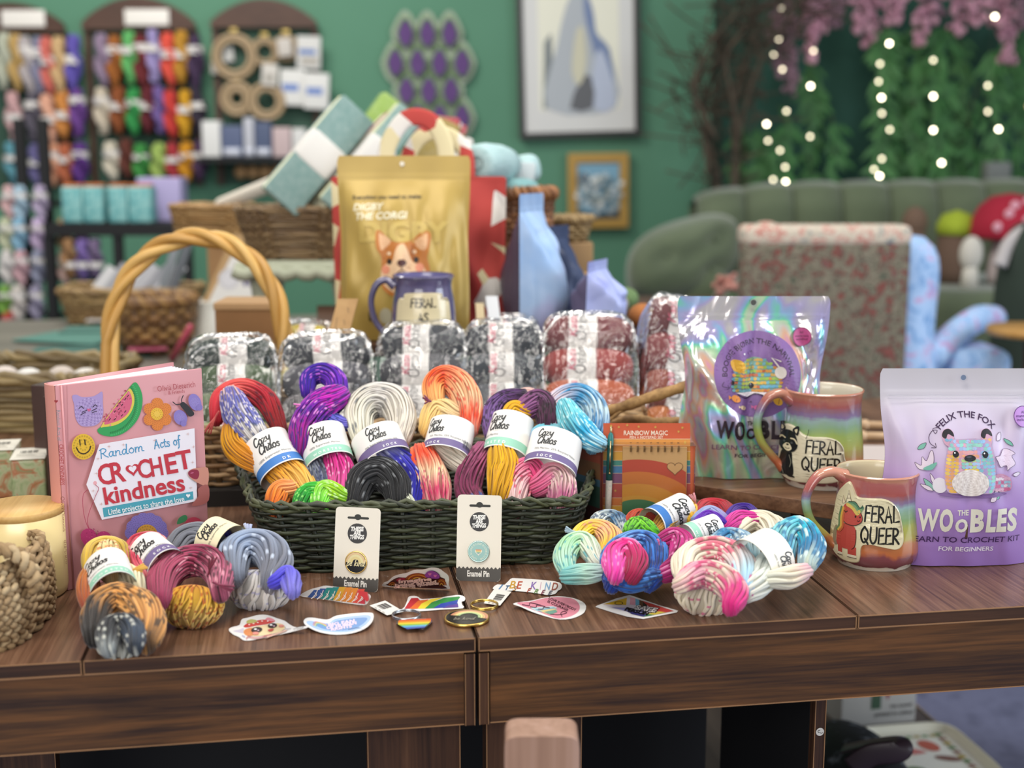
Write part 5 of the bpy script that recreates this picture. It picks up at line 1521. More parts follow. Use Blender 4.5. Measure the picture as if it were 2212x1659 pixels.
def mug(label, base, H, R, glaze, inner, face, side, handle_q, plaque=None, art=None, prof=None, pl_col='#d9cfaa', cat='mug', pr=0.0028, kx=1.0, ox=0.0, ky=1.0, oy=0.0):
    """face: unit vector the plaque looks along; side: unit vector of the handle"""
    t = thing('ceramic_mug', label, cat, base)
    prof = prof or [(0.86, 0.0), (0.90, 0.03), (0.99, 0.09), (1.03, 0.2), (1.0, 0.42), (0.95, 0.62), (0.915, 0.80), (0.93, 0.93), (0.965, 0.985)]
    zz = np.array([p[1] for p in prof]); rr_ = np.array([p[0] for p in prof])
    def rp(v):
        return R*float(np.interp(v/H, zz, rr_))
    ys = np.linspace(0, 0.985, 40)
    # smooth interpolation
    pts = smooth_path([(p[0], p[1], 0) for p in prof], 6)
    zz, rr_ = pts[:, 1], pts[:, 0]
    out = [(R*a_, H*c) for a_, c in zip(rr_, zz)]
    rim = [(R*0.965, H*0.985), (R*0.955, H), (R*0.93, H*0.997)]
    b = MB(); b.lathe([(R*0.78, 0.0008), (R*0.84, 0.0)]+out+rim, base, 64, cap=False)
    b.build('mug_body', glaze, t)
    b = MB(); b.lathe([(R*0.93, H*0.997)]+[(r-R*0.07, h) for r, h in reversed(out[6:])]+[(R*0.7, H*0.06), (0, H*0.05)], base, 56, cap=False)
    b.build('mug_interior', inner, t)
    hp = smooth_path([base+side*R*q[0]+Z*H*q[1] for q in handle_q], 10)
    n = len(hp)
    b = MB(); b.tube(hp, np.interp(np.linspace(0, 1, n), [0, 0.12, 0.5, 0.9, 1], [0.30, 0.2, 0.165, 0.17, 0.26])*R*0.62, 14, flat_=1.55, ref=side)
    b.build('handle', glaze, t)
    fr = np.cross(Z, face)       # to the right as seen by someone facing the mug
    def mp(u, v, h):
        r = rp(v)+h
        a = math.asin(max(-0.97, min(0.97, (u*kx+ox*H)/R)))
        v = v*ky+oy*H
        r = rp(v)+h
        return base+(face*cos(a)+fr*sin(a))*r+Z*v
    if plaque:
        P = [tuple(p) for p in smooth_path([(x*H, y*H, 0) for x, y in plaque], 4, True)[:, :2]]
        pa = Art(mp, dice=0.006, h0=pr, step=0.0)
        pa.poly(P, pl_col)
        n = len(P)
        cx = sum(p[0] for p in P)/n; cy = sum(p[1] for p in P)/n
        V, F = [], []
        for hh, k in ((-0.0005, 1.05), (pr*0.75, 1.03), (pr, 1.0)):
            V += [mp(cx+(x-cx)*k, cy+(y-cy)*k, hh) for x, y in P]
        for r_ in range(2):
            F += [(r_*n+i, r_*n+(i+1) % n, (r_+1)*n+(i+1) % n, (r_+1)*n+i) for i in range(n)]
        pa.b.add(V, F, lin(pl_col))
        pq = pa.b.build('plaque', attrmat('plaque_glaze', 0.2, 0, 0, 0, 0.4), t, smooth=True, auto=40)
        a = Art(mp, dice=0.006, h0=pr+0.0002, step=0.00005)
        art(a, H)
        a.build('plaque_picture', pq, attrmat('underglaze', 0.25))
    return t, mp

def feral(a, H, x, y, s, w, x2, y2, ink='#1c1a12'):
    a.hand('FErvL', x*H, y*H, s*H, w*H, ink, sx=0.92)
    a.hand('QUEEr', x2*H, y2*H, s*H, w*H, ink, sx=0.92)
def art_raccoon(a, H):
    feral(a, H, -0.02, 0.435, 0.087, 0.020, -0.05, 0.235)
    k = '#1b1d1e'
    P = lambda l, sm=4: [(x*H, y*H) for x, y in l]
    X, Y = -0.20, 0
    a.poly(P([(-0.36, 0.24), (-0.335, 0.33), (-0.32, 0.30), (-0.30, 0.20), (-0.31, 0.16), (-0.35, 0.18)]), '#b9a878', 4)
    for q in range(3): a.poly(P([(-0.355+q*0.008, 0.31-q*0.045), (-0.315+q*0.004, 0.30-q*0.04), (-0.312+q*0.004, 0.28-q*0.04), (-0.352+q*0.008, 0.287-q*0.045)]), ['#6f9a9a', '#4a5a50', '#c99a62'][q])
    a.poly(P([(-0.265, 0.42), (-0.29, 0.34), (-0.30, 0.22), (-0.28, 0.145), (-0.22, 0.13), (-0.145, 0.14), (-0.13, 0.20), (-0.15, 0.32), (-0.17, 0.42)]), k, 4)
    a.poly(P([(-0.30, 0.14), (-0.24, 0.145), (-0.24, 0.125), (-0.295, 0.12)]), k, 3); a.poly(P([(-0.20, 0.145), (-0.13, 0.14), (-0.12, 0.12), (-0.19, 0.118)]), k, 3)
    a.poly(P([(-0.33, 0.50), (-0.31, 0.60), (-0.26, 0.66), (-0.18, 0.66), (-0.13, 0.60), (-0.105, 0.50), (-0.14, 0.43), (-0.22, 0.405), (-0.29, 0.43)]), k, 4)
    a.poly(P([(-0.315, 0.62), (-0.325, 0.72), (-0.295, 0.725), (-0.26, 0.67)]), k, 3); a.poly(P([(-0.115, 0.62), (-0.105, 0.72), (-0.14, 0.725), (-0.18, 0.67)]), k, 3)
    a.poly(P([(-0.305, 0.645), (-0.31, 0.695), (-0.28, 0.68)]), '#d5c9a4', 3); a.poly(P([(-0.13, 0.645), (-0.122, 0.695), (-0.155, 0.68)]), '#d5c9a4', 3)
    a.stroke(P([(-0.325, 0.53), (-0.29, 0.575), (-0.25, 0.565)]), 0.016*H, '#d5c9a4'); a.stroke(P([(-0.185, 0.575), (-0.145, 0.57), (-0.11, 0.525)]), 0.016*H, '#d5c9a4')
    a.poly(P([(-0.265, 0.46), (-0.24, 0.505), (-0.215, 0.515), (-0.19, 0.505), (-0.165, 0.455), (-0.21, 0.42)]), '#ded3b0', 4)
    a.ell(-0.215*H, 0.495*H, 0.016*H, 0.011*H, k); a.stroke(P([(-0.24, 0.455), (-0.215, 0.447), (-0.19, 0.457)]), 0.007*H, k)
    a.ell(-0.255*H, 0.525*H, 0.013*H, 0.013*H, '#4a4c4c'); a.ell(-0.17*H, 0.525*H, 0.013*H, 0.013*H, '#4a4c4c')
    a.stroke(P([(-0.185, 0.38), (-0.16, 0.30), (-0.17, 0.24)]), 0.006*H, '#8c8a78'); a.stroke(P([(-0.262, 0.22), (-0.245, 0.17), (-0.24, 0.14)]), 0.006*H, '#8c8a78')
    a.stroke(P([(0.005, 0.71), (0.0, 0.66), (-0.02, 0.60)]), 0.006*H, '#2a2820')
def art_unicorn(a, H):
    feral(a, H, 0.085, 0.545, 0.094, 0.022, 0.055, 0.325)
    P = lambda l: [(x*H, y*H) for x, y in l]
    red, ink = '#b4493f', '#2a1a14'
    a.stroke(P([(-0.235, 0.42), (-0.25, 0.36), (-0.245, 0.28), (-0.225, 0.25)]), 0.035*H, '#8c7f68')
    a.poly(P([(-0.21, 0.45), (-0.225, 0.33), (-0.195, 0.235), (-0.04, 0.23), (0.0, 0.27), (0.005, 0.36), (-0.015, 0.46), (-0.10, 0.49)]), red, 4)
    for x in (-0.17, -0.055, -0.005):
        a.poly(P([(x-0.028, 0.26), (x+0.022, 0.26), (x+0.026, 0.165), (x-0.022, 0.165)]), red)
        a.poly(P([(x-0.026, 0.175), (x+0.028, 0.175), (x+0.030, 0.145), (x-0.028, 0.145)]), '#ddd2b8'); a.stroke(P([(x-0.028, 0.145), (x+0.03, 0.145)]), 0.006*H, ink)
    a.poly(P([(-0.19, 0.60), (-0.165, 0.68), (-0.09, 0.70), (0.02, 0.65), (0.06, 0.585), (0.055, 0.53), (-0.02, 0.485), (-0.12, 0.485), (-0.175, 0.52)]), red, 4)
    a.stroke(P([(-0.175, 0.52), (-0.12, 0.485), (-0.02, 0.485), (0.055, 0.53), (0.06, 0.585), (0.02, 0.65)]), 0.007*H, ink)
    a.stroke(P([(0.0, 0.44), (0.008, 0.35), (0.0, 0.27), (-0.03, 0.235)]), 0.007*H, ink)
    a.poly(P([(-0.155, 0.70), (-0.130, 0.835), (-0.085, 0.705)]), '#ddd2b0'); a.stroke(P([(-0.155, 0.70), (-0.130, 0.835), (-0.085, 0.705)]), 0.006*H, ink, sm=0)
    a.stroke(P([(-0.145, 0.745), (-0.105, 0.755)]), 0.005*H, ink); a.stroke(P([(-0.138, 0.79), (-0.115, 0.795)]), 0.005*H, ink)
    a.poly(P([(-0.20, 0.68), (-0.195, 0.765), (-0.16, 0.70)]), '#d9c7a8'); a.stroke(P([(-0.20, 0.68), (-0.195, 0.765), (-0.16, 0.70)]), 0.005*H, ink, sm=0)
    for c, dx, dy in (('#4f7a5e', 0.0, 0.0), ('#7a9a6a', -0.01, -0.025), ('#d0b25a', -0.025, -0.045)):
        a.stroke(P([(-0.12+dx*0.5, 0.70+dy*0.4), (-0.04+dx, 0.705+dy), (0.02+dx, 0.655+dy), (0.055+dx*1.5, 0.68+dy)]), 0.036*H, c)
    a.stroke(P([(-0.12, 0.72), (-0.04, 0.725), (0.02, 0.675), (0.05, 0.68), (0.052, 0.705)]), 0.006*H, ink)
    for c, dx in (('#5f7a54', -0.012), ('#cda24a', 0.010), ('#b8603a', 0.03)):
        a.stroke(P([(-0.19+dx, 0.64), (-0.20+dx, 0.54), (-0.19+dx, 0.45), (-0.215+dx, 0.40)]), 0.024*H, c)
    a.stroke(P([(-0.165, 0.615), (-0.145, 0.60), (-0.125, 0.617)]), 0.008*H, ink)
    a.ell(-0.02*H, 0.578*H, 0.010*H, 0.012*H, ink); a.ell(0.035*H, 0.58*H, 0.008*H, 0.010*H, ink)
    a.stroke(P([(0.005, 0.54), (0.02, 0.535), (0.035, 0.545)]), 0.006*H, ink)
HQ = [(0.82, 0.95), (1.15, 1.00), (1.55, 0.90), (1.72, 0.66), (1.55, 0.42), (1.2, 0.26), (0.93, 0.20)]
mb = on(1887, 1211, 0.75)
d = depth_of(mb); Rf = 90*d/FPX
g_front = glaze_mat('rainbow_glaze', 0.100, RAIN)
face = nrm((CAM-mb)*vec(1, 1, 0))
HQ1 = [(0.82, 0.93), (1.15, 0.985), (1.50, 0.93), (1.74, 0.72), (1.62, 0.48), (1.25, 0.30), (0.97, 0.19)]
mug('rainbow glazed stoneware mug with a red unicorn plaque, nearest of the two rainbow mugs', mb, 0.100, Rf, g_front, cream, face, nrm(-RT*0.99-FH*0.12), HQ1,
    [(-0.30, 0.55), (-0.285, 0.74), (-0.20, 0.86), (-0.135, 0.90), (-0.08, 0.83), (-0.03, 0.765), (0.10, 0.765), (0.33, 0.765), (0.48, 0.68), (0.535, 0.50), (0.545, 0.34), (0.48, 0.27), (0.36, 0.285), (0.18, 0.31), (0.075, 0.285), (0.06, 0.17), (0.02, 0.105), (-0.14, 0.095), (-0.26, 0.16), (-0.31, 0.33)], art_unicorn, kx=0.79, ox=-0.175)
RAIN2 = [(0.0, '#dfd6c6'), (0.06, '#dfd6c6'), (0.075, '#6a2630'), (0.14, '#702c34'), (0.18, '#b4552c'), (0.30, '#b86034'), (0.40, '#a4884a'), (0.48, '#a3a648'), (0.60, '#8fa84e'), (0.68, '#7fa37c'), (0.75, '#8aa6a2'), (0.80, '#7a6590'), (0.86, '#8a5f72'), (0.91, '#a2504c'), (1.0, '#b87a62')]
mb2 = on(1772, 1042, 0.80)
d = depth_of(mb2); R2 = 86*d/FPX
H2 = 0.111
g_back = glaze_mat('rainbow_glaze_cool', H2, RAIN2, 0.16)
face2 = nrm((CAM-mb2)*vec(1, 1, 0))
HQ2 = [(0.82, 0.88), (1.12, 0.955), (1.45, 0.90), (1.68, 0.70), (1.60, 0.48), (1.28, 0.30), (0.97, 0.17)]
mug('taller rainbow glazed stoneware mug with a raccoon plaque, standing on the wooden riser', mb2, H2, R2, g_back, flat('#cfc6b2', 0.18, name='pale_glaze'), face2, nrm(-RT*0.99-FH*0.12), HQ2,
    [(-0.34, 0.42), (-0.335, 0.62), (-0.27, 0.705), (-0.17, 0.70), (-0.08, 0.64), (0.02, 0.615), (0.20, 0.62), (0.33, 0.58), (0.39, 0.50), (0.40, 0.40), (0.43, 0.28), (0.40, 0.16), (0.28, 0.10), (0.05, 0.09), (-0.12, 0.075), (-0.25, 0.10), (-0.35, 0.20)], art_raccoon, pl_col='#d6cdb0', kx=0.85, ox=-0.135, ky=0.87, oy=0.02)
# ================================================================== stand-up pouches
def pouch(label, cx, base_py, d, z, Wpx, Hpx, Dm, mat, seed, lean=0.06, back=None, waist=0.10, wr=0.0022, yaw=0.0, zip_v=0.865, name='kit_pouch', wt=0.55, gus=0.0, roundc=0.04, cat='pouch', shift=0):
    """pouch whose photo frame is cx, base_py (pixels); returns thing and a map from pixels"""
    s = d/FPX*(0.985 if shift else 1.0)
    W, H = Wpx*s, Hpx*s
    c = at(cx+shift, base_py, d)
    P0 = vec(c[0], c[1], z)
    X = RT*cos(yaw)+FH*sin(yaw)
    Nn = np.cross(X, Z); Nn = Nn if np.dot(Nn, FW) < 0 else -Nn
    U = nrm(Z*cos(lean)-Nn*sin(lean)); N = nrm(Nn*cos(lean)+Z*sin(lean))
    rg = np.random.default_rng(seed)
    waves = [(rg.uniform(2, 9), rg.uniform(2, 9), rg.uniform(0, 6.3), rg.uniform(0.3, 1)) for _ in range(9)]
    rays = [(rg.uniform(-0.9, 0.9), rg.uniform(0.2, 0.8), rg.uniform(0, 3.1), rg.uniform(0.05, 0.12)) for _ in range(14)]
    def hw(v):
        w_ = 1-waist*math.exp(-((v-wt)/0.2)**2)*(1 if v < 0.9 else 1)-0.03*(1-v)
        if v > 1-roundc:
            w_ *= 1-0.035*((v-1+roundc)/roundc)**2
        return W/2*w_
    def g(v):
        if v >= zip_v: return 0.02
        q = v/zip_v
        return 0.55*(1-q)**0.45+0.9*math.sin(pi*min(1, q*0.92+0.06))**0.9*(1-q)**0.25
    def dep(u, v):
        k = (1-abs(u)**2.4)**0.75 if abs(u) < 1 else 0
        e = Dm/2*g(v)*k
        amp = wr*min(1, g(v)*1.6+0.1)
        for a, b_, p, q in waves:
            e += amp*0.35*q*sin(a*u*1.6+b_*v*2+p)
        for u0, v0, an, wd in rays:
            x = (u-u0)*cos(an)+(v-v0)*sin(an); y = -(u-u0)*sin(an)+(v-v0)*cos(an)
            e += amp*1.3*math.exp(-(x/wd)**2-(y/0.35)**2)*(1 if wd > 0.08 else -1)
        if abs(v-zip_v) < 0.06:
            e += 0.0012*(math.exp(-((v-zip_v)/0.006)**2)+math.exp(-((v-zip_v-0.022)/0.006)**2))
        return e*min(1, (1-abs(u))*10) if abs(u) < 1 else 0
    t = thing(name, label, cat, P0)
    def pt(u, v, h, sg=1):
        e = dep(max(-1, min(1, u)), v)*(1 if sg > 0 else 0.8)
        return P0+X*u*hw(v)+U*v*H+N*sg*(e+h)
    b = MB()
    b.grid(lambda p, q: pt(p*2-1, q, 0, 1), 61, 81)
    b.grid(lambda p, q: pt(p*2-1, q, 0.0006, -1), 41, 41, mi=1)
    ed = [pt(x, 0, 0, 1) for x in np.linspace(-1, 1, 31)]+[pt(x, 0, 0.0006, -1) for x in np.linspace(1, -1, 31)]
    b.add(ed, [tuple(range(len(ed)))], mi=1)
    b.build('pouch_body', [mat, back or mat], t)
    def mp(px, py, h):
        x = (px-cx)*s; v = (base_py-py)*s/H
        u = x/hw(min(max(v, 0), 1))
        return pt(u, v, h, 1)
    return t, mp
# iridescent film
def holo_mat():
    m, nt, b = newmat('iridescent_film')
    v = coords(nt, (1, 1, 0.8))
    n = noise(nt, v, 7.5, 2, 0.4, 2.2)
    lw = node(nt, 'ShaderNodeLayerWeight'); lw.inputs[0].default_value = 0.4
    ma = node(nt, 'ShaderNodeMath', operation='MULTIPLY_ADD'); ma.inputs[1].default_value = 0.55
    link(nt, lw.outputs['Facing'], ma.inputs[0]); link(nt, n.outputs[0], ma.inputs[2])
    m2 = node(nt, 'ShaderNodeMath', operation='MULTIPLY'); m2.inputs[1].default_value = 2.6
    link(nt, ma.outputs[0], m2.inputs[0])
    fr = node(nt, 'ShaderNodeMath', operation='FRACT'); link(nt, m2.outputs[0], fr.inputs[0])
    c = ramp(nt, fr.outputs[0], [(0.0, '#cfcac8'), (0.16, '#bdb4de'), (0.27, '#a0c4ea'), (0.36, '#84e2bc'), (0.46, '#c4e8bc'), (0.6, '#d9d5ca'), (0.72, '#f0bc9c'), (0.8, '#e8a4c0'), (0.88, '#cfc4cc'), (1.0, '#cfcac8')])
    link(nt, c, b.inputs['Base Color'])
    b.inputs['Metallic'].default_value = 0.55
    b.inputs['Roughness'].default_value = 0.17
    n2 = noise(nt, coords(nt, (1, 1, 0.6)), 22, 2, 0.5, 1.2)
    bump(nt, b, n2.outputs[0], 0.6, 0.010)
    return m
HOLO = holo_mat()
t, mp = pouch('shiny iridescent kit pouch with a purple disc, standing on the wooden riser', 1630, 1042, 1.535, 0.80, 330, 392, 0.052, HOLO, 4, waist=0.10, wr=0.0046, lean=0.05, shift=-10)
a = Art(mp, dice=9, h0=0.0006, step=0.00008, flipy=True)
q = lambda x, y: (1460+x/4.047, 640+y/4.047)
Q = lambda l: [q(x, y) for x, y in l]
a.ell(*q(700, 705), 94, 91, '#7d5c96', n=60)
R_ = 78.0
def arcw(R): return lambda x, y: ((R+y)*sin(x/R), (R+y)*cos(x/R)-R)
a.text('BOOGIE BJ\u00d8RN THE NARWHAL', *q(700, 705-260), 15.5, '#33203c', bold=0.02, width=212, warp=arcw(66))
rg = np.random.default_rng(6)
def crochet_rows(a, rows, cols, r, seed=1):
    """rows of little stitches: (y, x0, x1)"""
    rg = np.random.default_rng(seed)
    for y, x0, x1 in rows:
        n = max(2, int((x1-x0)/(r*1.5)))
        c0 = rg.integers(len(cols))
        for k in range(n):
            c = cols[(c0+k//3+int(rg.integers(0, 2))) % len(cols)]
            x = x0+(x1-x0)*(k+0.5)/n
            a.ell(x, y, r*1.0, r*0.72, dk(c, rg.uniform(0.85, 1.08)), 0.3*(-1)**k, n=9)
            a.h -= a.step
        a.h += a.step
a.poly(Q([(485, 800), (490, 720), (520, 640), (600, 580), (690, 560), (780, 590), (850, 660), (890, 740), (880, 830), (800, 860), (560, 865), (500, 850)]), '#7a9a86', 4)
cl = ['#6aa3ae', '#8fb04a', '#c98a3c', '#b5603c', '#5f9ab4', '#a9b04a', '#c9a04a']
rows = []
for k in range(9):
    y = 585+k*32
    h = [95, 150, 185, 205, 220, 230, 235, 232, 215][k]
    cxx = [690, 690, 690, 690, 690, 690, 690, 685, 680][k]
    x0, y0 = q(cxx-h*0.95, y); x1, _ = q(cxx+h*0.95, y)
    rows.append((y0, x0, x1))
crochet_rows(a, rows, cl, 4.4, 3)
a.poly(Q([(470, 600), (500, 580), (560, 590), (590, 640), (560, 680), (500, 680), (475, 640)]), '#c9992e', 4)
crochet_rows(a, [(q(0, 610)[1], q(485, 0)[0], q(575, 0)[0]), (q(0, 645)[1], q(490, 0)[0], q(580, 0)[0])], ['#d9aa3a', '#b98a2a'], 3.4, 4)
a.ell(*q(638, 797), 5.6, 5.6, '#15151a'); a.ell(*q(630, 788), 1.5, 1.5, '#eee'); a.ell(*q(480, 775), 3, 4.5, '#15151a')
a.ell(*q(895, 690), 11, 13, '#d9d2cc'); a.stroke(Q([(880, 640), (825, 565), (890, 590)]), 3.2, '#d9d2cc', sm=0)
a.stroke(Q([(520, 875), (590, 905), (650, 870), (700, 868), (760, 890)]), 2.2, '#2c1c36'); a.poly(Q([(510, 860), (600, 893), (660, 862), (760, 880), (800, 855), (600, 850)]), '#e0dade')
for x, y, c, s_ in ((505, 910, '#d98a3a', 1), (870, 935, '#d9a83a', 1.1), (565, 985, '#d9c3a0', 0.6), (690, 990, '#c05a90', 0.8)):
    a.ell(*q(x, y), 10*s_, 7*s_, c, 0.5); a.poly([(q(x, y)[0]-9*s_, q(x, y)[1]-3*s_), (q(x, y)[0]-16*s_, q(x, y)[1]-8*s_), (q(x, y)[0]-15*s_, q(x, y)[1]+2*s_)], c); a.stroke([(q(x, y)[0]+3*s_, q(x, y)[1]-5*s_), (q(x, y)[0]+1*s_, q(x, y)[1]+5*s_)], 0.9, '#402040')
for x, y in ((640, 525), (620, 950)):
    a.stroke(Q([(x, y), (x+15, y-20), (x+20, y-5)]), 1.2, '#33203c'); a.ell(*q(x-3, y), 2.6, 1.7, '#8a68a0')
a.stroke(Q([(400, 765), (385, 800), (445, 815)]), 1.3, '#33203c'); a.stroke(Q([(432, 795), (448, 818), (425, 828)]), 1.3, '#33203c', sm=0)
a.ell(*q(582, 530), 1.8, 1.8, '#ddd')
a.ell(*q(1100, 392), 20.5, 19.5, '#b0487e'); a.arc(*q(1100, 392), 19.3, 20.5, 0, 2*pi, '#7a2a56'); a.text('All', *q(1100, 362), 7, '#4a1836'); a.text('materials', *q(1100, 392), 7, '#4a1836', width=28); a.text('included', *q(1100, 420), 7, '#4a1836', width=25)
def woobles(a, x0, x1, ytop, ybase, col, xthe):
    """big wordmark, small THE and low small O set inside it"""
    w = (x1-x0); h = ybase-ytop
    a.text('W', x0+w*0.105, ybase, h/0.70, col, bold=0.035, width=w*0.205)
    a.text('O', x0+w*0.272, ybase, h/0.70, col, bold=0.045, width=w*0.125)
    a.text('O', x0+w*0.420, ybase+h*0.02, h*0.58/0.70, col, bold=0.045, width=w*0.125)
    a.text('THE', x0+w*0.428, ytop+h*0.24, h*0.25/0.70, col, bold=0.03, width=w*0.115)
    a.text('B', x0+w*0.575, ybase, h/0.70, col, bold=0.05, width=w*0.135)
    a.text('L', x0+w*0.715, ybase, h/0.70, col, bold=0.05, width=w*0.10)
    a.text('E', x0+w*0.825, ybase, h/0.70, col, bold=0.05, width=w*0.105)
    a.text('S', x0+w*0.945, ybase, h/0.70, col, bold=0.045, width=w*0.115)
woobles(a, 1544, 1720, 913, 949, '#241520', 0)
a.text('LEARN TO CROCHET KIT', 1636, 974, 14.5, '#6a4a66', bold=0.012, width=200)
a.text('FOR BEGINNERS', 1640, 991, 11.5, '#33203a', bold=0.02, width=112)
a.ell(1627, 663, 6.2, 6.2, '#4c4c48'); a.arc(1627, 663, 6.0, 7.4, 0, 2*pi, '#9aa59c')
a.build('printed_design', t)

LIL = mottled('lilac_film', ['#c9bcd6', '#cfc3da'], 3, 0.42, bstr=0.06, bscale=900, bdist=0.0003)
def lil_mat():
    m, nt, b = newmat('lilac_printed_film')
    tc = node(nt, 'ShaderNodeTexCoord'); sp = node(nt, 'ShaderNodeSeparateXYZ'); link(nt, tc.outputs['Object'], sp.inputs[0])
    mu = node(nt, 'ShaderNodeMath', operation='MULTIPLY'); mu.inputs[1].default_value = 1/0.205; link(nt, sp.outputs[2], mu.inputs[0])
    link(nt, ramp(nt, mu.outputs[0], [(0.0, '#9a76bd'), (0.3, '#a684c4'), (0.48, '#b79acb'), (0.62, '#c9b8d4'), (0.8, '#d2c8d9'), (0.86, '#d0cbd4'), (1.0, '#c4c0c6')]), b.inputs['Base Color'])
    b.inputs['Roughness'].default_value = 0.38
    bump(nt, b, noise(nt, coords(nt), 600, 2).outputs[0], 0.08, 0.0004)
    return m
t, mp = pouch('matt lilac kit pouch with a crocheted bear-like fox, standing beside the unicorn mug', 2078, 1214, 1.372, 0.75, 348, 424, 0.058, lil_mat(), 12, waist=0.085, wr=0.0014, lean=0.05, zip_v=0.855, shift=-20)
a = Art(mp, dice=9, h0=0.0006, step=0.00008, flipy=True)
q = lambda x, y: (1890+x/3.686, 780+y/3.686)
Q = lambda l: [q(x, y) for x, y in l]
a.text('FELIX THE FOX', *q(708, 372+40), 18.5, '#3a2144', bold=0.015, width=128, warp=arcw(76))
for l in ([(480, 488), (445, 500), (460, 535), (475, 510), (440, 515), (412, 560), (420, 610), (460, 640)], [(430, 645), (462, 642), (458, 610)]): a.stroke(Q(l), 1.3, '#4a3350')
for l, c in (([(325, 660), (345, 625), (390, 608), (370, 650)], '#6fae9c'), ([(1010, 578), (1060, 600), (1078, 635), (1030, 615)], '#6fae9c'), ([(945, 590), (955, 545), (985, 530), (980, 580)], '#d9cdde'), ([(1065, 855), (1100, 838), (1138, 845), (1100, 870)], '#d9cdde'),
             ([(300, 760), (345, 780), (355, 715), (385, 745), (420, 670), (440, 680), (440, 760), (400, 810), (330, 810)], '#dccbd8'), ([(920, 710), (960, 700), (990, 660), (1030, 655), (1090, 690), (1060, 710), (1090, 770), (1040, 800), (1015, 820), (1010, 780), (960, 790), (935, 745)], '#d9c6d8'),
             ([(360, 880), (420, 920), (440, 970), (390, 950)], '#7fb4a4'), ([(410, 840), (440, 880), (445, 930), (420, 900)], '#dccbd8'), ([(335, 925), (400, 940), (430, 975), (380, 965)], '#dccbd8'), ([(866, 1045), (935, 935), (915, 1045)], '#d9c9d6'), ([(920, 1030), (960, 970), (945, 1030)], '#6fae9c')):
    a.poly(Q(l), c, 4); a.stroke(Q(l), 0.9, '#4a3350', closed=True)
a.poly(Q([(360, 800), (400, 780), (465, 755), (430, 810), (370, 815)]), '#6fae9c', 3)
a.ell(*q(740, 1000), 74, 6.5, '#7a5a92')
# tail and paw
a.ell(*q(480, 930), 15, 16, '#d9d2da'); 
cl2 = ['#a4c6cf', '#c9a0c4', '#d9a8b0', '#e0c27a', '#9ac4b0', '#b7a6d6']
a.poly(Q([(900, 860), (960, 840), (1040, 880), (1050, 960), (980, 985), (900, 950)]), '#c08aa8', 4)
crochet_rows(a, [(q(0, 880+k*28)[1], q(905, 0)[0], q(1040, 0)[0]) for k in range(4)], ['#c0608a', '#8fb0c4', '#d9cdd6', '#cfa0b8'], 4.6, 8)
# ears
for x, flip in ((552, 1), (858, -1)):
    a.poly(Q([(x-48, 545), (x-30, 505), (x+10, 495), (x+42, 520), (x+45, 570), (x+20, 630), (x-30, 610)]), '#c79ab0', 4)
    a.poly(Q([(x-48, 550), (x-30, 508), (x+10, 497), (x+40, 522), (x+44, 555), (x, 535), (x-20, 570)]), '#232025', 4)
    crochet_rows(a, [(q(0, 580)[1], q(x-30, 0)[0], q(x+35, 0)[0])], ['#7fa9c9', '#d9b070', '#cfa0b8', '#e0dcd6'], 4.6, x)
# body
a.poly(Q([(560, 600), (620, 575), (820, 572), (880, 600), (905, 720), (910, 860), (895, 970), (820, 990), (600, 990), (530, 970), (512, 860), (520, 720)]), '#b79ab8', 4)
body = []
for k in range(15):
    y = 592+k*27
    half = [120, 150, 165, 172, 178, 182, 186, 190, 192, 194, 195, 194, 190, 180, 165][k]
    body.append((y, half))
rg = np.random.default_rng(12)
for y, half in body:
    n = 12
    for k in range(n):
        x = 712-half+2*half*(k+0.5)/n
        f = (k+0.5)/n
        if f < 0.28 and y > 680: c = ['#dfae4a', '#e0a06a', '#e6c45a'][int(rg.integers(3))]
        elif f > 0.68: c = ['#86c0cf', '#8fb8dc', '#b09acb', '#90cdbb'][int(rg.integers(4))]
        elif y < 650: c = ['#8fc9c4', '#d79ab4', '#a0b8dc', '#8fd0c0'][int(rg.integers(4))]
        else: c = ['#d7a4b8', '#c49ac0', '#e0a0a0'][int(rg.integers(3))]
        a.ell(*q(x, y), 5.1, 3.6, dk(c, rg.uniform(0.82, 1.05)), 0.35*(-1)**k, n=10); a.h -= a.step
a.h += a.step
# snout, eyes, belly
a.ell(*q(712, 745), 22, 17, '#cfa0b0'); crochet_rows(a, [(q(0, 700)[1], q(650, 0)[0], q(780, 0)[0])], ['#e0a07a', '#d78a9a'], 4.6, 5); crochet_rows(a, [(q(0, 735+k*25)[1], q(640, 0)[0], q(785, 0)[0]) for k in range(3)], ['#8fc4c0', '#9ab8dc', '#b4d08a'], 4.6, 6)
crochet_rows(a, [(q(0, 808)[1], q(665, 0)[0], q(770, 0)[0])], ['#e6c84a', '#dfbf5a'], 4.6, 7)
a.ell(*q(707, 906), 39, 28, '#d9d0cc', n=40)
for k in range(5):
    for j in range(9+k*4):
        t_ = 2*pi*j/(9+k*4); a.ell(q(707, 0)[0]+(6+k*7.4)*cos(t_), q(0, 906)[1]+(4+k*5.4)*sin(t_), 3.3, 1.7, '#c9bfba' if (j+k) % 2 else '#e6dfda', t_+pi/2, n=8); a.h -= a.step
a.h += a.step
for x, y in ((597, 683), (828, 687)):
    a.ell(*q(x, y), 6.6, 6.9, '#121216'); a.ell(*q(x-7, y-9), 1.7, 1.7, '#eeeef2')
a.ell(*q(708, 716), 12.6, 6.8, '#14141a'); a.ell(*q(700, 706), 6, 1.6, '#44444e')
woobles(a, 1975, 2190, 1083, 1129, '#d9d6c6', 0)
a.text('LEARN TO CROCHET KIT', 2081, 1155, 17.5, '#3a1c52', bold=0.015, width=240)
a.text('FOR BEGINNERS', 2082, 1175, 14, '#e0d9e6', bold=0.02, width=117)
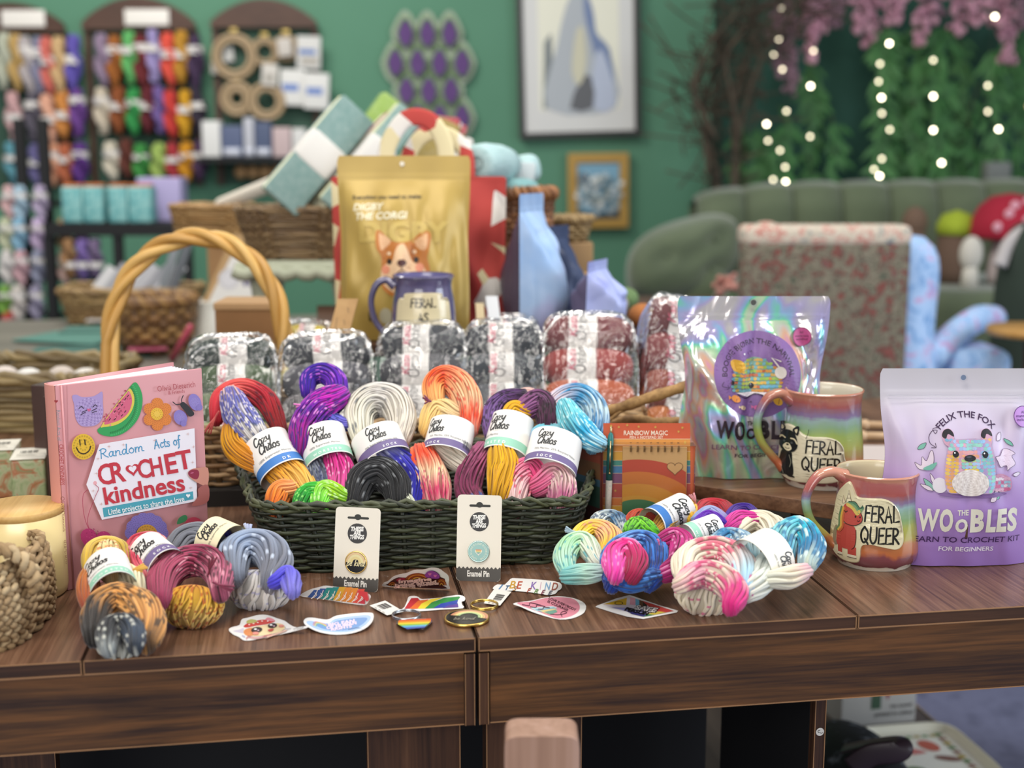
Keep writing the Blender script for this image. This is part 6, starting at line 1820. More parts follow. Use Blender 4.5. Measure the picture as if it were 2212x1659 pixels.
a.ell(*q(1165, 407), 22, 22, '#b98ad0'); a.arc(*q(1165, 407), 21, 22.4, 0, 2*pi, '#5a3070')
for s_, yy, wd in (('All', 383, 10), ('materials', 410, 34), ('included', 438, 32)): a.text(s_, *q(1165, yy), 8, '#5a2a78', bold=0.01, width=wd)
a.ell(*q(700, 104), 6.2, 6.4, '#6f7f9a'); a.arc(*q(700, 104), 5.6, 6.8, 0, 2*pi, '#b9bac6')
a.stroke([(1918, 846), (2240, 846)], 1.6, '#e2dee6', sm=0); a.stroke([(1918, 852), (2240, 852)], 1.2, '#aaa4b4', sm=0)
a.build('printed_design', t)

# ================================================================== pen and notepad set in a clear box
P0 = on(1260, 1138); P0 = vec(*P0[:2], 0.75)
dN = 1.43
pb = at(1378, 1130, dN); pb[2] = 0.75
NX = nrm(RT*0.985+FH*0.17*-0.2); NN = np.cross(NX, Z); NN = NN if np.dot(NN, FW) < 0 else -NN
s_ = dN/FPX
pcx = 1396
pc = at(pcx, 1128, dN); pc[2] = 0.75
t = thing('stationery_set', 'clear boxed pen and notepad set with rainbow backing card, right of the green basket', 'stationery', pc)
ln = radians(4); NU = nrm(Z*cos(ln)-NN*sin(ln)); NP = nrm(NN*cos(ln)+Z*sin(ln))
Wc, Hc = 196*s_, 213*s_+0.004
ORIG = pc
def cmap(px, py, h):
    """pixel of the set's front, on the backing card"""
    p = onp(px, py, ORIG, NP)
    return p+NP*h
b = MB(); b.box(ORIG+NU*Hc/2-NP*0.0012, (Wc, 0.002, Hc), NX, NP, NU)
card = b.build('backing_card', flat('#c8623a', 0.55, name='orange_card'), t, smooth=False)
a = Art(cmap, h0=0.0003, flipy=True)
q = lambda x, y: (900+x/3.607, 760+y/3.607)
x0, x1 = 1303, 1491
bands = [(914, 948, '#c4532e'), (948, 975, '#d08a3a'), (975, 994, '#d0a03c'), (994, 1006, '#3f8a80'), (1006, 1022, '#3f78a8'), (1022, 1044, '#7a4a70'), (1044, 1075, '#b04a42'), (1075, 1092, '#cf7a3a'), (1092, 1108, '#d9a83c'), (1108, 1135, '#4a8a56')]
for y0, y1, c in bands: a.rect(x0, y0, x1, y1, c)
for y0, y1, c in bands[1:]: a.stroke([(x0, y0), (x1, y0)], 0.9, '#e2c9a4', sm=0)
a.text('RAINBOW MAGIC', *q(1785, 648), 14, '#efdcc4', bold=0.012, width=95); a.text('PEN + NOTEPAD SET', *q(1790, 674), 7.5, '#efdcc4', bold=0.01, width=72)
for x, y in ((1575, 585), (1730, 582), (1860, 585), (2070, 590), (2040, 620), (1515, 575), (1640, 570), (1548, 1080), (2085, 1210), (1590, 1180), (2090, 700)): a.star(*q(x, y), 4, '#c9a24a', 6, 0.3)
a.build('card_print', card)
np0, np1 = q(1600, 735), q(2100, 1345)
b = MB()
c_ = (cmap(np0[0], np1[1], 0)+cmap(np1[0], np0[1], 0))/2
wN = np.linalg.norm(cmap(np1[0], np0[1], 0)-cmap(np0[0], np0[1], 0)); hN = np.linalg.norm(cmap(np0[0], np1[1], 0)-cmap(np0[0], np0[1], 0))
b.box(c_+NP*0.0036, (wN, 0.006, hN), NX, NP, NU, bev=0.0005)
pad = b.build('notepad', flat('#c09a66', 0.7, name='kraft_cover'), t)
a = Art(lambda px, py, h: onp(px, py, ORIG+NP*0.0068, NP)+NP*h, h0=0.0002, flipy=True)
cx, cy = q(1720, 1400)
L, Rr, T, Bt = np0[0]+0.5, np1[0]-0.5, np0[1], np1[1]-0.5
def clip(c, r0, r1):
    pts = []
    for k in range(40):
        th = pi*k/39
        pts.append((cx+r1*cos(th), cy-r1*sin(th)*0.82))
    inn = [(cx+r0*cos(pi*k/39), cy-r0*sin(pi*k/39)*0.82) for k in range(40)][::-1]
    def cl(p): return (min(max(p[0], L), Rr), min(max(p[1], T), Bt))
    P_ = [cl(p) for p in pts]+[cl(p) for p in inn]
    v, f = [], []
    for k in range(40):
        v += [cl(pts[k]), cl(inn[39-k])]
    for k in range(39): f += [(2*k, 2*k+1, 2*k+3), (2*k, 2*k+3, 2*k+2)]
    a.raw(v, f, c)
for c, r0, r1 in (('#b4452f', 158, 190), ('#c8742f', 126, 158), ('#d08f30', 95, 126), ('#cf9a3a', 85, 95), ('#3f7a52', 52, 85), ('#2c6a70', 0, 52)): clip(c, r0, r1)
hx, hy = q(2012, 905)
hp_ = [(17*sin(2*pi*i/28)**3, -1.0*(13*cos(2*pi*i/28)-5*cos(4*pi*i/28)-2*cos(6*pi*i/28)-cos(8*pi*i/28))) for i in range(28)]
a.poly([(hx+x, hy+y*0.95) for x, y in hp_], '#c49c66'); a.stroke([(hx+x, hy+y*0.95) for x, y in hp_], 1.2, '#6a4a2a', closed=True, sm=0)
a.build('cover_print', pad)
b = MB()
for k in range(8):
    x = q(1668+k*53, 0)[0]
    p = onp(x, q(0, 765)[1], ORIG+NP*0.0068, NP)
    for dx in (-1.2, 1.2):
        c2 = p+NX*dx*s_
        b.tube([c2+NU*0.0052*cos(th)+NP*0.004*sin(th)-NP*0.001+NU*0.003 for th in np.linspace(-0.6, pi+0.6, 14)], 0.0004, 5)
b.build('wire_binding', flat('#8a7658', 0.3, 0.9, name='bronze_wire'), t)
# pen
pA, pB = cmap(*q(1512, 620), 0.005), cmap(*q(1488, 1262), 0.005)
dv = nrm(pB-pA); Lp = np.linalg.norm(pB-pA)
f1 = nrm(NP-dv*np.dot(NP, dv)); f2 = np.cross(dv, f1)
b = MB(); b.lathe([(0.001, 0.0), (0.0028, 0.003), (0.0034, 0.008), (0.0036, Lp*0.58)], pA, 20, f1, f2, dv)
pen = b.build('pen', flat('#1f6f6c', 0.35, name='teal_plastic'), t)
b = MB(); b.lathe([(0.0036, Lp*0.58), (0.0035, Lp*0.9), (0.003, Lp)], pA, 20, f1, f2, dv); b.build('pen_grip', mottled('terrazzo_white', ['#8fa9a0', '#d9d6cc', '#e6e2d9', '#cfa9a0'], 900, 0.4, bstr=0), pen)
b = MB(); b.box(pA+dv*Lp*0.30+f1*0.0046, (0.0016, 0.0008, Lp*0.40), f2, f1, dv); b.ball(pA+dv*Lp*0.49+f1*0.0046, 0.0014); b.tube([pA-dv*0.006, pA+dv*0.002], 0.0013, 10); b.build('pen_clip', flat('#cdb88a', 0.25, 1.0, name='pale_gold'), pen)
# printed side panel seen at the left
sdv = nrm(-NX*0.62-NN*0.78); lS = 0.042
pL = ORIG-NX*Wc/2
b = MB(); b.box(pL+sdv*lS/2+NU*Hc/2, (lS, 0.001, Hc), sdv, np.cross(NU, sdv), NU)
sp_ = b.build('side_panel', flat('#7a3a30', 0.5), t, smooth=False)
nS = np.cross(sdv, NU); nS = nS if np.dot(nS, FW) < 0 else -nS
a = Art(plane_map(pL, sdv, NU, nS), h0=0.0008)
for y0, y1, c in ((0.0, 0.2, '#7a4a2c'), (0.2, 0.34, '#4a2a2c'), (0.34, 0.55, '#2f4a40'), (0.55, 0.62, '#3a5a6a'), (0.62, 0.78, '#6a4a30'), (0.78, 1.0, '#7a3a2a')): a.rect(0.0006, y0*Hc, lS, y1*Hc, c)
a.build('side_print', sp_)
# clear box: thin panes at the sides, top and front
gm, nt, gb = newmat('clear_plastic')
nt.nodes.remove(gb)
tr_ = node(nt, 'ShaderNodeBsdfTransparent'); gl = node(nt, 'ShaderNodeBsdfGlossy'); gl.inputs['Roughness'].default_value = 0.06
tr_.inputs[0].default_value = (0.97, 0.96, 0.95, 1)
lwn = node(nt, 'ShaderNodeLayerWeight'); lwn.inputs[0].default_value = 0.15
mxs = node(nt, 'ShaderNodeMixShader'); link(nt, lwn.outputs['Fresnel'], mxs.inputs[0]); link(nt, tr_.outputs[0], mxs.inputs[1]); link(nt, gl.outputs[0], mxs.inputs[2])
link(nt, mxs.outputs[0], nt.nodes['Material Output'].inputs[0])
CLEAR = gm
b = MB(); D2 = 0.026
bc = ORIG+NU*Hc/2
b.box(bc+NP*D2, (Wc, 0.0004, Hc), NX, NP, NU)
for sgn in (-1, 1): b.box(bc+NX*sgn*Wc/2+NP*D2/2, (0.0004, D2, Hc), NX, NP, NU)
b.box(ORIG+NU*Hc+NP*D2/2, (Wc, D2, 0.0004), NX, NP, NU)
b.build('clear_box', CLEAR, t, smooth=False)
# ================================================================== cellophane packs of ombre yarn balls
def ballmat(name, base):
    k = ('ball', name)
    if k in MATS: return MATS[k]
    m, nt, b = newmat('ball_yarn')
    a = node(nt, 'ShaderNodeAttribute', attribute_name='Col')
    v = coords(nt, (1, 1, 2.6))
    wv = node(nt, 'ShaderNodeTexWave'); wv.inputs['Scale'].default_value = 90; wv.inputs['Distortion'].default_value = 5; wv.inputs['Detail'].default_value = 2
    link(nt, v, wv.inputs['Vector'])
    mx = node(nt, 'ShaderNodeMix', data_type='RGBA', blend_type='MULTIPLY'); mx.inputs[0].default_value = 1
    link(nt, a.outputs['Color'], mx.inputs[6]); link(nt, ramp(nt, wv.outputs[0], [(0.1, (0.72,)*3), (0.6, (1, 1, 1))]), mx.inputs[7])
    link(nt, mx.outputs[2], b.inputs['Base Color']); b.inputs['Roughness'].default_value = 0.9
    bump(nt, b, wv.outputs[0], 0.5, 0.002)
    MATS[k] = m
    return m
BALL = ballmat('ombre', None)
def cello_mat():
    m, nt, b = newmat('cellophane')
    nt.nodes.remove(b)
    t1 = node(nt, 'ShaderNodeBsdfTransparent'); g1 = node(nt, 'ShaderNodeBsdfGlossy'); g1.inputs['Roughness'].default_value = 0.10
    v = coords(nt, (1, 1, 0.45))
    n = noise(nt, v, 26, 3, 0.55, 2.0)
    bp = node(nt, 'ShaderNodeBump'); bp.inputs['Strength'].default_value = 0.9; bp.inputs['Distance'].default_value = 0.012
    link(nt, n.outputs[0], bp.inputs['Height']); link(nt, bp.outputs[0], g1.inputs['Normal'])
    lw = node(nt, 'ShaderNodeLayerWeight'); lw.inputs[0].default_value = 0.22
    ad = node(nt, 'ShaderNodeMath', operation='MULTIPLY_ADD'); ad.inputs[1].default_value = 0.8; ad.inputs[2].default_value = 0.07
    link(nt, lw.outputs['Fresnel'], ad.inputs[0])
    mx = node(nt, 'ShaderNodeMixShader'); link(nt, ad.outputs[0], mx.inputs[0]); link(nt, t1.outputs[0], mx.inputs[1]); link(nt, g1.outputs[0], mx.inputs[2])
    link(nt, mx.outputs[0], nt.nodes['Material Output'].inputs[0])
    return m
CELLO = cello_mat()
def pack(label, pl, pr, pt_, dt, db, zb, cols, yaw=0.0, roll=0.0, name='yarn_pack', lx=0.0, rows=4, depth=0.030, seed=1):
    cx = (pl+pr)/2
    T = at(cx+roll, pt_, dt); B = at(cx, 900, db); B[2] = zb
    U = nrm(T-B); L = np.linalg.norm(T-B)
    X = nrm(RT*cos(yaw)+FH*sin(yaw)); X = nrm(X-U*np.dot(X, U)); N = np.cross(X, U); N = N if np.dot(N, FW) < 0 else -N
    W = (pr-pl)*dt/FPX
    t = thing(name, label, 'yarn pack', B, 'cellophane packs of ombre yarn')
    rg = np.random.default_rng(seed)
    hh = L/rows/2
    for k in range(rows):
        c = B+U*(L-(2*k+1)*hh)+N*rg.normal(0, 0.001)
        b = MB()
        b.ball(c, (hh*1.10, depth, W/2*0.95), 24, 16, U, N, X, col=lin(cols[k]), e=0.62)
        ob = b.build('yarn_ball', BALL, t)
        def mp(u, v, h):
            a_ = v
            sh = 1.0
            return c+X*u+U*hh*1.10*sin(a_)*1.02+N*(depth*cos(a_)*1.02+0.0008+h)
        a = Art(mp, dice=0.2, h0=0.0)
        lw_ = W*0.15
        x0 = lx*W+rg.normal(0, 0.001)
        a.h = 0
        v_, f_ = [], []
        n = 13
        for i in range(n):
            an = -1.35+2.7*i/(n-1)
            v_ += [(x0-lw_, an), (x0+lw_, an)]
        for i in range(n-1): f_ += [(2*i, 2*i+1, 2*i+3), (2*i, 2*i+3, 2*i+2)]
        a.dice = None; a.raw(v_, f_, '#dbd7d2'); a.h = 0.0004
        a.tf = lambda x, y: (x, y/hh*0.95)
        a.text('Katia', x0-lw_*0.42, -hh*0.05, hh*0.62, '#c4506a', rot=pi/2, bold=0.01, shear=0.2)
        a.text('Ombr\u00e9', x0+lw_*0.30, hh*0.05, hh*0.95, '#6f6c6a', rot=pi/2, width=hh*1.75)
        a.build('paper_label', ob)
    b = MB()
    cc = B+U*L/2
    ws = [(rg.uniform(3, 14), rg.uniform(3, 14), rg.uniform(0, 6), rg.uniform(0.4, 1)) for _ in range(8)]
    def fn(p, q):
        th = 2*pi*p; ph = -pi/2+pi*q
        e1, e2 = 0.45, 0.35
        sp = lambda x, e: math.copysign(abs(x)**e, x)
        x = sp(cos(ph), e1)*sp(cos(th), e2); y = sp(cos(ph), e1)*sp(sin(th), e2); z = sp(sin(ph), e1)
        k = sum(w_*sin(a_*th+b_*ph*1.5+c_) for a_, b_, c_, w_ in ws)*0.0011*abs(cos(ph))
        a_ = int(0)
        return cc+X*x*(W/2*1.0+0.003)+U*z*(L/2+0.005)+N*(y*(depth+0.006)+k)
    b.grid(fn, 60, 40, closeu=True)
    b.build('cellophane_wrap', CELLO, t)
    return t
ZK = 0.795
G1 = ['#2f3b34', '#4a5c3c', '#5a6a44', '#8f9a62']
K1 = ['#3a3d42', '#55545a', '#5e5a5c', '#8f8580']
K2 = ['#3e4146', '#4c4c50', '#5a5452', '#6c6460']
K3 = ['#33383e', '#3a4046', '#454a50', '#50555a']
R1 = ['#7a3a3c', '#9a3c36', '#b85a34', '#c8742f']
R2 = ['#6f3a3c', '#7e3a3a', '#8f4a38', '#b86a34']
pack('cellophane pack of dark green to olive yarn balls, leftmost beside the pink book', 402, 592, 742, 1.755, 1.655, ZK, G1, yaw=0.12, roll=6, lx=0.03, seed=2)
pack('cellophane pack of charcoal to grey-brown yarn balls behind the violet hank', 608, 806, 736, 1.76, 1.66, ZK, K1, yaw=0.0, lx=0.04, seed=3)
pack('cellophane pack of charcoal yarn balls behind the cream speckled hank, tilted slightly', 812, 1000, 712, 1.765, 1.665, ZK, K2, yaw=-0.05, roll=10, lx=-0.06, seed=4)
pack('cellophane pack of near-black yarn balls behind the plum hank', 1002, 1172, 708, 1.77, 1.67, ZK, K3, yaw=0.0, lx=-0.02, seed=5)
pack('cellophane pack of red to orange yarn balls, the widest reddish pack', 1174, 1374, 692, 1.775, 1.675, ZK, R1, yaw=0.0, roll=-4, lx=-0.08, seed=6)
pack('cellophane pack of maroon yarn balls half hidden by the shiny pouch', 1384, 1520, 655, 1.79, 1.685, ZK, R2, yaw=0.3, roll=4, lx=-0.02, seed=7)
pack('cellophane pack of yellow yarn peeking over the charcoal packs', 596, 706, 716, 1.93, 1.86, 0.84, ['#d9c23c', '#cfc04a', '#d9c860', '#cdbb58'], yaw=0.1, roll=20, rows=3, seed=8)
pack('cellophane pack with white label lying behind the near-black yarn pack', 1040, 1160, 702, 1.94, 1.88, 0.84, ['#4a4c4e', '#55575a', '#606264', '#6a6a6a'], yaw=0.1, rows=3, seed=9)

# ================================================================== raised display crate behind the packs
ZC = float(at(875, 738, 1.9)[2])
ck = wood('crate_wood', ['#2b1a10', '#4a2f1e', '#5e3d28'], 'X', 0.6)
cA = at(690, 700, 2.0); cB = at(1420, 700, 2.0)
t = thing('display_crate', 'dark wooden crate under the gold pouch and purple mug', 'crate', vec((cA[0]+cB[0])/2, 2.05, 0.75))
b = MB(); b.box(((cA[0]+cB[0])/2, 2.12, ZC-0.009), (cB[0]-cA[0], 0.52, 0.018)); b.build('crate_top', ck, t, smooth=False)
for x in (cA[0]+0.01, cB[0]-0.01):
    b = MB(); b.box((x, 2.12, 0.75+(ZC-0.768)/2), (0.018, 0.50, ZC-0.768)); b.build('crate_side', ck, t, smooth=False)

# ------------------------------------------------------------------ gold pouch with a corgi
gm_, nt, b_ = newmat('gold_film')
link(nt, ramp(nt, noise(nt, coords(nt), 9, 2).outputs[0], [(0.3, '#a88c44'), (0.7, '#bfa257')]), b_.inputs['Base Color'])
b_.inputs['Metallic'].default_value = 0.12; b_.inputs['Roughness'].default_value = 0.42
t, mp = pouch('gold kit pouch with a corgi face, standing behind the purple mug', 876, 738, 1.93, ZC, 284, 390, 0.075, gm_, 21, back=flat('#8f7fae', 0.5, name='lilac_film_side'), waist=0.03, wr=0.0035, lean=0.05)
a = Art(mp, dice=10, h0=0.0007, step=0.0001, flipy=True)
q = lambda x, y: (440+x/2.765, 180+y/2.765)
Q = lambda l: [q(x, y) for x, y in l]
a.text('Everything you need to make:', *q(1112, 716), 12.5, '#2a2414', bold=0.02, width=146, rot=-0.02)
a.text('DIGBY', *q(915, 785), 20.5, '#e9e2c4', bold=0.03, shear=0.2, align='L', width=66, rot=-0.03); a.text('THE CORGI', *q(930, 838), 20.5, '#e9e2c4', bold=0.03, shear=0.2, align='L', width=110, rot=-0.03)
a.text('DIGBY', *q(1215, 960), 56, '#bfa458', bold=0.05, width=190)
a.poly(Q([(1050, 910), (1075, 900), (1110, 930), (1160, 965), (1250, 960), (1300, 920), (1350, 903), (1372, 930), (1360, 1010), (1350, 1060), (1365, 1130), (1340, 1230), (1200, 1290), (1090, 1230), (1085, 1060), (1055, 1000)]), '#b8702c', 4)
a.poly(Q([(1068, 925), (1085, 918), (1140, 960), (1105, 1000), (1080, 1010)]), '#d9ab80', 3); a.poly(Q([(1275, 965), (1330, 925), (1352, 920), (1345, 1000), (1310, 1010)]), '#d9ab80', 3)
a.poly(Q([(1185, 985), (1215, 975), (1235, 1010), (1265, 1080), (1330, 1110), (1340, 1200), (1200, 1270), (1090, 1200), (1090, 1110), (1150, 1075), (1165, 1020)]), '#dfba92', 4)
a.ell(*q(1132, 1078), 5.6, 6.4, '#241a14'); a.ell(*q(1285, 1068), 5.6, 6.4, '#241a14'); a.ell(*q(1130, 1032), 4.5, 3.5, '#e6c9a4'); a.ell(*q(1275, 1022), 4.5, 3.5, '#e6c9a4')
a.ell(*q(1205, 1085), 9.5, 7, '#4a2018'); a.stroke(Q([(1205, 1095), (1205, 1125), (1180, 1140)]), 1.6, '#4a2018'); a.stroke(Q([(1205, 1125), (1230, 1140)]), 1.6, '#4a2018')
a.ell(*q(1110, 1125), 9, 9, '#d98a6a'); a.ell(*q(1305, 1112), 9, 9, '#d98a6a')
a.text('D', *q(1030, 1420), 24, '#2a2010', bold=0.08); a.ell(*q(1105, 1395), 13, 17, '#a9a084')
a.ell(*q(1197, 512), 5, 5, '#e9e2d0')
a.build('printed_design', t)

# ------------------------------------------------------------------ purple mug
pm = at(916, 757, 1.8); pm[2] = ZC
pg, nt, b_ = newmat('purple_glaze')
link(nt, ramp(nt, noise(nt, coords(nt, (1, 1, 0.3)), 60, 3).outputs[0], [(0.3, '#494462'), (0.7, '#655e80')]), b_.inputs['Base Color'])
b_.inputs['Roughness'].default_value = 0.15; b_.inputs['Coat Weight'].default_value = 0.6
def art_feral2(a, H):
    a.hand('FErvL', 0, 0.62*H, 0.062*H, 0.017*H, '#1e1c1c', align='C'); a.hand('vS', 0, 0.44*H, 0.062*H, 0.017*H, '#1e1c1c', align='C'); a.hand('FU', -0.02*H, 0.26*H, 0.062*H, 0.017*H, '#1e1c1c', align='C')
fc = nrm(-FH*0.98-RT*-0.06)
mug('purple glazed mug with a cream worded plaque in front of the gold pouch', pm, 0.108, 0.0432, pg, flat('#5f5a86', 0.2, name='purple_inside'), fc, nrm(-RT*0.99-FH*0.1),
    [(0.9, 0.86), (1.2, 0.93), (1.5, 0.86), (1.66, 0.66), (1.55, 0.42), (1.25, 0.25), (0.98, 0.15)],
    [(-0.30, 0.70), (-0.24, 0.72), (-0.20, 0.78), (0.20, 0.78), (0.24, 0.72), (0.30, 0.70), (0.31, 0.50), (0.31, 0.30), (0.30, 0.18), (-0.30, 0.18), (-0.31, 0.30), (-0.31, 0.50)], art_feral2, pl_col='#cdbf9a',
    prof=[(0.92, 0.0), (1.0, 0.05), (1.04, 0.2), (1.03, 0.45), (0.98, 0.66), (0.90, 0.84), (0.93, 0.93), (1.0, 0.985)])

# ------------------------------------------------------------------ red and cream tote behind the gold pouch
tm, nt, b_ = newmat('red_floral_cotton')
vo = node(nt, 'ShaderNodeTexVoronoi'); vo.inputs['Scale'].default_value = 30; link(nt, coords(nt, (1, 0.1, 0.8)), vo.inputs['Vector'])
sep = node(nt, 'ShaderNodeSeparateColor'); link(nt, vo.outputs['Color'], sep.inputs[0])
link(nt, ramp(nt, sep.outputs[0], [(0.0, '#b8433c'), (0.44, '#c04a42'), (0.46, '#e2ddd4'), (0.7, '#e2ddd4'), (0.72, '#ddd0a4')], 'CONSTANT'), b_.inputs['Base Color']); b_.inputs['Roughness'].default_value = 0.85
t, mp = pouch('red and cream patterned fabric tote standing behind the gold pouch', 908, 716, 2.06, ZC, 372, 322, 0.05, tm, 33, waist=0.0, wr=0.006, lean=0.02, zip_v=0.97, name='tote_bag', cat='bag', roundc=0.01)
b = MB(); b.tube(smooth_path([at(826, 400, 2.06), at(836, 320, 2.055), at(876, 258, 2.05), at(930, 262, 2.05), at(962, 320, 2.055), at(960, 400, 2.06)], 8), 0.0018, 10, flat_=8, ref=FW); b.build('strap', tm, t)
b = MB(); b.tube(smooth_path([at(850, 400, 2.1), at(905, 300, 2.1), at(965, 290, 2.1), at(1005, 330, 2.1), at(1010, 400, 2.1)], 8), 0.0018, 10, flat_=7, ref=FW); b.build('strap', tm, t)
# two white and a cream paper tag hanging at the tote's corner
for lab, p0, p1, c, w_ in (('narrow white paper tag below the red and cream tote', (1062, 640), (1072, 722), '#dfe0e2', 26), ('narrow cream paper tag left of the narrow white one', (1036, 655), (1040, 722), '#d6c29a', 18)):
    A0, B0 = at(*p0, 1.90), at(*p1, 1.89)
    B0[2] = max(B0[2], ZC)
    b = MB(); dv = nrm(B0-A0); b.box((A0+B0)/2, (w_*1.9/FPX, 0.003, np.linalg.norm(B0-A0)), RT, np.cross(dv, RT), dv)
    tag(b.build('paper_tag', flat(c, 0.7), smooth=False), lab, 'tag')
A0, B0 = at(752, 646, 1.82), at(722, 752, 1.80); B0[2] = ZC
t = thing('kraft_tag', 'brown kraft paper tag leaning left of the purple mug', 'tag', B0)
b = MB(); dv = nrm(B0-A0); b.box((A0+B0)/2, (44*1.82/FPX, 0.003, np.linalg.norm(B0-A0)), RT, np.cross(dv, RT), dv); kt = b.build('card', mottled('kraft_card', ['#b08a5c', '#bf9a6a'], 60, 0.8), t, smooth=False)
a = Art(plane_map((A0+B0)/2-nrm(np.cross(dv, RT))*0.0017*np.sign(np.dot(np.cross(dv, RT), FW)), RT, -dv, -np.cross(dv, RT)*np.sign(np.dot(np.cross(dv, RT), FW))), h0=0.0003)
for x0, y0, x1, y1 in ((0.003, 0.026, 0.006, 0.018), (0.002, 0.008, 0.005, 0.0), (-0.008, 0.01, -0.006, -0.012), (-0.002, -0.01, 0.004, -0.012)): a.stroke([(x0, y0), (x1, y1)], 0.0007, '#5a4630', sm=0)
a.build('pen_marks', kt)

# ================================================================== stool, seagrass basket and folded cloths
paint = mottled('chalky_green_paint', ['#a4a890', '#b4b8a2'], 20, 0.7)
sc = at(645, 565, 2.36); sz = sc[2]
t = thing('painted_stool', 'small pale green painted stool holding the seagrass basket', 'stool', vec(sc[0], sc[1], 0.75))
b = MB(); b.box(sc+FH*0.1-Z*0.012, (0.23, 0.24, 0.024), RT, FH, Z, bev=0.008)
b.tube([sc-RT*0.115-Z*0.02+RT*0.23*k/20+FH*-0.02+Z*0.004*cos(k*1.9) for k in range(21)], 0.012, 10)
b.build('seat', paint, t)
for x, y in ((-0.075, 0.02), (0.075, 0.02), (-0.075, 0.18), (0.075, 0.18)):
    p = sc+RT*x+FH*y
    h = sz-0.024-0.75
    b = MB(); b.lathe([(0.014, 0), (0.012, h*0.2), (0.017, h*0.5), (0.012, h*0.7), (0.018, h*0.9), (0.02, h)], vec(p[0], p[1], 0.75), 14); b.build('leg', paint, t)
def simple_basket(name, label, c, ax, ay, h, flare, cols, seed, N=9, r=0.005, stakes=34, amp=0.004, rim=None):
    ring = rrect_ring(np.asarray(c), RT, FH, ax, ay, 0, flare)
    return basket_shell(name, label, ring, lambda s: h, N, r, amp, stakes, cols, seed, rimR=rim or r*1.1, rims=22, inner='#2a2016')
SEA = ['#6a5236', '#7d6444', '#8f7552', '#594228', '#755a3a']
bz = sc[2]
bp = at(640, 560, 2.40); bp[2] = bz+0.001
simple_basket('seagrass_basket', 'brown seagrass basket holding rolled cloths on the pale green stool', bp+FH*0.07, 0.085, 0.07, 0.092, 0.026, SEA, 31, N=17, r=0.003, stakes=56, amp=0.0034, rim=0.0042)
q2 = at(462, 512, 3.12)
simple_basket('seagrass_basket', 'light tan shallow basket behind the seagrass basket of cloths', q2, 0.075, 0.06, 0.075, 0.014, ['#a07c4c', '#b48f5c', '#8f6a3c'], 32, N=12, r=0.0036)
b = MB(); b.box(vec(q2[0], q2[1], 0.75+(q2[2]-0.75)/2)+RT*0.03, (0.085, 0.10, q2[2]-0.752)); tag(b.build('cardboard_carton', mottled('kraft_box', ['#8f6a44', '#a07a50'], 12, 0.8), smooth=False), 'brown carton under the light tan shallow basket', 'box')

def cloth(label, p0, p1, d0, d1, wpx, cols, band, thick=0.030, roll=0.35, bt=(0.35, 0.66)):
    A0, B0 = at(*p0, d0), at(*p1, d1)
    dv = nrm(B0-A0); L = np.linalg.norm(B0-A0)
    sd = nrm(np.cross(dv, FW)); N = np.cross(sd, dv); N = N if np.dot(N, FW) < 0 else -N
    s2 = sd*cos(roll)+N*sin(roll); N = np.cross(s2, dv); N = N if np.dot(N, FW) < 0 else -N
    t = thing('folded_cloth', label, 'cloth', A0)
    W = wpx*d0/FPX
    n = len(cols)
    for k, c in enumerate(cols):
        b = MB(); b.box((A0+B0)/2+N*(thick*(0.5-(k+0.5)/n))+s2*(0.003*(k % 2)), (W*(1-0.02*(k % 2)), thick/n*1.05, L*(1-0.015*k)), s2, N, dv, bev=thick/n*0.5)
        b.build('cloth_layer', mottled('cloth_'+c, [c, mixc(c, '#ffffff', 0.12)], 90, 0.9), t)
    if band:
        b = MB(); b.box(A0+dv*L*(bt[0]+bt[1])/2, (W+0.006, thick+0.005, L*(bt[1]-bt[0])), s2, N, dv, bev=0.012); b.build('paper_band', flat('#d9d6d0', 0.7), t)
    return t
cloth('rolled teal-grey cloth with cream edge and white paper band, leftmost in the basket', (600, 440), (770, 238), 2.36, 2.42, 92, ['#6f8f8a', '#d9d8b4', '#6a8a86', '#7f9f98'], True, 0.04)
cloth('rolled magenta and cream cloth with white paper band, middle of the basket', (672, 450), (860, 262), 2.42, 2.48, 60, ['#d4d0b0', '#8a3a5c', '#7a3352', '#d4d0b0'], True, 0.036, bt=(0.2, 0.62))
cloth('rolled grey-green cloth with white paper band lying nearest the gold pouch', (712, 452), (884, 244), 2.36, 2.40, 66, ['#7d9a92', '#cfd0a8', '#6f8c86'], True, 0.036, bt=(0.22, 0.70))
cloth('lime green folded cloth at the top back of the basket', (720, 420), (862, 226), 2.56, 2.58, 90, ['#8fae4a', '#6f9440', '#a4bf5a'], False, 0.04)
cloth('olive gold folded cloth with red edge right of the rolled cloths', (880, 400), (976, 270), 2.52, 2.54, 74, ['#8f7a2c', '#a4382f', '#7d6a26'], False, 0.04, roll=-0.5)
cloth('crimson edged folded cloth rising behind the tote straps', (900, 430), (960, 258), 2.60, 2.62, 110, ['#a9323c', '#d8cfc8', '#b04048'], False, 0.04, roll=-0.6)
cloth('white folded cloth beside the aqua yarn tube', (986, 420), (1000, 300), 2.54, 2.56, 46, ['#d6d2cc', '#c9c4be'], False, 0.03, roll=0.1)
cloth('long cream paper roll sloping behind the light tan shallow basket', (470, 446), (640, 376), 3.10, 2.95, 30, ['#d9d0c0'], False, 0.03)

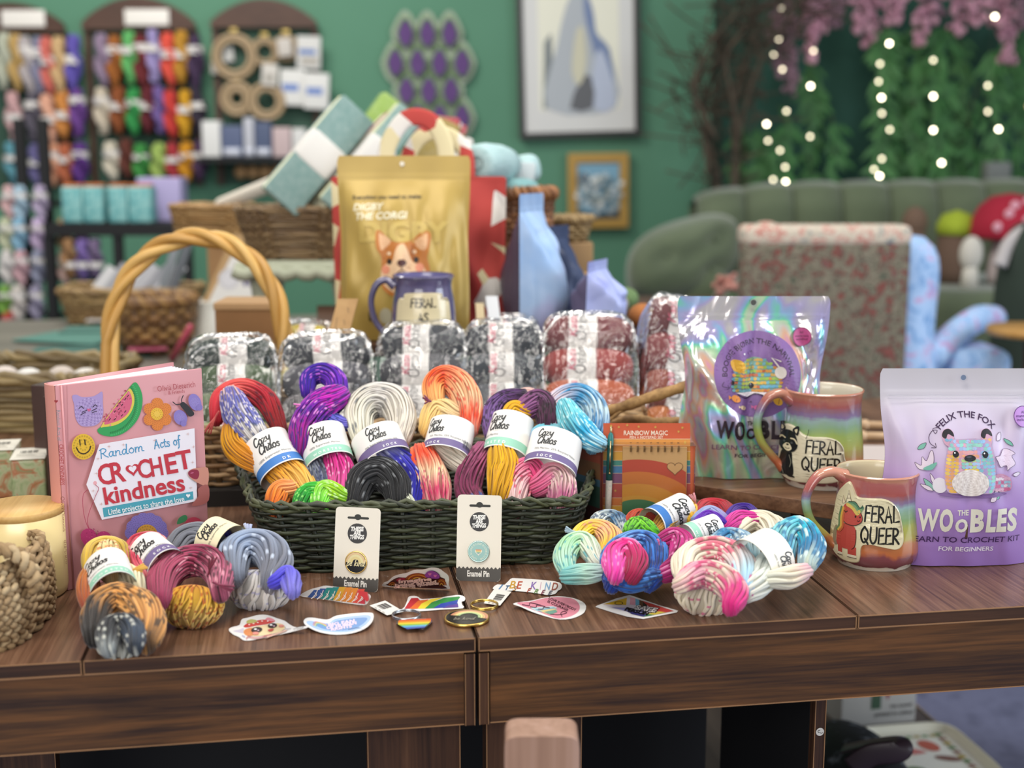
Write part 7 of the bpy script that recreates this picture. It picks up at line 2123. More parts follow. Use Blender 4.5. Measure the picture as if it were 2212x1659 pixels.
# ================================================================== tall wicker basket with aqua yarn, right of the tote
CAN = ['#7a4f2e', '#8f6038', '#a4734a', '#5f3c22']
tb = at(1140, 700, 2.22); tb[2] = ZC
ht = float(at(1140, 418, 2.2)[2]-ZC)
ringt = lambda s, qq: (tb+(RT*cos(2*pi*s)+FH*sin(2*pi*s))*(0.032+0.010*qq)+FH*0.05, RT*cos(2*pi*s)+FH*sin(2*pi*s))
basket_shell('wicker_basket', 'tall narrow brown wicker basket with aqua yarn on top', ringt, lambda s: ht, 20, 0.0045, 0.003, 22, CAN, 41, rimR=0.009, rims=8)
AQ = mottled('aqua_yarn', ['#8fb4b4', '#b4d0cf', '#a0c0c4'], 60, 0.9, (1, 1, 4), 0.6, 0.002)
A0 = at(1030, 352, 2.12); B0 = at(1090, 356, 2.26)
dv = nrm(B0-A0); x_ = nrm(np.cross(dv, Z)); z_ = np.cross(x_, dv); L = np.linalg.norm(B0-A0)
t = thing('yarn_tube', 'pale aqua tube of yarn with dark hollow core, left on the wicker basket', 'yarn', A0)
b = MB(); b.lathe([(0.010, 0.002), (0.024, 0.0), (0.031, 0.008), (0.034, L*0.3), (0.034, L*0.7), (0.030, L)], A0, 32, x_, z_, dv); b.build('wound_yarn', AQ, t)
b = MB(); b.lathe([(0.0105, -0.0005), (0.0105, 0.03), (0, 0.03)], A0, 24, x_, z_, dv, cap=False); b.build('hollow_core', flat('#141618', 0.9), t)
c = at(1132, 366, 2.30)
t = thing('yarn_skein', 'pale aqua skein with white label, right on the wicker basket', 'yarn', c-Z*0.035)
b = MB(); b.ball(c, (0.030, 0.036, 0.026), 24, 14, nrm(RT+Z*0.2), FH, None, e=0.7); b.build('wound_yarn', AQ, t)
b = MB(); b.box(c-FH*0.036+RT*0.002-Z*0.002, (0.034, 0.004, 0.03), nrm(RT-Z*0.12), FH, nrm(Z+RT*0.12), bev=0.0015); b.build('paper_label', flat('#c9d2d4', 0.7), t)
c = at(1120, 410, 2.22)
b = MB(); b.ball(c+Z*0.0, (0.036, 0.03, 0.02), 24, 12, RT, FH, Z, e=0.8); tag(b.build('yarn_skein', mottled('teal_yarn', ['#6f9a9c', '#86b0b0'], 60, 0.9)), 'greyish teal skein under the two aqua ones in the wicker basket', 'yarn')

# ================================================================== pouches seen edge-on to the right
def film(name, cols, rough=0.4): return mottled(name, cols, 6, rough, bstr=0.1, bscale=60, bdist=0.003)
pouch('light blue kit pouch seen edge-on, tall and wedge-shaped', 1148, 716, 2.04, ZC, 130, 290, 0.10, film('sky_film', ['#7fa6d6', '#a4bfe2', '#b0a4d0']), 51, yaw=1.15, lean=0.0, back=film('plum_film', ['#4a3f4c', '#5f5260']), waist=0.0, wr=0.004)
pouch('navy patterned kit pouch standing right of the light blue one', 1200, 706, 2.14, ZC, 110, 205, 0.08, film('navy_film', ['#1f2a44', '#33405f', '#58617e'], 0.5), 52, yaw=1.0, lean=0.0, waist=0.0, wr=0.004)
pouch('small lavender kit pouch with pointed top before the kraft tub', 1284, 712, 1.98, ZC, 120, 160, 0.075, film('lavender_film', ['#8f94d0', '#aab4e2', '#c4cdf0']), 53, yaw=1.15, lean=-0.04, back=film('plum_grey_film', ['#5a5470', '#6c6686']), waist=0.0, wr=0.004)
kp = at(1262, 700, 2.28); kp[2] = ZC
t = thing('kraft_tub', 'round kraft cardboard tub with lid behind the lavender pouch', 'tub', kp)
hk = float(at(1262, 590, 2.28)[2]-ZC)
b = MB(); b.lathe([(0.030, 0), (0.031, hk*0.86)], kp, 32); b.build('tub', mottled('tub_kraft', ['#b08a5e', '#bf9868'], 10, 0.7), t)
b = MB(); b.lathe([(0.0335, hk*0.86), (0.0345, hk*0.88), (0.034, hk*0.98), (0.031, hk)], kp, 32); b.build('lid', mottled('lid_kraft', ['#b8905c', '#c9a06a'], 10, 0.6), t)
bb = at(1232, 560, 2.42); bb[2] = ZC
b = MB(); b.box(bb+Z*(0.055)+FH*0.03, (0.085, 0.07, 0.11), RT, FH, Z, bev=0.004); tag(b.build('carton', mottled('tan_carton', ['#8f7250', '#a08258'], 12, 0.8)), 'tan carton under the bowl behind the navy pouch', 'box')
zb_ = ZC+0.111
bc = bb+FH*0.03; bc[2] = zb_
ringb = lambda s, qq: (bc+(RT*cos(2*pi*s)+FH*sin(2*pi*s))*(0.026+0.014*qq), RT*cos(2*pi*s)+FH*sin(2*pi*s))
basket_shell('small_bowl', 'small woven tan bowl on the carton behind the navy pouch', ringb, lambda s: 0.042, 6, 0.004, 0.003, 18, ['#8a7048', '#a48a5e'], 61)
b = MB(); b.ball(bc+Z*0.030-FH*0.004, (0.020, 0.02, 0.018), 18, 10); tag(b.build('cotton_ball', flat('#d9d6d0', 0.9)), 'white fluffy ball inside the small woven tan bowl', 'ball')
for k, (px, py, d, r, c, lab) in enumerate(((1330, 620, 2.2, 0.020, '#a89f92', 'grey-beige knitted ball behind the lavender pouch'), (1318, 668, 2.06, 0.019, '#b4aaa4', 'pale mushroom-grey knitted ball lowest behind the lavender pouch'), (1352, 664, 2.30, 0.020, '#6f8a5a', 'mossy green ball right of the grey-beige knitted ball'), (1388, 682, 2.05, 0.020, '#b4713c', 'tan orange ball beside the maroon yarn pack'))):
    p = at(px, py, d); p[2] = max(ZC+r*0.97, ZC+r*0.97)
    b = MB(); b.ball(p, (r*1.15, r, r), 20, 12); tag(b.build('yarn_ball', mottled('ball_'+c, [c, mixc(c, '#000000', 0.25)], 90, 0.9)), lab, 'yarn')
# ================================================================== left: carton, mug, sign and baskets on the back table
p0 = at(538, 950, 2.03); bx = vec(p0[0], p0[1], 0.75)
hb = float(at(538, 648, 2.03)[2]-0.75)
t = thing('cardboard_box', 'plain brown cardboard box with paler lid behind the arched handle', 'box', bx)
b = MB(); b.box(bx+Z*(hb-0.012)/2+FH*0.045, (0.092, 0.09, hb-0.012), RT, FH, Z, bev=0.0015); b.build('carton_body', mottled('box_kraft', ['#80582f', '#8f653a'], 6, 0.7), t)
b = MB(); b.box(bx+Z*(hb-0.006)+FH*0.045, (0.095, 0.094, 0.012), RT, FH, Z, bev=0.002); b.build('carton_lid', mottled('box_lid_kraft', ['#a9845a', '#b8946a'], 6, 0.7), t)
mm = at(447, 742, 2.83); mm = on(447, 748)
wm = flat('#d6d3c8', 0.3, name='white_glaze')
mug('small white mug left of the brown cardboard box', mm, 0.105, 0.036, wm, wm, nrm(-FH), nrm(-FH*0.8-RT*0.6), [(0.9, 0.85), (1.3, 0.88), (1.6, 0.72), (1.6, 0.45), (1.3, 0.25), (0.98, 0.2)])
cb = on(338, 760)
ringc = lambda s, qq: (cb+(RT*cos(2*pi*s)+FH*sin(2*pi*s))*(0.058+0.026*sqrt(qq)), RT*cos(2*pi*s)+FH*sin(2*pi*s))
basket_shell('seagrass_bowl', 'round brown seagrass bowl inside the view of the arched handle', ringc, lambda s: 0.115, 9, 0.007, 0.005, 26, ['#6a4a2a', '#7f5c36', '#94703f', '#5a3d22'], 71, rimR=0.008)
for k, (dx, dy, c) in enumerate(((-0.03, -0.02, '#b08a66'), (0.02, 0.01, '#c09a78'), (0.045, -0.03, '#a87f5c'))):
    b = MB(); b.ball(cb+Z*0.105+RT*dx+FH*dy, (0.022, 0.02, 0.016), 14, 8); tag(b.build('wooden_ball', flat(c, 0.6)), ('leftmost', 'middle', 'rightmost')[k]+' of the wooden balls in the seagrass bowl', 'ball')
ob = on(272, 702)
simple_basket('seagrass_basket', 'long low tan basket of grey needle packs on the back table', ob+FH*0.08, 0.15, 0.075, 0.085, 0.02, ['#8a6f46', '#9c8054', '#7a5f3a'], 81, N=8, r=0.0065, stakes=36)
for k in range(6):
    px0, px1 = 185+k*26, 240+k*30
    A0, B0 = at(px0, 660, 3.38), at(px1, 585-6*(k % 2), 3.42)
    dv = nrm(B0-A0); s2 = nrm(np.cross(dv, FW))
    b = MB(); b.box((A0+B0)/2, (0.03, 0.006, np.linalg.norm(B0-A0)+0.02), s2, np.cross(s2, dv), dv); tag(b.build('needle_pack', flat(['#b4b4b6', '#8a8b90', '#c4c4c6', '#9a9a9f', '#77787e', '#b0b0b4'][k], 0.35), smooth=False), '%s flat silver-grey needle pack from the left in the long low basket' % ['first', 'second', 'third', 'fourth', 'fifth', 'sixth'][k], 'needles', 'needle packs in the long low basket')
for k in range(2):
    A0, B0 = at(340+k*22, 660, 3.3), at(386+k*24, 516, 3.36)
    dv = nrm(B0-A0); s2 = nrm(np.cross(dv, FW))
    b = MB(); b.box((A0+B0)/2, (0.022, 0.008, np.linalg.norm(B0-A0)), s2, np.cross(s2, dv), dv); tag(b.build('needle_tube', flat(['#6a6f74', '#4a4e54'][k], 0.4), smooth=False), ['paler', 'darker'][k]+' grey upright needle tube leaning out of the long low basket', 'needles')
# leaning sign with kraft border
A0 = on(470, 745); 
sA = at(505, 505, 2.9); sB = on(492, 752)
t = thing('leaning_sign', 'white paper sign on kraft board leaning behind the cardboard box', 'sign', sB)
U = nrm(sA-sB); X = nrm(RT-U*np.dot(RT, U)); N = np.cross(X, U); N = N if np.dot(N, FW) < 0 else -N
Ls = np.linalg.norm(sA-sB)
b = MB(); b.prism([(-0.10, 0), (0.10, 0), (0.072, Ls), (0.0, Ls)], sB, X, U, N, 0.006); brd = b.build('kraft_board', mottled('sign_kraft', ['#b08e62', '#bf9d70'], 8, 0.8), t, smooth=False)
a = Art(plane_map(sB+N*0.0062, X, U, N), h0=0.0003)
a.poly([(-0.088, 0.008), (0.088, 0.008), (0.062, Ls*0.80), (-0.002, Ls*0.80)], '#d9d6d0')
a.ell(-0.004, Ls*0.60, 0.024, 0.024, '#c4c2c4'); a.ell(-0.004, Ls*0.60, 0.016, 0.016, '#cfcdd0')
for k in range(3): a.rect(0.028+k*0.012, Ls*0.55, 0.036+k*0.013, Ls*0.64, '#3f3470')
a.build('paper_sheet', brd)
# teal papers and pink things on the back table
for k, (px, py, w_, l_, rz, c, lab) in enumerate(((200, 762, 0.26, 0.20, 0.2, '#37625a', 'teal fabric sheet spread lowest on the back table'), (160, 735, 0.22, 0.16, -0.3, '#4f7d72', 'lighter teal sheet overlapping at the left of the back table'), (230, 720, 0.20, 0.11, 0.1, '#436e65', 'mid-teal sheet below the white card on the back table'), (235, 702, 0.10, 0.07, 0.1, '#c9c6c4', 'white card lying on the teal sheets'), (320, 772, 0.08, 0.05, 0.3, '#b0506c', 'pink card lying right of the teal sheets'))):
    p = on(px, py); p[2] = 0.7515+0.0045*k
    x2 = RT*cos(rz)+FH*sin(rz); 
    b = MB(); b.box(p, (w_, l_, 0.004), x2, np.cross(Z, x2), Z, bev=0.0015); tag(b.build('flat_sheet', flat(c, 0.6)), lab, 'sheet')
A0, B0 = on(372, 782), at(412, 705, 2.62)
b = MB(); b.tube([A0+Z*0.006, B0], 0.007, 10); tag(b.build('pink_stick', flat('#b84a5e', 0.4)), 'pink stick leaning against the seagrass bowl', 'stick')
# ================================================================== left edge of the front table
JUTE = ['#a58a66', '#b59a74', '#957b58', '#c2aa84']
def braid(bm, path, w, h, cols, n_per=0.016, closed=True, seed=0, up=None):
    """flat three-strand plait following path; w = width across, h = thickness out"""
    P = np.asarray(path, dtype=float)
    L = np.linalg.norm(np.diff(P, axis=0), axis=1).sum()
    M = max(24, int(L/n_per*10))
    s = np.linspace(0, 1, len(P)); x = np.linspace(0, 1, M)
    Q = np.stack([np.interp(x, s, P[:, k]) for k in range(3)], 1)
    T = np.gradient(Q, axis=0); T /= np.linalg.norm(T, axis=1)[:, None]
    U = np.tile(Z if up is None else nrm(up), (M, 1)); U = U-T*np.sum(U*T, 1)[:, None]; U /= np.linalg.norm(U, axis=1)[:, None]
    N = np.cross(T, U)
    rg = np.random.default_rng(seed)
    turns = max(2, round(L/n_per/1.5))
    for k in range(3):
        ph = 2*pi*k/3
        a = 2*pi*turns*x+ph
        R = Q+U*(w*0.30*np.sin(a))[:, None]+N*(h*0.34*np.sin(2*a))[:, None]
        c = np.array([lin(cols[(k+int(i/9)) % len(cols)]) for i in range(M)])*rg.uniform(0.85, 1.12, (M, 1))
        bm.tube(R, w*0.25*(1+0.12*rg.standard_normal(M)), 6, col=np.clip(c, 0, 1))
JM = attrmat('jute_fibre', 0.9, 700, 0.7)
jc = on(-112, 1380)
jc = vec(jc[0], jc[1]+0.028, 0.75)
def jring(s, q):
    t = 2*pi*s; e = 0.62
    c, d = cos(t), sin(t)
    A_ = 0.073-0.004*q+0.005*sin(pi*q)
    return jc+RT*A_*math.copysign(abs(c)**e, c)+FH*A_*math.copysign(abs(d)**e, d)
HJ = 0.074
t = thing('jute_basket', 'braided natural jute basket with loop handle at the left front corner', 'basket', jc)
b = MB(); rows = 8
for i in range(rows):
    q = (i+0.5)/rows
    braid(b, [jring(k/80, q)+Z*HJ*q for k in range(81)], HJ/rows*1.3, 0.008, JUTE, 0.027, seed=i)
b.grid(lambda p, q: jc+(jring(p, q)-jc)*0.965+Z*(0.002+HJ*q*0.98), 60, 8, closeu=True, col=lin('#7d6546'))
b.build('braided_wall', JM, t)
b = MB(); b.add([jc+Z*0.004]+[jc+(jring(k/40, 0)-jc)*0.97+Z*0.004 for k in range(40)], [(0, k+1, (k+1) % 40+1) for k in range(40)]); b.build('base', flat('#8f7450', 0.9), t)
b = MB()
hA = jring(0.985, 1)+Z*HJ*0.9; hB = jring(0.74, 1)+Z*HJ*0.9
o_ = nrm((hA+hB)/2-jc)
braid(b, smooth_path([at(78, 1275, 1.135), at(72, 1240, 1.13), at(50, 1206, 1.125), at(10, 1186, 1.12), at(-40, 1196, 1.12), at(-90, 1250, 1.12)], 10), 0.015, 0.010, JUTE, 0.024, seed=9, up=FW)
b.build('loop_handle', JM, t)
# candle with bamboo lid
cc = on(36, 1300); dC = depth_of(cc); Rc = 91*dC/FPX; cc = cc+FH*Rc*0.6; cc[2] = 0.75
Hc_ = 0.083
t = thing('candle_jar', 'cream glass candle jar with flat bamboo lid behind the jute basket', 'candle', cc)
b = MB(); b.lathe([(Rc*0.90, 0.0), (Rc*0.97, 0.003), (Rc, 0.01), (Rc, Hc_*0.98)], cc, 56); b.build('jar', flat('#ddc78e', 0.25, name='cream_glass'), t)
b = MB(); b.lathe([(Rc*0.98, Hc_*0.98), (Rc*1.0, Hc_*0.985), (Rc*1.0, Hc_*1.06), (Rc*0.985, Hc_*1.07), (0, Hc_*1.07)], cc, 56); b.build('bamboo_lid', wood('bamboo', ['#b58a4a', '#cfa564', '#dab878'], 'Y', 0.45, 1.2), t)
# wrapped soap bars
SOAP = mottled('marbled_soap', ['#5f7a54', '#8a9a6e', '#a3a884', '#a0603c', '#76885e'], 34, 0.35, bstr=0, dist=1.6)
WRAP = flat('#dcd6c8', 0.6, name='soap_wrapper')
def soap(label, px, py, z, yaw, w_, l_, h_):
    p = on(px, py, z); p[2] = z
    X = RT*cos(yaw)+FH*sin(yaw); Y = np.cross(Z, X)
    c = p+Y*l_/2
    t = thing('soap_bar', label, 'soap', c)
    b = MB(); b.box(c+Z*h_/2, (w_, l_, h_), X, Y, Z, bev=0.004); b.build('soap', SOAP, t)
    b = MB(); b.box(c+Z*(h_/2+0.0006), (w_*1.02, l_*0.52, h_*1.03), X, Y, Z, bev=0.003)
    b.box(c+Z*(h_+0.0004), (w_*1.015, l_*1.02, 0.001), X, Y, Z, bev=0.0004); wr_ = b.build('paper_wrapper', WRAP, t)
    a = Art(plane_map(c+Z*(h_+0.0018), X, Y, Z), h0=0.0002)
    for k in range(10): a.rect(-w_*0.28+k*w_*0.055, -l_*0.05, -w_*0.28+k*w_*0.055+w_*(0.035 if k % 3 else 0.018), l_*0.16, '#4a4640')
    for k in range(4): a.rect(-w_*0.35, -l_*0.32+k*l_*0.05, w_*(0.25-0.05*k), -l_*0.305+k*l_*0.05, '#9a948a')
    a.build('wrapper_print', wr_)
    a = Art(plane_map(c+X*(w_*0.512)+Z*h_*0.5, Y, Z, X), h0=0.0004)
    for k in range(9): a.rect(-l_*0.2+k*l_*0.045, h_*0.15, -l_*0.2+k*l_*0.045+l_*(0.03 if k % 3 else 0.014), h_*0.42, '#3f3b36')
    for k in range(5): a.rect(-l_*0.2, -h_*0.40+k*h_*0.09, l_*0.2, -h_*0.375+k*h_*0.09, '#9a948a')
    a.build('wrapper_side_print', wr_)
soap('wrapped marbled green soap bar with barcode, right one beside the book spine', 66, 1100, 0.75, 0.25, 0.040, 0.062, 0.062)
soap('wrapped marbled green soap bar with rusty streaks, left one at the picture edge', 6, 1078, 0.75, 0.22, 0.034, 0.062, 0.062)
# two dark brown cartons
for k, (px, py0, w_, d0, lab) in enumerate(((92, 834, 46, 1.60, 'tall dark brown carton left of the book, the farther of two'), (116, 858, 40, 1.545, 'tall dark brown carton closest behind the book spine'))):
    T0 = at(px, py0, d0); h_ = T0[2]-0.75
    c = vec(T0[0], T0[1], 0.75)
    X = RT*cos(-0.25)+FH*sin(-0.25)
    t = thing('dark_carton', lab, 'box', c)
    b = MB(); b.box(c+Z*h_/2+FH*0.02, (w_*d0/FPX, 0.036, h_), X, np.cross(Z, X), Z, bev=0.001); cb_ = b.build('carton_body', mottled('dark_carton_card', ['#3a2620', '#4a322a'], 10, 0.45), t)
    if k == 0:
        b = MB(); b.box(c+Z*h_*0.5+FH*0.02-X*(w_*d0/FPX/2+0.0006), (0.001, 0.03, h_*0.8), X, np.cross(Z, X), Z); b.build('side_label', flat('#c9c2b6', 0.6), cb_)
# wide seagrass basket behind the cartons
sb = on(90, 938); sb = sb+FH*0.10-RT*0.045
simple_basket('seagrass_basket', 'wide olive-brown seagrass basket behind the dark cartons at the left edge', vec(sb[0], sb[1], 0.75), 0.125, 0.09, 0.088, 0.022, ['#7a6844', '#8f7b52', '#6a5838', '#94804f'], 91, N=9, r=0.006, stakes=36)
rg = np.random.default_rng(3)
for k in range(5):
    p = vec(sb[0], sb[1], 0.75)+RT*(-0.08+0.045*k)+FH*(-0.045+0.02*(k % 2))+Z*0.078
    b = MB(); b.ball(p, (0.022, 0.02, 0.017), 14, 8); tag(b.build('cotton_bundle', flat(['#d6d0c8', '#cfc4bc', '#dcd8d2', '#c4b8ae', '#d8d2ca'][k], 0.9)), '%s pale bundle from the left in the wide olive-brown basket' % ['first', 'second', 'third', 'fourth', 'fifth'][k], 'bundle', 'pale bundles in the wide basket')

# ================================================================== things below and in front of the table
LS = 0.17
t = thing('low_shelf', 'low brown wooden shelf behind the table legs at the lower right', 'shelf', (0.80, 2.2, 0))
b = MB(); b.box((0.80, 1.98, LS-0.012), (0.60, 0.95, 0.024)); b.build('shelf_board', wood('shelf_walnut', ['#3f342e', '#574a41', '#6a5c50'], 'Y', 0.5), t, smooth=False)
b = MB(); b.box((1.098, 1.98, LS-0.011), (0.004, 0.95, 0.026)); b.build('edge_band', flat('#9a8670', 0.5), t, smooth=False)
for x in (0.55, 1.05):
    b = MB(); b.box((x, 1.98, (LS-0.024)/2), (0.03, 0.9, LS-0.024)); b.build('runner', blk, t, smooth=False)
bw = on(1910, 1560, LS)
p0, p1 = on(1884, 1566, LS), on(1976, 1558, LS)
t = thing('white_box', 'white carton with pink motif standing on the low shelf under the table', 'box', (p0+p1)/2)
wB = np.linalg.norm(p1-p0); X = nrm(p1-p0); Y = np.cross(Z, X); hB = 0.115
b = MB(); b.box((p0+p1)/2+Y*0.04+Z*hB/2-X*0.03, (wB+0.06, 0.08, hB), X, Y, Z, bev=0.001); wb = b.build('carton_body', flat('#b9b7b2', 0.5), t)
a = Art(plane_map((p0+p1)/2, X, Z, -Y), h0=0.0006)
a.poly([(-0.036, 0.10), (0.008, 0.10), (-0.014, 0.045)], '#a0505a'); a.rect(-wB*0.55, 0.03, -wB*0.32, 0.085, '#3f5a46')
a.text('tea towel', 0.012, 0.030, 0.011, '#5a5856', bold=0.02); a.text('printed in colour', 0.0, 0.016, 0.011, '#4a4846', bold=0.02)
a.build('carton_print', wb)
tp = [on(x, y, LS+0.004) for x, y in ((1925, 1600), (2045, 1598), (2098, 1640), (2085, 1668), (1960, 1690), (1905, 1650))]
tc = np.mean(tp, axis=0)
t = thing('illustrated_tray', 'small pale tray with fruit drawings on the low shelf', 'tray', tc)
X = vec(1, 0, 0); Y = vec(0, 1, 0)
b = MB()
ring = rrect_ring(tc, X, Y, 0.080, 0.095, 0, 0.012)
prof = [(0.0, 0.0), (0.4, 0.002), (0.9, 0.014), (1.0, 0.015), (0.92, 0.012)]
b.grid(lambda p, q: ring(p, np.interp(q, np.linspace(0, 1, 5), [z for z, _ in prof]))[0]+Z*float(np.interp(q, np.linspace(0, 1, 5), [z for _, z in prof])), 56, 13, closeu=True, col=lin('#dcd8c4'))
b.add([ring(k/56, 0)[0]+Z*0.001 for k in range(56)], [tuple(range(56))], lin('#dedbcd')); b.build('tray_body', attrmat('enamel_tray', 0.3), t)
a = Art(plane_map(tc+Z*0.0014, X, Y, Z), h0=0.0002)
a.ell(0.025, 0.045, 0.016, 0.022, '#b4563f', 0.3); a.poly([(-0.05, 0.02), (-0.02, 0.045), (0.01, 0.02)], '#c4706a', 3); a.ell(0.035, -0.005, 0.022, 0.010, '#7a5244', -0.4); a.ell(-0.04, -0.04, 0.02, 0.016, '#5f7a4a')
for k in range(9): a.rect(0.055, -0.06+k*0.017, 0.067, -0.048+k*0.017, ['#a08a2c', '#8f6a5a', '#5f7a4a'][k % 3])
for k in range(8): a.rect(-0.06+k*0.015, 0.075, -0.05+k*0.015, 0.083, ['#7a9a6a', '#b0a060'][k % 2])
a.build('tray_print', t)
# dark bag with strap
dA = on(1862, 1580, LS)
DARK = mottled('black_white_cloth', ['#0e0e12', '#16171c', '#1f2026', '#9aa0ac'], 36, 0.7, bstr=0.3)
t = thing('dark_bag', 'black and white patterned bag with brown strap on the low shelf', 'bag', vec(0.835, 1.66, LS))
b = MB(); b.ball(vec(0.795, 1.70, LS+0.075), (0.068, 0.14, 0.078), 28, 16, e=0.8); b.build('bag_body', DARK, t)
b = MB(); b.tube(smooth_path([at(1820, 1618, 1.78), at(1880, 1606, 1.76), at(1935, 1600, 1.74), at(1948, 1612, 1.73), at(1935, 1624, 1.73), at(1880, 1632, 1.74), at(1840, 1660, 1.75)], 8), 0.016, 10, flat_=0.16, ref=Z*0.2-FH); b.build('strap', flat('#3a2c34', 0.4), t)
# back of a wooden chair in front
dH = 1.02
T0 = at(1170, 1572, dH)
t = thing('wooden_chair', 'pale beech chair back post in front of the table', 'chair', vec(T0[0], T0[1], 0))
b = MB()
if True:
    hw_ = 80*dH/FPX
    zt_ = T0[2]
    prof = []
    for i in range(33):
        a_ = pi*i/32
        prof.append((-hw_*math.copysign(abs(cos(a_))**0.35, cos(a_)), zt_-0.014+0.014*sin(a_)**0.5))
    pts2 = [(x, z-0.3) for x, z in prof]+[(hw_*1.12, 0.14), (-hw_*1.0, 0.14)]
    b.prism([(x, z) for x, z in pts2], vec(T0[0], T0[1], 0.3)-FH*0.016, RT, Z, FH, 0.034)
ob = b.build('back_post', wood('beech', ['#8a6a58', '#a58370', '#b8988a'], 'Z', 0.4, 0.6), t, smooth=False)
bv = ob.modifiers.new('bevel', 'BEVEL'); bv.width = 0.007; bv.segments = 4; bv.limit_method = 'ANGLE'; bv.angle_limit = radians(40)
b = MB(); b.box(vec(T0[0], T0[1]-0.10, 0.43), (0.2, 0.22, 0.025), RT, FH, Z, bev=0.008); b.build('seat', wood('beech', [], 'Z'), t)
b = MB(); b.box(vec(T0[0], T0[1], 0.215), (0.05, 0.034, 0.45), RT, FH, Z, bev=0.006); b.build('leg', wood('beech', [], 'Z'), t)
b = MB(); b.box(vec(T0[0], T0[1]-0.19, 0.21), (0.05, 0.034, 0.42), RT, FH, Z, bev=0.006); b.build('leg', wood('beech', [], 'Z'), t)

# knitting needles and a pale paper on the table behind the rainbow mugs
for k, (p0, p1, lab) in enumerate((((1868, 918), (1990, 922), 'pale wooden knitting needle, the farther of two behind the mugs'), ((1862, 942), (1985, 944), 'pale wooden knitting needle, the nearer of two behind the mugs'))):
    A0, B0 = on(*p0, 0.758), on(*p1, 0.758)
    b = MB(); b.tube([A0, B0], 0.0065, 12); b.ball(A0, 0.009, 12, 8); tag(b.build('knitting_needle', flat('#c9a883', 0.4)), lab, 'needle')
b = MB(); p = on(1900, 985); b.box(vec(p[0], p[1], 0.7515), (0.14, 0.12, 0.002), RT, FH, Z); tag(b.build('paper_sheet', flat('#c4b8b4', 0.6), smooth=False), 'pale pinkish paper lying between the raccoon mug and the lilac pouch', 'paper')
# ================================================================== wall displays of yarn skeins
WD = WALLD-0.02
def wp(px, py, off=0.0):
    """a point in front of the back wall, off metres off it"""
    return at(px, py, (WALLD-off)/ (np.dot(ray(px, py), FH)))
OC = objcolmat('skein_wool')
LBL = flat('#cdc9c4', 0.7, name='skein_label_paper')
BOARDM = wood('arched_board_wood', ['#33221a', '#4a3226', '#5c4234'], 'X', 0.5, 0.4)
PEG = mottled('peg_panel', ['#2a4a3b', '#315444'], 6, 0.7)
def board(label, px0, px1, top, spring, hdr, bot, plate):
    p = wp((px0+px1)/2, bot)
    t = thing('arched_wall_board', label, 'wall board', p)
    z = lambda py: wp((px0+px1)/2, py)[2]
    x0 = -(px1-px0)/2/FPX*WALLD; x1 = -x0
    pts = [(x0, z(hdr)), (x1, z(hdr)), (x1, z(spring))]
    for k in range(1, 14):
        a_ = pi/2*(1-k/14*2)
        u = k/14
        x = x1+(x0-x1)*u
        f = sin(pi*u)
        pts.append((x, z(spring)+(z(top)-z(spring))*f**0.8))
    pts.append((x0, z(spring)))
    O = vec(p[0], p[1], 0)-FH*0.03
    b = MB(); b.prism(pts, O, RT, Z, -FH, 0.022); b.build('arched_header', BOARDM, t, smooth=False)
    b = MB(); b.box(vec(p[0], p[1], (z(hdr)+z(bot))/2)-FH*0.0, (x1-x0-0.03, 0.02, z(hdr)-z(bot)), RT, FH, Z); b.build('peg_panel', PEG, t, smooth=False)
    for s_ in (x0+0.012, x1-0.012):
        b = MB(); b.box(vec(p[0], p[1], (z(hdr)+z(bot))/2)+RT*s_-FH*0.012, (0.024, 0.03, z(hdr)-z(bot)), RT, FH, Z); b.build('side_rail', BOARDM, t, smooth=False)
    if plate:
        q0, q1 = wp(plate[0], plate[1], 0.06), wp(plate[2], plate[3], 0.06)
        b = MB(); b.box((q0+q1)/2, (np.dot(q1-q0, RT), 0.008, abs(q1[2]-q0[2])), RT, FH, Z, bev=0.004); b.build('name_plate', flat('#dcd8d0', 0.5), t)
    return t
board('leftmost arched wall board with cream and violet skeins, cut by the picture edge', -60, 165, 8, 55, 72, 400, (2, 22, 98, 58))
board('middle arched wall board with rows of coloured skeins', 205, 440, -4, 52, 66, 400, (268, 20, 366, 55))
board('arched wall board with embroidery hoops and white packets', 475, 695, 0, 50, 62, 400, None)

def skein_proto():
    b = MB()
    for sgn in (1, -1):
        pts = []
        for k in range(26):
            q = k/25
            th = 2*pi*0.9*q
            pts.append((sgn*0.020*cos(th)*sin(pi*q)**0.4, sgn*0.020*sin(th)*sin(pi*q)**0.4, 0.105-0.21*q))
        b.tube(pts, 0.022*np.sin(np.linspace(0.25, pi-0.25, 26))**0.3*(1+0.10*np.sin(np.arange(26)*2.1)), 12)
    me = b.build('wool_twist', OC, None, origin=(0, 0, 0))
    b = MB(); b.lathe([(0.038, -0.016), (0.0385, 0.016)], (0, 0, 0), 20, cap=False)
    lb = b.build('paper_label', LBL, None, origin=(0, 0, 0))
    return me, lb
PM, PL_ = skein_proto()
first = [True]
CN = {}
ORD = ['first', 'second', 'third', 'fourth', 'fifth', 'sixth', 'seventh', 'eighth', 'ninth', 'tenth', 'eleventh', 'twelfth']
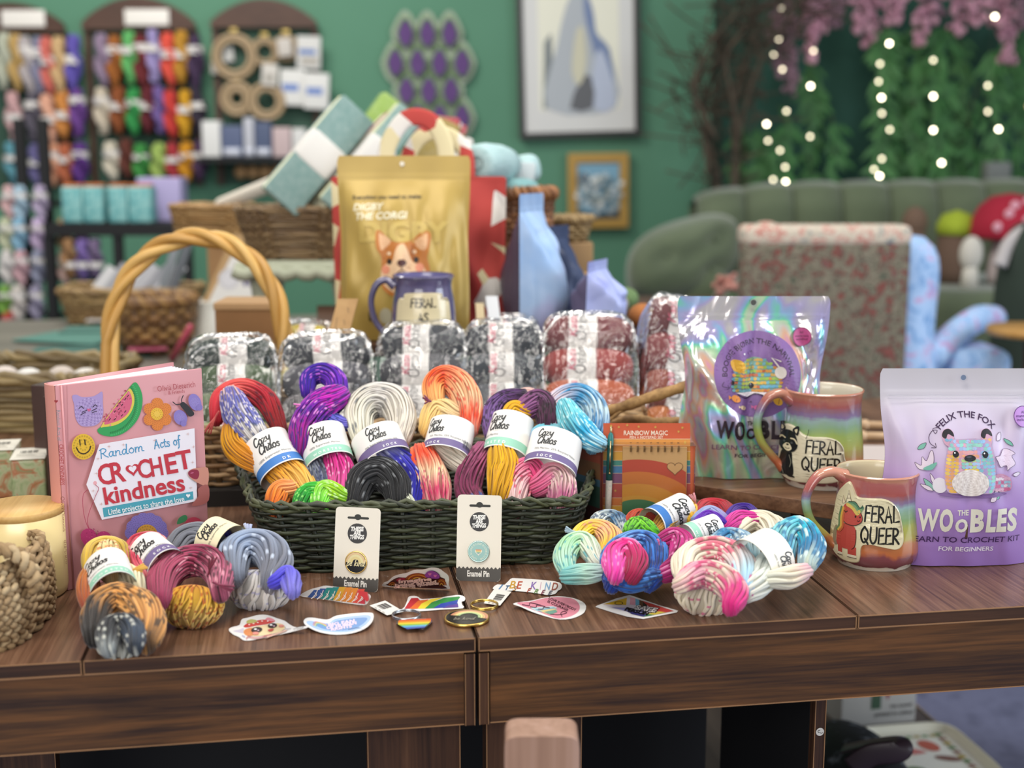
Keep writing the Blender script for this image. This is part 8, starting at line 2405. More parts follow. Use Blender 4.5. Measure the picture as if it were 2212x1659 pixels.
def skein(px, py, d, hpx, wpx, col, label, group, lab=True, labz=0.35, tilt=0.0):
    p = at(px, py, d)
    t = thing('yarn_skein', label, 'yarn', p, group)
    sz, sx = hpx*d/FPX/0.235, wpx*d/FPX/0.084
    for src, nm in ((PM, 'wool_twist'), (PL_, 'paper_label')):
        if src is PL_ and not lab: continue
        if first[0] and src is PM: o = src; first[0] = False
        elif src is PL_ and 'L' not in CN: o = src; CN['L'] = 1
        else:
            o = src.copy(); COL.objects.link(o)
        o.name = nm
        o.parent = t
        o.location = (0, 0, labz*0.1*sz if src is PL_ else 0)
        o.scale = (sx, sx, sz)
        o.rotation_euler = (0, tilt, RNG.uniform(-0.6, 0.6))
        if src is PM: o.color = (*lin(col), 1)
    return t
def dsk(px, py, off=0.09):
    return (WALLD-off)/np.dot(ray(px, py), FH)
# middle board: three rows
mid = [('top', 128, 112, [(222, 'mauve', '#8d7a90'), (248, 'orange-brown', '#9a5a20'), (281, 'bright green', '#5fae62'), (306, 'dark red', '#6a2226'), (332, 'lilac', '#9a8fc0'), (366, 'coral red', '#d9503f'), (392, 'golden', '#b8862a'), (422, 'dark purple', '#3f2c4a')]),
       ('second', 240, 100, [(222, 'cream', '#c9bda8'), (256, 'rust brown', '#8a4a22'), (290, 'emerald green', '#2f8f48'), (320, 'maroon', '#5f1a24'), (346, 'violet', '#6f5a96'), (370, 'scarlet', '#c43a34'), (400, 'gold', '#cf9a1c'), (428, 'near-black purple', '#2e2636')]),
       ('third', 348, 84, [(242, 'ivory', '#d0c8b4'), (274, 'dark brown', '#5f2e22'), (305, 'grass green', '#3a8a3e'), (344, 'yellow-green', '#9ab45c'), (374, 'crimson', '#a83038'), (404, 'mustard', '#c88a16'), (432, 'plum', '#4a3050')])]
for rn, py, h, L in mid:
    for k, (px, cn, c) in enumerate(L):
        skein(px, py+RNG.uniform(-7, 7), dsk(px, py), h*1.06, 41, c, '%s skein, %s in the %s row of the middle arched wall board' % (cn, ORD[k], rn), 'skeins on the middle wall board', lab=RNG.random() < 0.86, labz=RNG.uniform(0.1, 0.55), tilt=RNG.uniform(-0.06, 0.06))
lef = [('top', 135, 120, [(8, 'sage cream', '#b4b8a4'), (36, 'tan and yellow', '#b8975a'), (60, 'pale grey', '#b0a8a8'), (84, 'grey-blue', '#7f7f96'), (104, 'salmon', '#c9685c'), (128, 'cream and rust', '#c9a878'), (158, 'blue-violet', '#5f52a8')]),
       ('second', 250, 104, [(30, 'pink and white', '#c9a0a0'), (72, 'charcoal', '#55505c'), (106, 'peach', '#d9a48a'), (136, 'orange', '#c9843f'), (168, 'purple', '#6a3f8a')]),
       ('third', 352, 92, [(28, 'teal blue', '#5a93a0'), (80, 'slate violet', '#5f5a86'), (114, 'apricot', '#d49a7a'), (142, 'brick red', '#b0603f'), (174, 'deep violet', '#5a2f7e')])]
for rn, py, h, L in lef:
    for k, (px, cn, c) in enumerate(L):
        skein(px, py+RNG.uniform(-7, 7), dsk(px, py), h*1.06, 41, c, '%s skein, %s in the %s row of the leftmost wall board' % (cn, ORD[k], rn), 'skeins on the leftmost wall board', lab=RNG.random() < 0.7, labz=RNG.uniform(-0.1, 0.6), tilt=RNG.uniform(-0.08, 0.08))
# black wire rack on the left with more skeins
t = thing('wire_rack', 'tall black rack of hanging skeins at the far left', 'rack', vec(*at(60, 700, 4.5)[:2], 0))
for px in (-20, 62, 112):
    p = at(px, 600, 4.5); b = MB(); b.box(vec(p[0], p[1], 0.65), (0.035, 0.03, 1.3), RT, FH, Z); b.build('upright', blk, t, smooth=False)
for py in (440, 520, 600, 680):
    A0, B0 = at(-30, py, 4.5), at(215, py, 4.5); b = MB(); b.box((A0+B0)/2, (np.linalg.norm(B0-A0), 0.02, 0.02), RT, FH, Z); b.build('crossbar', blk, t, smooth=False)
rk = [('top', 440, [(20, 'pink and cream', '#c4a0a0'), (44, 'pale blue', '#9ab4c4'), (88, 'lilac grey', '#a89ab4')]),
      ('second', 510, [(14, 'ivory and green', '#b4b89a'), (42, 'sky blue', '#7fa9c0'), (84, 'pale lilac', '#b8a4c4'), (140, 'golden brown', '#9a7a54'), (176, 'violet pink', '#8a6a9a')]),
      ('third', 580, [(16, 'white', '#c9c4c0'), (46, 'rose', '#c09aa0'), (84, 'bluish grey', '#8a8ea4'), (142, 'pinkish cream', '#c9aaa0'), (178, 'grey-violet', '#7f7490')]),
      ('lowest', 655, [(12, 'lime green', '#6f9a3f'), (40, 'off-white', '#c4bcb4'), (80, 'lavender grey', '#8f8aa0'), (20, 'red', '#a83a34')])]
for rn, py, L in rk:
    for k, (px, cn, c) in enumerate(L):
        if rn == 'lowest' and k == 3: py2 = 712
        else: py2 = py
        skein(px, py2, 4.38, 82, 36, c, ('%s skein, %s in the %s row of the black rack' % (cn, ORD[k], rn)) if py2 == py else 'red skein hanging below the lowest row of the black rack', 'skeins on the black rack', labz=0.5)
# black shelf unit with teal project bags and a lavender box
p = at(228, 500, 4.35)
t = thing('black_shelf', 'black metal shelf holding the teal bags and lavender box', 'shelf', vec(p[0], p[1], 0))
zs_ = float(at(228, 482, 4.35)[2])
b = MB(); b.box(vec(p[0], p[1], zs_-0.02)+FH*0.1+RT*0.05, (0.48, 0.30, 0.04), RT, FH, Z); b.build('shelf_board', blk, t, smooth=False)
b = MB(); b.box(vec(p[0], p[1], zs_-0.40)+FH*0.1+RT*0.05, (0.48, 0.30, 0.03), RT, FH, Z); b.build('shelf_board', blk, t, smooth=False)
for s_ in (-0.18, 0.05, 0.28):
    b = MB(); b.box(vec(p[0], p[1], (zs_-0.04)/2)+RT*s_-FH*0.03, (0.03, 0.03, zs_-0.04), RT, FH, Z); b.build('upright', blk, t, smooth=False)
TEAL = mottled('teal_print_cloth', ['#34787e', '#5a9c9e', '#86b6b2', '#4a8c90'], 40, 0.6)
for k, (px0, px1) in enumerate(((132, 176), (178, 222), (232, 274), (276, 326))):
    A0, B0 = at(px0, 478, 4.32), at(px1, 404, 4.32)
    c = (A0+B0)/2; w_ = np.dot(B0-A0, RT); h_ = B0[2]-zs_
    t2 = thing('project_bag', '%s of four turquoise patterned bags on the black shelf' % ('leftmost', 'second', 'third', 'rightmost')[k], 'bag', vec(c[0], c[1], zs_), 'turquoise bags on the black shelf')
    b = MB(); b.box(vec(c[0], c[1], zs_+0.001+h_/2)+FH*0.04, (w_, 0.08, h_), RT, FH, Z, bev=0.008); b.build('bag_body', TEAL, t2)
    b = MB(); b.box(vec(c[0], c[1], zs_+h_+0.004)+FH*0.04, (w_*0.9, 0.05, 0.012), RT, FH, Z, bev=0.004); b.build('orange_lining', flat('#b5622c', 0.7), t2)
A0, B0 = at(300, 470, 4.46), at(394, 384, 4.46)
c = (A0+B0)/2; b = MB(); b.box(vec(c[0], c[1], zs_+0.001+(B0[2]-zs_)/2)+FH*0.03, (np.dot(B0-A0, RT), 0.10, B0[2]-zs_), RT, FH, Z, bev=0.004); tag(b.build('lavender_box', flat('#9f96bd', 0.5)), 'lavender box on the black shelf right of the turquoise bags', 'box')
low = [(150, 'brown-gold', '#8f6a44'), (180, 'violet', '#6f5a96'), (206, 'plum grey', '#6a5a78')]
for k, (px, cn, c) in enumerate(low):
    skein(px, 560, 4.30, 90, 38, c, '%s skein, %s of three below the black shelf' % (cn, ORD[k]), 'skeins below the black shelf', labz=-0.3)

# hoops and packets on the third board
HOOP = flat('#a08a6a', 0.5, name='beech_hoop')
def hoop(label, px, py, rpx, wpx, off=0.06):
    c = wp(px, py, off); R = rpx*WALLD/FPX; w_ = wpx*WALLD/FPX
    t = thing('embroidery_hoop', label, 'hoop', c-Z*R, 'beech embroidery hoops')
    for k, rr_ in ((0, R-w_*0.25), (1, R-w_*0.78)):
        b = MB(); b.tube([c+RT*rr_*cos(x)+Z*rr_*sin(x) for x in np.linspace(0, 2*pi, 48, endpoint=False)], w_*0.27, 8, closed=True, flat_=1.0); b.build('outer_ring' if k == 0 else 'inner_ring', HOOP, t)
    b = MB(); b.box(c+Z*(R+0.008)-FH*0.0, (0.03, 0.014, 0.016), RT, FH, Z, bev=0.002); b.build('screw', flat('#b09a5a', 0.3, 0.8), t)
hoop('largest beech embroidery hoop, upper left on the hoop board', 506, 122, 48, 20)
hoop('small beech embroidery hoop at lower left of the hoop board', 512, 213, 37, 24)
hoop('beech embroidery hoop right of the small lower left one', 576, 219, 40, 20, 0.075)
hoop('beech hoop in the upper middle behind a white tag', 572, 112, 30, 14, 0.05)
hoop('beech hoop in the upper right with pale packet inside', 618, 104, 28, 14, 0.06)
def packet(label, px0, py0, px1, py1, col, inner=None, off=0.07, tilt=0.0, name='white_packet', cat='packet'):
    A0, B0 = wp(px0, py1, off), wp(px1, py0, off)
    c = (A0+B0)/2
    X = RT*cos(tilt)+Z*sin(tilt); U = np.cross(-FH, X)*-1
    U = Z*cos(tilt)-RT*sin(tilt)
    t = thing(name, label, cat, vec(c[0], c[1], A0[2]), 'packets on the hoop board')
    b = MB(); b.box(c, (np.dot(B0-A0, RT), 0.012, B0[2]-A0[2]), X, FH, U, bev=0.004); ob = b.build('packet_card', flat(col, 0.6), t)
    if inner:
        a = Art(plane_map(c-FH*0.0066, X, U, -FH), h0=0.0004); w_, h_ = np.dot(B0-A0, RT)/2, (B0[2]-A0[2])/2
        for (u0, v0, u1, v1, cc) in inner: a.rect(u0*w_, v0*h_, u1*w_, v1*h_, cc)
        a.build('packet_print', ob)
bl = [(-0.8, -0.2, 0.5, 0.2, '#5f7ab4')]
packet('white packet with blue mark at the top right of the hoop board', 642, 78, 692, 150, '#c4c4c0', [(-0.8, -0.1, 0.6, 0.2, '#4a6ca8'), (-0.6, -0.7, 0.8, -0.3, '#a09a90')], tilt=-0.04)
packet('white packet with blue mark, left of the lower pair on the hoop board', 606, 150, 658, 228, '#cfcfcb', bl, tilt=-0.04)
packet('white packet with blue mark, right of the lower pair on the hoop board', 658, 158, 710, 236, '#cfcfcb', bl, off=0.085, tilt=-0.05)
packet('white tag hanging inside the largest hoop', 480, 100, 504, 134, '#b8b8b4', None, 0.03, 0.1)
packet('pale slim packet left of the right-hand upper hoop', 566, 138, 600, 186, '#c0bcb4', [(-0.5, -0.5, 0.5, 0.0, '#8f8a80')], 0.09, -0.1)
packet('pale packet inside the upper right hoop', 600, 82, 630, 122, '#bab4ac', None, 0.09, 0.1)
packet('small white packet beside the largest hoop at its lower left', 456, 134, 478, 160, '#b0aca6', None, 0.05)
# shelf of notions below the hoops
z_ = wp(570, 340)[2]
p = wp(570, 340, 0.12)
b = MB(); b.box(vec(p[0], p[1], z_-0.01), (0.50, 0.16, 0.02), RT, FH, Z); tag(b.build('wall_ledge', blk, smooth=False), 'black ledge on the wall under the hoops', 'shelf')
its = [(442, 478, 262, 350, '#cfcfcc', 'tall white packet at the left end of the black ledge'), (482, 526, 272, 318, '#4f5a78', 'slate blue box on the black ledge, left one'), (530, 550, 255, 312, '#b0b2ba', 'pale grey slim box between the two slate blue ones'), (554, 588, 264, 312, '#46526e', 'slate blue box on the black ledge, right one'), (592, 630, 276, 318, '#b8a4a4', 'greyish pink carton with red base on the black ledge'), (634, 662, 278, 316, '#c9c9c6', 'white carton at the right end of the black ledge')]
for k, (x0, x1, y0, y1, c, lab) in enumerate(its):
    A0, B0 = wp(x0, y1, 0.13), wp(x1, y0, 0.13)
    h_ = B0[2]-z_
    b = MB(); b.box(vec((A0[0]+B0[0])/2, (A0[1]+B0[1])/2, z_+0.001+h_/2), (np.dot(B0-A0, RT), 0.06, h_), RT, FH, Z, bev=0.005)
    t = tag(b.build('notion_box', flat(c, 0.6)), lab, 'box')
    if k in (1, 3, 2):
        b = MB(); b.box(vec((A0[0]+B0[0])/2, (A0[1]+B0[1])/2, z_+0.02)-FH*0.032, (np.dot(B0-A0, RT)*0.8, 0.004, 0.03), RT, FH, Z); b.build('front_label', flat('#c4c8d4', 0.6), t)
for k in range(4):
    c = wp(520+k*26, 372, 0.10); b = MB(); b.ball(c, (0.026, 0.026, 0.028), 14, 10); tag(b.build('wooden_spool', flat('#a07c52', 0.6)), '%s tan spool from the left under the black ledge' % ORD[k], 'spool', 'tan spools under the black ledge')

# ================================================================== wall pictures
def picture(label, corners, off, fw_, fcol, mat_col, draw, tilt, fd=0.03, fmetal=0.0):
    (x0, y0), (x1, y1) = corners
    c = wp((x0+x1)/2, (y0+y1)/2, off)
    W, H = (x1-x0)*WALLD/FPX, (y1-y0)*WALLD/FPX
    X = RT*cos(tilt)+Z*sin(tilt); U = Z*cos(tilt)-RT*sin(tilt)
    t = thing('framed_picture', label, 'picture', c-U*H/2)
    b = MB(); e = fw_
    for s_ in (-1, 1):
        b.box(c+X*s_*(W/2-e/2), (e, fd, H), X, FH, U); b.box(c+U*s_*(H/2-e/2), (W-2*e, fd, e), X, FH, U)
    b.build('frame', flat(fcol, 0.4, fmetal), t, smooth=False)
    a = Art(plane_map(c-FH*(fd*0.2), X, U, -FH), h0=0.0, step=0.0006)
    a.rect(-W/2+e*0.9, -H/2+e*0.9, W/2-e*0.9, H/2-e*0.9, mat_col)
    draw(a, W, H)
    a.build('picture_print', t)
def d_grey(a, W, H):
    a.rect(-W*0.33, -H*0.34, W*0.33, H*0.36, '#d9d8c6')
    P = lambda l: [(x*W, y*H) for x, y in l]
    a.poly(P([(-0.30, -0.33), (-0.28, 0.05), (-0.22, 0.10), (-0.20, -0.33)]), '#6f7678')
    a.poly(P([(-0.27, -0.33), (-0.18, 0.02), (-0.10, 0.24), (-0.03, 0.32), (0.06, 0.33), (0.11, 0.24), (0.14, 0.1), (0.24, 0.0), (0.30, -0.33)]), '#a3a9ae', 3)
    a.poly(P([(0.06, 0.33), (0.12, 0.22), (0.15, 0.08), (0.25, 0.0), (0.28, -0.22), (0.20, -0.28), (0.12, 0.0), (0.05, 0.2)]), '#64769a', 3)
    a.poly(P([(0.10, -0.33), (0.14, -0.02), (0.22, -0.05), (0.30, -0.32)]), '#a9b2c4', 2)
    a.poly(P([(-0.08, -0.33), (0.02, -0.16), (0.10, -0.16), (0.11, -0.33)]), '#54565a', 2)
    a.poly(P([(-0.06, -0.12), (-0.02, 0.10), (0.04, 0.12), (0.06, -0.08), (0.0, -0.2)]), '#bfbca4', 3)
picture('large black framed picture of blue-grey brushwork with a wide white mount', ((1122, -72), (1378, 288)), 0.03, 0.024, '#0f1010', '#c9c9c6', d_grey, radians(1.6))
def d_flower(a, W, H):
    a.rect(-W*0.36, -H*0.38, W*0.36, H*0.36, '#6f9ab0')
    rg = np.random.default_rng(8)
    a.poly([(-W*0.36, -H*0.38), (-W*0.36, -H*0.26), (0, -H*0.32), (W*0.36, -H*0.26), (W*0.36, -H*0.38)], '#24343c')
    for k in range(60):
        t = rg.uniform(0, 1); x = rg.normal(0, 0.16)*W*(1.2-0.3*t); y = (-0.32+0.52*t)*H
        a.ell(x, y, W*0.05, H*0.035, ['#b4bcbc', '#8f9a9c', '#cfd2cc', '#70807e'][k % 4], rg.uniform(0, 3), n=10)
    a.ell(-W*0.25, H*0.18, W*0.08, H*0.06, '#5a6670')
picture('small gold framed picture of pale blossoms on blue', ((1228, 333), (1356, 490)), 0.03, 0.036, '#a5823c', '#8f7a4a', d_flower, radians(0.8), fmetal=0.2)
# crocheted petal hanging
PUR = mottled('purple_crochet', ['#513768', '#62457a'], 60, 0.9); GRN = mottled('green_grey_crochet', ['#8f9c88', '#a3ac9c'], 60, 0.9); GED = flat('#5f8a48', 0.9)
t = thing('crochet_hanging', 'purple and grey-green crocheted teardrop wall hanging', 'wall hanging', wp(925, 270, 0.02))
def tear(px, py, w_, h_, off, mat, nm, par):
    c = wp(px, py, off); s_ = WALLD/FPX
    pts = []
    for k in range(28):
        a_ = 2*pi*k/28
        y = cos(a_); x = sin(a_)*(1-0.42*max(0, y))*(1-0.15*max(0, -y))
        pts.append((x*w_*s_/2, y*h_*s_/2))
    b = MB(); b.prism(pts, c, RT, Z, -FH, 0.008); return b.build(nm, mat, par, smooth=False)
rows = [(70, (876, 923, 971)), (134, (854, 902, 949, 998)), (194, (878, 926, 974)), (252, (903, 950, 998))]
for py, xs in rows:
    for px in xs:
        m1 = tear(px, py, 58, 88, 0.02, GRN, 'petal', t)
        tear(px, py, 40, 66, 0.030, GED, 'petal_border', m1); tear(px, py+1, 33, 56, 0.040, PUR, 'petal_centre', m1)

# ================================================================== tree, vines, blossom and fairy lights
BRK = mottled('dark_branch_bark', ['#2f2a22', '#453c30', '#574a3a'], 30, 0.9, bstr=0.5)
t = thing('artificial_tree', 'dark leafless branching tree against the edge of the dark green wall', 'tree', vec(*at(1560, 430, 4.85)[:2], 0.0))
brs = [[(1545, 470), (1548, 380), (1530, 300), (1520, 220), (1560, 120), (1630, 40), (1690, -10)], [(1580, 470), (1590, 360), (1585, 260), (1600, 160), (1640, 70), (1680, -10)], [(1530, 380), (1522, 300), (1500, 240), (1510, 160), (1550, 100)], [(1590, 330), (1610, 230), (1650, 120), (1720, 20)], [(1548, 300), (1500, 200), (1520, 120), (1560, 60), (1600, 20)], [(1600, 300), (1580, 200), (1570, 120), (1610, 60)]]
rg = np.random.default_rng(5)
for k, L in enumerate(brs):
    p = smooth_path([at(x, y, 4.85-0.02*k) for x, y in L], 8)
    if k < 2:
        p = np.vstack([vec(p[0][0], p[0][1], 0.0), p])
    b = MB(); n = len(p); b.tube(p, np.linspace(0.017 if k < 2 else 0.010, 0.004, n), 8); b.build('branch', BRK, t)
b = MB()
for k in range(260):
    L = brs[int(rg.integers(len(brs)))]; i = int(rg.integers(1, len(L)))
    p = at(L[i][0]+rg.normal(0, 12), L[i][1]+rg.normal(0, 20), 4.85); q = p+RT*rg.normal(0, 0.09)+Z*rg.normal(0.02, 0.10)-FH*rg.uniform(0, 0.08)
    b.tube(smooth_path([p, (p+q)/2+RT*rg.normal(0, 0.02), q], 4), 0.0035, 5)
tw = b.build('twigs', BRK, t); tw['kind'] = 'stuff'
LEAF = [mottled('vine_leaf_a', ['#24502a', '#346a34', '#447a3c'], 8, 0.6), mottled('vine_leaf_b', ['#2f5c34', '#487f3f'], 8, 0.6)]
def leaf(b, p, d, up, L, w_):
    s_ = nrm(np.cross(d, up)); n = np.cross(s_, d)
    pts = [p, p+d*L*0.35+s_*w_/2-n*L*0.05, p+d*L*0.7+s_*w_*0.4-n*L*0.1, p+d*L-n*L*0.22, p+d*L*0.7-s_*w_*0.4-n*L*0.1, p+d*L*0.35-s_*w_/2-n*L*0.05, p+d*L*0.4+n*L*0.05]
    b.add(pts, [(0, 1, 6), (1, 2, 6), (2, 3, 6), (3, 4, 6), (4, 5, 6), (5, 0, 6)])
vines = [(1600, 250, 420, 22), (1640, 270, 425, 26), (1690, 230, 420, 24), (1752, 130, 410, 34), (1800, 250, 420, 18), (1905, 60, 415, 60), (1945, 70, 405, 64), (1985, 40, 400, 70), (2030, 60, 395, 64), (2072, 80, 390, 52), (2110, 180, 400, 22), (2150, 110, 400, 40), (2200, 60, 400, 50)]
for k, (px, y0, y1, n) in enumerate(vines):
    d0 = 5.05-0.05*(k % 3)
    P = smooth_path([at(px+rg.normal(0, 6), y, d0) for y in np.linspace(y0, y1, 6)], 6)
    t = thing('hanging_vine', '%s leafy green garland from the left on the dark green wall' % (ORD+['thirteenth'])[k], 'garland', P[-1], 'leafy garlands on the alcove wall')
    b = MB(); b.tube(P, 0.004, 5); b.build('stem', flat('#3a4a2c', 0.8), t)
    b = MB()
    for q in range(n*2):
        p = P[int(rg.integers(len(P)))]+RT*rg.normal(0, 0.012)
        dv = nrm(-Z*rg.uniform(0.5, 1.2)+RT*rg.normal(0, 0.7)-FH*rg.uniform(0, 0.7))
        leaf(b, p, dv, nrm(-FH+Z*0.4+RT*rg.normal(0, 0.4)), rg.uniform(0.055, 0.10), rg.uniform(0.018, 0.032))
    b.build('leaves', LEAF[k % 2], t)
PINK = [mottled('blossom_pink', ['#a9748a', '#c08fa0', '#cda4b0'], 12, 0.8), mottled('blossom_mauve', ['#7f6272', '#9a7a86'], 12, 0.8)]
wis = [(1682, -10, 150, 1), (1704, 40, 205, 1), (1752, -20, 130, 0), (1772, -20, 70, 0), (1806, -20, 60, 1), (1862, -20, 70, 0), (1880, -20, 100, 0), (1930, -20, 50, 0), (1990, -20, 95, 0), (2012, -20, 60, 1), (2070, -20, 75, 0), (2112, -20, 55, 0), (2160, -20, 90, 0), (2178, -20, 135, 0), (2205, -20, 60, 1)]
for k, (px, y0, y1, m_) in enumerate(wis):
    d0 = 4.95-0.03*(k % 3)
    t = thing('wisteria_blossom', '%s drooping wisteria cluster from the left along the top' % (ORD+['thirteenth', 'fourteenth', 'fifteenth'])[k], 'flowers', at(px, y1, d0), 'wisteria clusters along the top')
    b = MB(); b.tube([at(px, y0-20, d0), at(px, y1-10, d0)], 0.003, 5); b.build('stem', flat('#5a5040', 0.8), t)
    b = MB()
    H_ = y1-y0
    for q in range(int(12+H_*0.26)):
        u = rg.uniform(0, 1)
        c = at(px+rg.normal(0, 1)*(13*(1-0.7*u)+3), y0+H_*u, d0+rg.normal(0, 0.02))
        b.ball(c, rg.uniform(0.010, 0.018), 6, 4)
    b.build('petals', PINK[m_], t)
gl_, nt, b_ = newmat('warm_bulb_glow'); b_.inputs['Base Color'].default_value = (1, 0.9, 0.7, 1); b_.inputs['Emission Color'].default_value = (1.0, 0.90, 0.66, 1); b_.inputs['Emission Strength'].default_value = 14
gd_, nt, b_ = newmat('dim_bulb_glow'); b_.inputs['Base Color'].default_value = (1, 0.9, 0.7, 1); b_.inputs['Emission Color'].default_value = (1.0, 0.88, 0.62, 1); b_.inputs['Emission Strength'].default_value = 4.5
strs = [('left-most string of warm fairy lights before the dark green wall', [(1688, 19, 1), (1682, 84, 0), (1672, 117, 0), (1690, 150, 0), (1699, 240, 0), (1656, 268, 1), (1659, 304, 0), (1685, 325, 0), (1696, 361, 0), (1670, 388, 0), (1697, 393, 1)]),
        ('second string of warm fairy lights from the left', [(1757, 110, 0), (1751, 186, 1), (1750, 295, 0)]),
        ('third string of warm fairy lights from the left', [(1921, 94, 1), (1901, 138, 0), (1898, 176, 0), (1904, 211, 1), (1905, 245, 0), (1922, 280, 0), (1905, 343, 0), (1888, 366, 0), (1900, 380, 1)]),
        ('fourth string of warm fairy lights from the left', [(2016, 130, 0), (2016, 208, 1), (2016, 281, 1), (2034, 352, 1)]),
        ('right-most string of warm fairy lights before the dark green wall', [(2149, 36, 1), (2134, 185, 0), (2134, 241, 0), (2157, 279, 1), (2152, 356, 0)])]
for lab, L in strs:
    d0 = 4.86
    t = thing('fairy_light_string', lab, 'fairy lights', at(L[-1][0], L[-1][1], d0))
    b = MB(); b.tube(smooth_path([at(L[0][0], -40, d0)]+[at(x, y, d0)-FH*-0.008 for x, y, _ in L], 5), 0.0012, 5); b.build('wire', flat('#2c3a2c', 0.6), t)
    for x, y, br in L:
        b = MB(); b.ball(at(x, y, d0), 0.0065, 10, 6); b.build('bulb', gl_ if br else gd_, t)
# wall lamp at the right edge
p = wp(2208, 225, 0.10)
t = thing('wall_lamp', 'small warm glowing lamp at the right edge of the picture', 'lamp', p-Z*0.06)
wl, nt, b_ = newmat('lamp_glow'); b_.inputs['Base Color'].default_value = (1, 0.75, 0.4, 1); b_.inputs['Emission Color'].default_value = (1.0, 0.72, 0.34, 1); b_.inputs['Emission Strength'].default_value = 1.3
b = MB(); b.lathe([(0.012, -0.045), (0.026, -0.03), (0.030, 0.0), (0.024, 0.035), (0.008, 0.05)], p, 24); b.build('globe', wl, t)
b = MB(); b.lathe([(0.02, -0.07), (0.022, -0.045), (0.012, -0.04)], p, 20); b.box(p+FH*0.05-Z*0.06, (0.02, 0.10, 0.02), RT, FH, Z); b.build('bracket', flat('#5a4a2c', 0.4, 0.6), t)

# ================================================================== sofa
SAGE = mottled('sage_velvet', ['#48533c', '#566247', '#606c50'], 3, 0.8, bstr=0.1, bscale=200, sheen=0.4)
dS = 4.55
sp = at(1880, 700, dS); 
t = thing('sofa', 'sage green button-tufted rolled-arm sofa along the back wall', 'sofa', vec(sp[0], sp[1], 0))
zt_ = float(at(1850, 400, dS)[2])
L0 = at(1500, 600, dS); L1 = at(2420, 600, dS)
def back(p, q):
    # profile over the rolled top, channels along the length
    x = p; base = vec(L0[0], L0[1], 0)+(vec(L1[0], L1[1], 0)-vec(L0[0], L0[1], 0))*x
    ch = abs(sin(pi*x*9.0))**0.45
    rise = (zt_-0.045)+0.045*min(1, x*5)**0.5+0.02*x
    prof = [(0.0, 0.30), (-0.02, 0.50), (-0.035, 0.70), (-0.045, 0.84), (-0.04, 0.93), (0.0, 0.985), (0.08, 1.0), (0.17, 0.97), (0.20, 0.88), (0.20, 0.6), (0.20, 0.1)]
    i = q*(len(prof)-1); k = min(int(i), len(prof)-2); f = i-k
    o = prof[k][0]*(1-f)+prof[k+1][0]*f; z = prof[k][1]*(1-f)+prof[k+1][1]*f
    tuft = 0.045*ch*(1 if q < 0.6 else 0.4)
    return base+FH*(o-tuft)+Z*(z*rise+0.012*ch*(1 if 0.3 < q < 0.7 else 0))
b = MB(); b.grid(back, 181, 45); b.build('back', SAGE, t)
# left arm, rolled, bulging towards the viewer
a0 = at(1478, 545, 4.3)
def arm(p, q):
    th = 2*pi*p; ph = -pi/2+pi*q
    sp = lambda x, e: math.copysign(abs(x)**e, x)
    x = sp(cos(ph), 0.7)*sp(cos(th), 0.8); y = sp(cos(ph), 0.7)*sp(sin(th), 0.8); z = sp(sin(ph), 0.8)
    d = sum(math.exp(-((x-a_)/0.22)**2-((z-b_)/0.26)**2) for a_, b_ in ((0.05, 0.1), (0.5, 0.35), (-0.45, 0.3), (0.45, -0.45)))
    f = 1-0.16*d*(1 if y < 0.3 else 0)
    return a0+RT*x*0.20*f+FH*(y*0.16*f+0.1*x)+Z*(z*0.125*f+0.045*x-0.015)
b = MB(); b.grid(arm, 60, 40, closeu=True); b.build('rolled_arm', SAGE, t)
b = MB(); b.box(vec(a0[0], a0[1], 0.42)+FH*0.02+RT*0.05, (0.20, 0.26, 0.80), RT, FH, Z, bev=0.07); b.build('arm_panel', SAGE, t)
b = MB(); b.box(vec(L0[0], L0[1], 0.34)+RT*0.9-FH*0.34, (1.75, 0.72, 0.48), RT, FH, Z, bev=0.04); b.build('seat_base', SAGE, t)
for k in range(3):
    b = MB(); b.box(vec(L0[0], L0[1], 0.68)+RT*(0.30+0.58*k)-FH*0.37, (0.57, 0.70, 0.20), RT, FH, Z, bev=0.06); b.build('seat_cushion', SAGE, t)
for x in (0.06, 1.72):
    b = MB(); b.lathe([(0.025, 0), (0.035, 0.1)], vec(L0[0], L0[1], 0)+RT*x-FH*0.6, 14); b.build('foot', post_m, t)
for k in range(4):
    p = vec(a0[0], a0[1], 0)+RT*0.03; 
    x_, z_ = ((0.05, 0.1), (0.5, 0.35), (-0.45, 0.3), (0.45, -0.45))[k]; b = MB(); b.ball(a0+RT*x_*0.18-FH*(0.12-0.1*x_)+Z*(z_*0.12+0.045*x_-0.015), 0.012, 10, 6); b.build('button', SAGE, t)
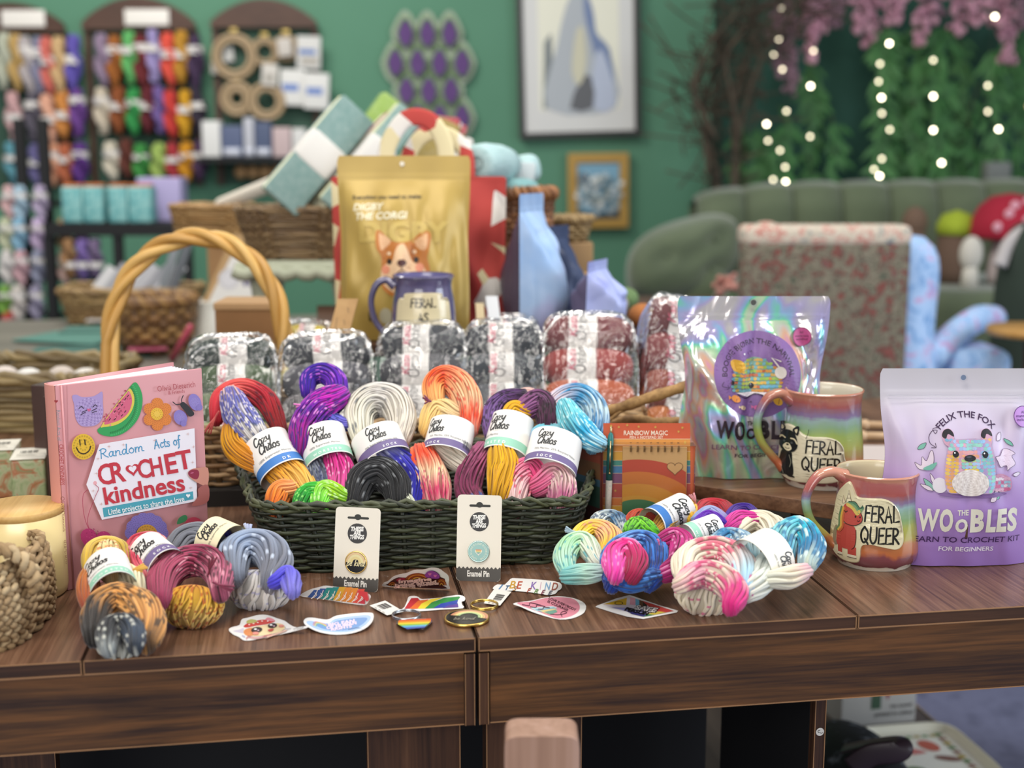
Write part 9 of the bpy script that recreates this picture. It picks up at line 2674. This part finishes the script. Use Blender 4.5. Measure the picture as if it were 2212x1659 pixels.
# cushions and mushroom plush on the sofa
cm = at(2178, 505, 4.02)
t = thing('mushroom_cushion', 'plush red toadstool cushion with white spots on the sofa', 'cushion', vec(cm[0], cm[1], 0.78))
RED = flat('#a01630', 0.85, name='red_plush')
rc = 84*4.02/FPX
b = MB(); b.lathe([(rc*0.2, -0.012), (rc*0.92, -0.004), (rc, 0.012), (rc*0.94, 0.05), (rc*0.75, 0.095), (rc*0.45, 0.125), (0.0, 0.135)], cm-Z*0.01, 36, RT, FH, Z, cap=False); cp = b.build('cap', RED, t)
b = MB()
b.lathe([(0.05, 0.78-cm[2]), (0.058, 0.81-cm[2]), (0.045, -0.012)], cm, 24); b.build('stem', flat('#b8aaa8', 0.9), t)
for x, y in ((2150, 452), (2125, 480), (2190, 465), (2198, 428), (2165, 435)):
    v = (vec((x-2178)/84, 0, 0)); u_ = (x-2178)/84*0.9; w_ = (505-y)/96
    z = 0.135*max(0.05, w_); rr_ = rc*float(np.interp(z, [0.012, 0.05, 0.095, 0.125, 0.135], [1, 0.94, 0.75, 0.45, 0.0]))
    xx = max(-0.95, min(0.95, u_*rc/max(rr_, 1e-3))); yy = sqrt(max(0.02, 1-xx*xx))
    c = cm+RT*rr_*xx-FH*rr_*yy+Z*(z-0.01)
    b = MB(); b.ball(c, (0.016, 0.008, 0.016), 12, 8, RT, FH, Z); b.build('spot', flat('#d9a0ac', 0.9), cp)
g_ = at(2066, 505, 4.08)
t = thing('mushroom_cushion', 'lime green capped brown mushroom cushion left of the red toadstool', 'cushion', vec(g_[0], g_[1], 0.78))
b = MB(); b.lathe([(0.03, -0.01), (0.062, 0.0), (0.062, 0.03), (0.045, 0.06), (0.0, 0.075)], g_, 28, RT, FH, Z, cap=False); b.build('cap', mottled('lime_plush', ['#8a9a22', '#a0b030'], 40, 0.9), t)
b = MB(); b.lathe([(0.06, 0.78-g_[2]), (0.066, 0.82-g_[2]), (0.055, 0.0)], g_, 28, RT, FH, Z); b.build('stem', flat('#5f4a3c', 0.9), t)
e_ = at(2098, 548, 3.92)
b = MB(); b.ball(e_, (0.036, 0.03, 0.054), 20, 12); b.lathe([(0.028, 0.78-e_[2]), (0.020, -0.03)], e_, 16); tag(b.build('egg_plush', flat('#c9c4b8', 0.9)), 'white egg-shaped plush between the two mushroom cushions', 'plush')
n_ = at(1976, 480, 4.1)
b = MB(); b.ball(n_, (0.04, 0.04, 0.05), 20, 12); b.lathe([(0.03, 0.78-n_[2]), (0.034, -0.03)], n_, 16); tag(b.build('brown_plush', flat('#6a5444', 0.9)), 'brown rounded plush on the sofa above the blue fabric', 'plush')
# grey canister on the sofa's top edge
p = at(2152, 372, 4.72)
b = MB(); b.box(vec(p[0], p[1], p[2]), (0.09, 0.06, 0.075), RT, FH, Z, bev=0.006); tag(b.build('grey_tin', flat('#6a6e6a', 0.5)), 'grey tin at the top edge of the sofa back', 'tin')

# ================================================================== floral armchair and round side table
def fabric(name, base, spots, scale, rough=0.85):
    m, nt, b = newmat(name)
    v = coords(nt)
    n1 = noise(nt, v, scale, 3, 0.6, 0.6)
    stops = [(0.0, base)]
    link(nt, ramp(nt, n1.outputs[0], spots), b.inputs['Base Color'])
    b.inputs['Roughness'].default_value = rough
    return m
TAP = fabric('red_floral_tapestry', None, [(0.30, '#3a4a3c'), (0.40, '#6a6252'), (0.47, '#837b6a'), (0.53, '#4f5044'), (0.59, '#6f3a34'), (0.66, '#854a42'), (0.74, '#4a5a5c')], 52)
TOPF = fabric('cream_floral_cloth', None, [(0.30, '#6a7a86'), (0.42, '#c4b8a4'), (0.52, '#cfc4b4'), (0.60, '#b8685c'), (0.70, '#cfc0b0')], 48)
BLF = fabric('blue_floral_cloth', None, [(0.30, '#5f8fc8'), (0.42, '#9fc0e8'), (0.55, '#b0cbee'), (0.62, '#c89ac8'), (0.72, '#8fb0e0')], 24)
dF = 2.95
tl0, tr0 = at(1600, 520, dF), at(1962, 528, dF)
cx_ = (tl0+tr0)/2
t = thing('floral_armchair', 'armchair with red floral tapestry back and pale blue floral inside', 'armchair', vec(cx_[0], cx_[1], 0))
W = np.linalg.norm(tr0-tl0); ztc = float(tl0[2])
b = MB(); b.box(vec(cx_[0], cx_[1], 0.20+(ztc-0.20)/2), (W, 0.06, ztc-0.20), RT, FH, Z, bev=0.012); b.build('tapestry_back', TAP, t)
b = MB(); b.box(vec(cx_[0], cx_[1], ztc+0.012)+FH*0.01, (W*1.01, 0.085, 0.05), RT, FH, Z, bev=0.018)
b.ball(at(1655, 500, dF+0.03), (0.035, 0.04, 0.024), 16, 10, RT, FH, Z); b.build('top_edge', TOPF, t)
iw = at(1990, 640, dF+0.16)
b = MB()
def inside(p, q):
    # soft blue inner back seen past the right-hand edge
    th = 2*pi*p; z = 0.42+(float(at(1990, 495, dF)[2])-0.42)*q
    k = (1-(2*q-1)**8)**0.3 if 0 < q < 1 else 0.0
    wv_ = 0.006*sin(9*q+2*th)
    return vec(iw[0], iw[1], z)-RT*(0.17)+RT*(0.205+wv_)*math.copysign(abs(cos(th))**0.5, cos(th))*k+FH*(0.085+wv_)*math.copysign(abs(sin(th))**0.6, sin(th))*k+RT*0.02*(0.6-q)
b.grid(inside, 36, 26, closeu=True); b.build('inner_back', BLF, t)
ap = [at(2010, 775, dF+0.15), at(2060, 725, dF+0.25), at(2110, 690, dF+0.35), at(2145, 688, dF+0.42)]
b = MB(); b.tube(smooth_path(ap, 8), 0.034, 16); b.ball(ap[-1], 0.034, 16, 10); b.build('arm_roll', BLF, t)
q_ = at(2085, 850, dF+0.3)
b = MB(); b.box(vec(q_[0], q_[1], 0.42), (0.16, 0.20, 0.58), RT, FH, Z, bev=0.03); b.build('arm_panel', BLF, t)
b = MB(); b.box(vec(cx_[0], cx_[1], 0.36)+FH*0.28+RT*0.05, (0.42, 0.42, 0.16), RT, FH, Z, bev=0.04); b.build('seat', BLF, t)
for x, y in ((-0.16, 0.0), (0.18, 0.0), (-0.16, 0.42), (0.22, 0.42)):
    b = MB(); b.lathe([(0.014, 0), (0.022, 0.28)], vec(cx_[0], cx_[1], 0)+RT*x+FH*y, 12); b.build('leg', post_m, t)
rt_ = at(2232, 706, 3.05)
t = thing('side_table', 'round golden wood side table at the right edge', 'table', vec(rt_[0], rt_[1], 0))
b = MB(); b.lathe([(0.098, -0.02), (0.105, -0.016), (0.105, -0.003), (0.10, 0.0)], rt_, 48, RT, FH, Z); b.build('round_top', wood('golden_oak', ['#a8793c', '#bf9050', '#cfa564'], 'X', 0.4, 0.6), t)
b = MB(); b.lathe([(0.09, -rt_[2]), (0.085, -rt_[2]+0.02), (0.02, -rt_[2]+0.05), (0.018, -0.02)], rt_, 20, RT, FH, Z); b.build('pedestal', post_m, t)
# dark green chair back with white throw at the right edge
gq = at(2222, 640, 3.55)
t = thing('green_chair', 'dark green rounded chair at the right edge with white throw', 'chair', vec(gq[0], gq[1], 0))
b = MB(); b.ball(vec(gq[0], gq[1], 0.62), (0.085, 0.14, 0.38), 28, 18, RT, FH, Z, e=0.6); b.build('back', mottled('dark_green_velvet', ['#26322a', '#303e34'], 4, 0.85), t)
b = MB(); b.tube(smooth_path([at(2160, 575, 3.5), at(2178, 530, 3.5), at(2205, 505, 3.5), at(2240, 495, 3.5)], 8), 0.020, 12, flat_=0.8); b.build('throw_edge', flat('#b8b2b0', 0.9), t)
b = MB(); b.box(vec(gq[0], gq[1], 0.16)+RT*0.05, (0.2, 0.22, 0.32), RT, FH, Z, bev=0.02); b.build('base', blk, t)
# pink-brown wooden bench and pink blossoms in front of the sofa
bq = at(1480, 660, 3.6)
b = MB(); b.box(vec(bq[0], bq[1], bq[2]/2)+FH*0.1, (0.34, 0.28, bq[2]), RT, FH, Z, bev=0.006); tag(b.build('low_bench', wood('reddish_bench', ['#4a342a', '#5f463a', '#735a4c'], 'X', 0.5)), 'low brown bench before the sofa arm', 'bench')
t = thing('pink_posy', 'small bunch of salmon pink flowers on the low brown bench', 'flowers', at(1575, 655, 3.5))
b = MB()
for k in range(26): b.ball(at(1572+rg.normal(0, 16), 618+rg.normal(0, 10), 3.5+rg.normal(0, 0.03)), rg.uniform(0.008, 0.014), 8, 5)
b.build('petals', mottled('salmon_petals', ['#b07468', '#cf9a8c'], 20, 0.8), t)
b = MB()
for k in range(20):
    p = at(1575+rg.normal(0, 14), 645+rg.normal(0, 8), 3.5); leaf(b, p, nrm(RT*rg.normal(0, 1)-Z*0.5-FH*0.4), Z, 0.04, 0.018)
b.build('leaves', LEAF[1], t)
S.cycles.use_denoising = True
bpy.context.view_layer.update()
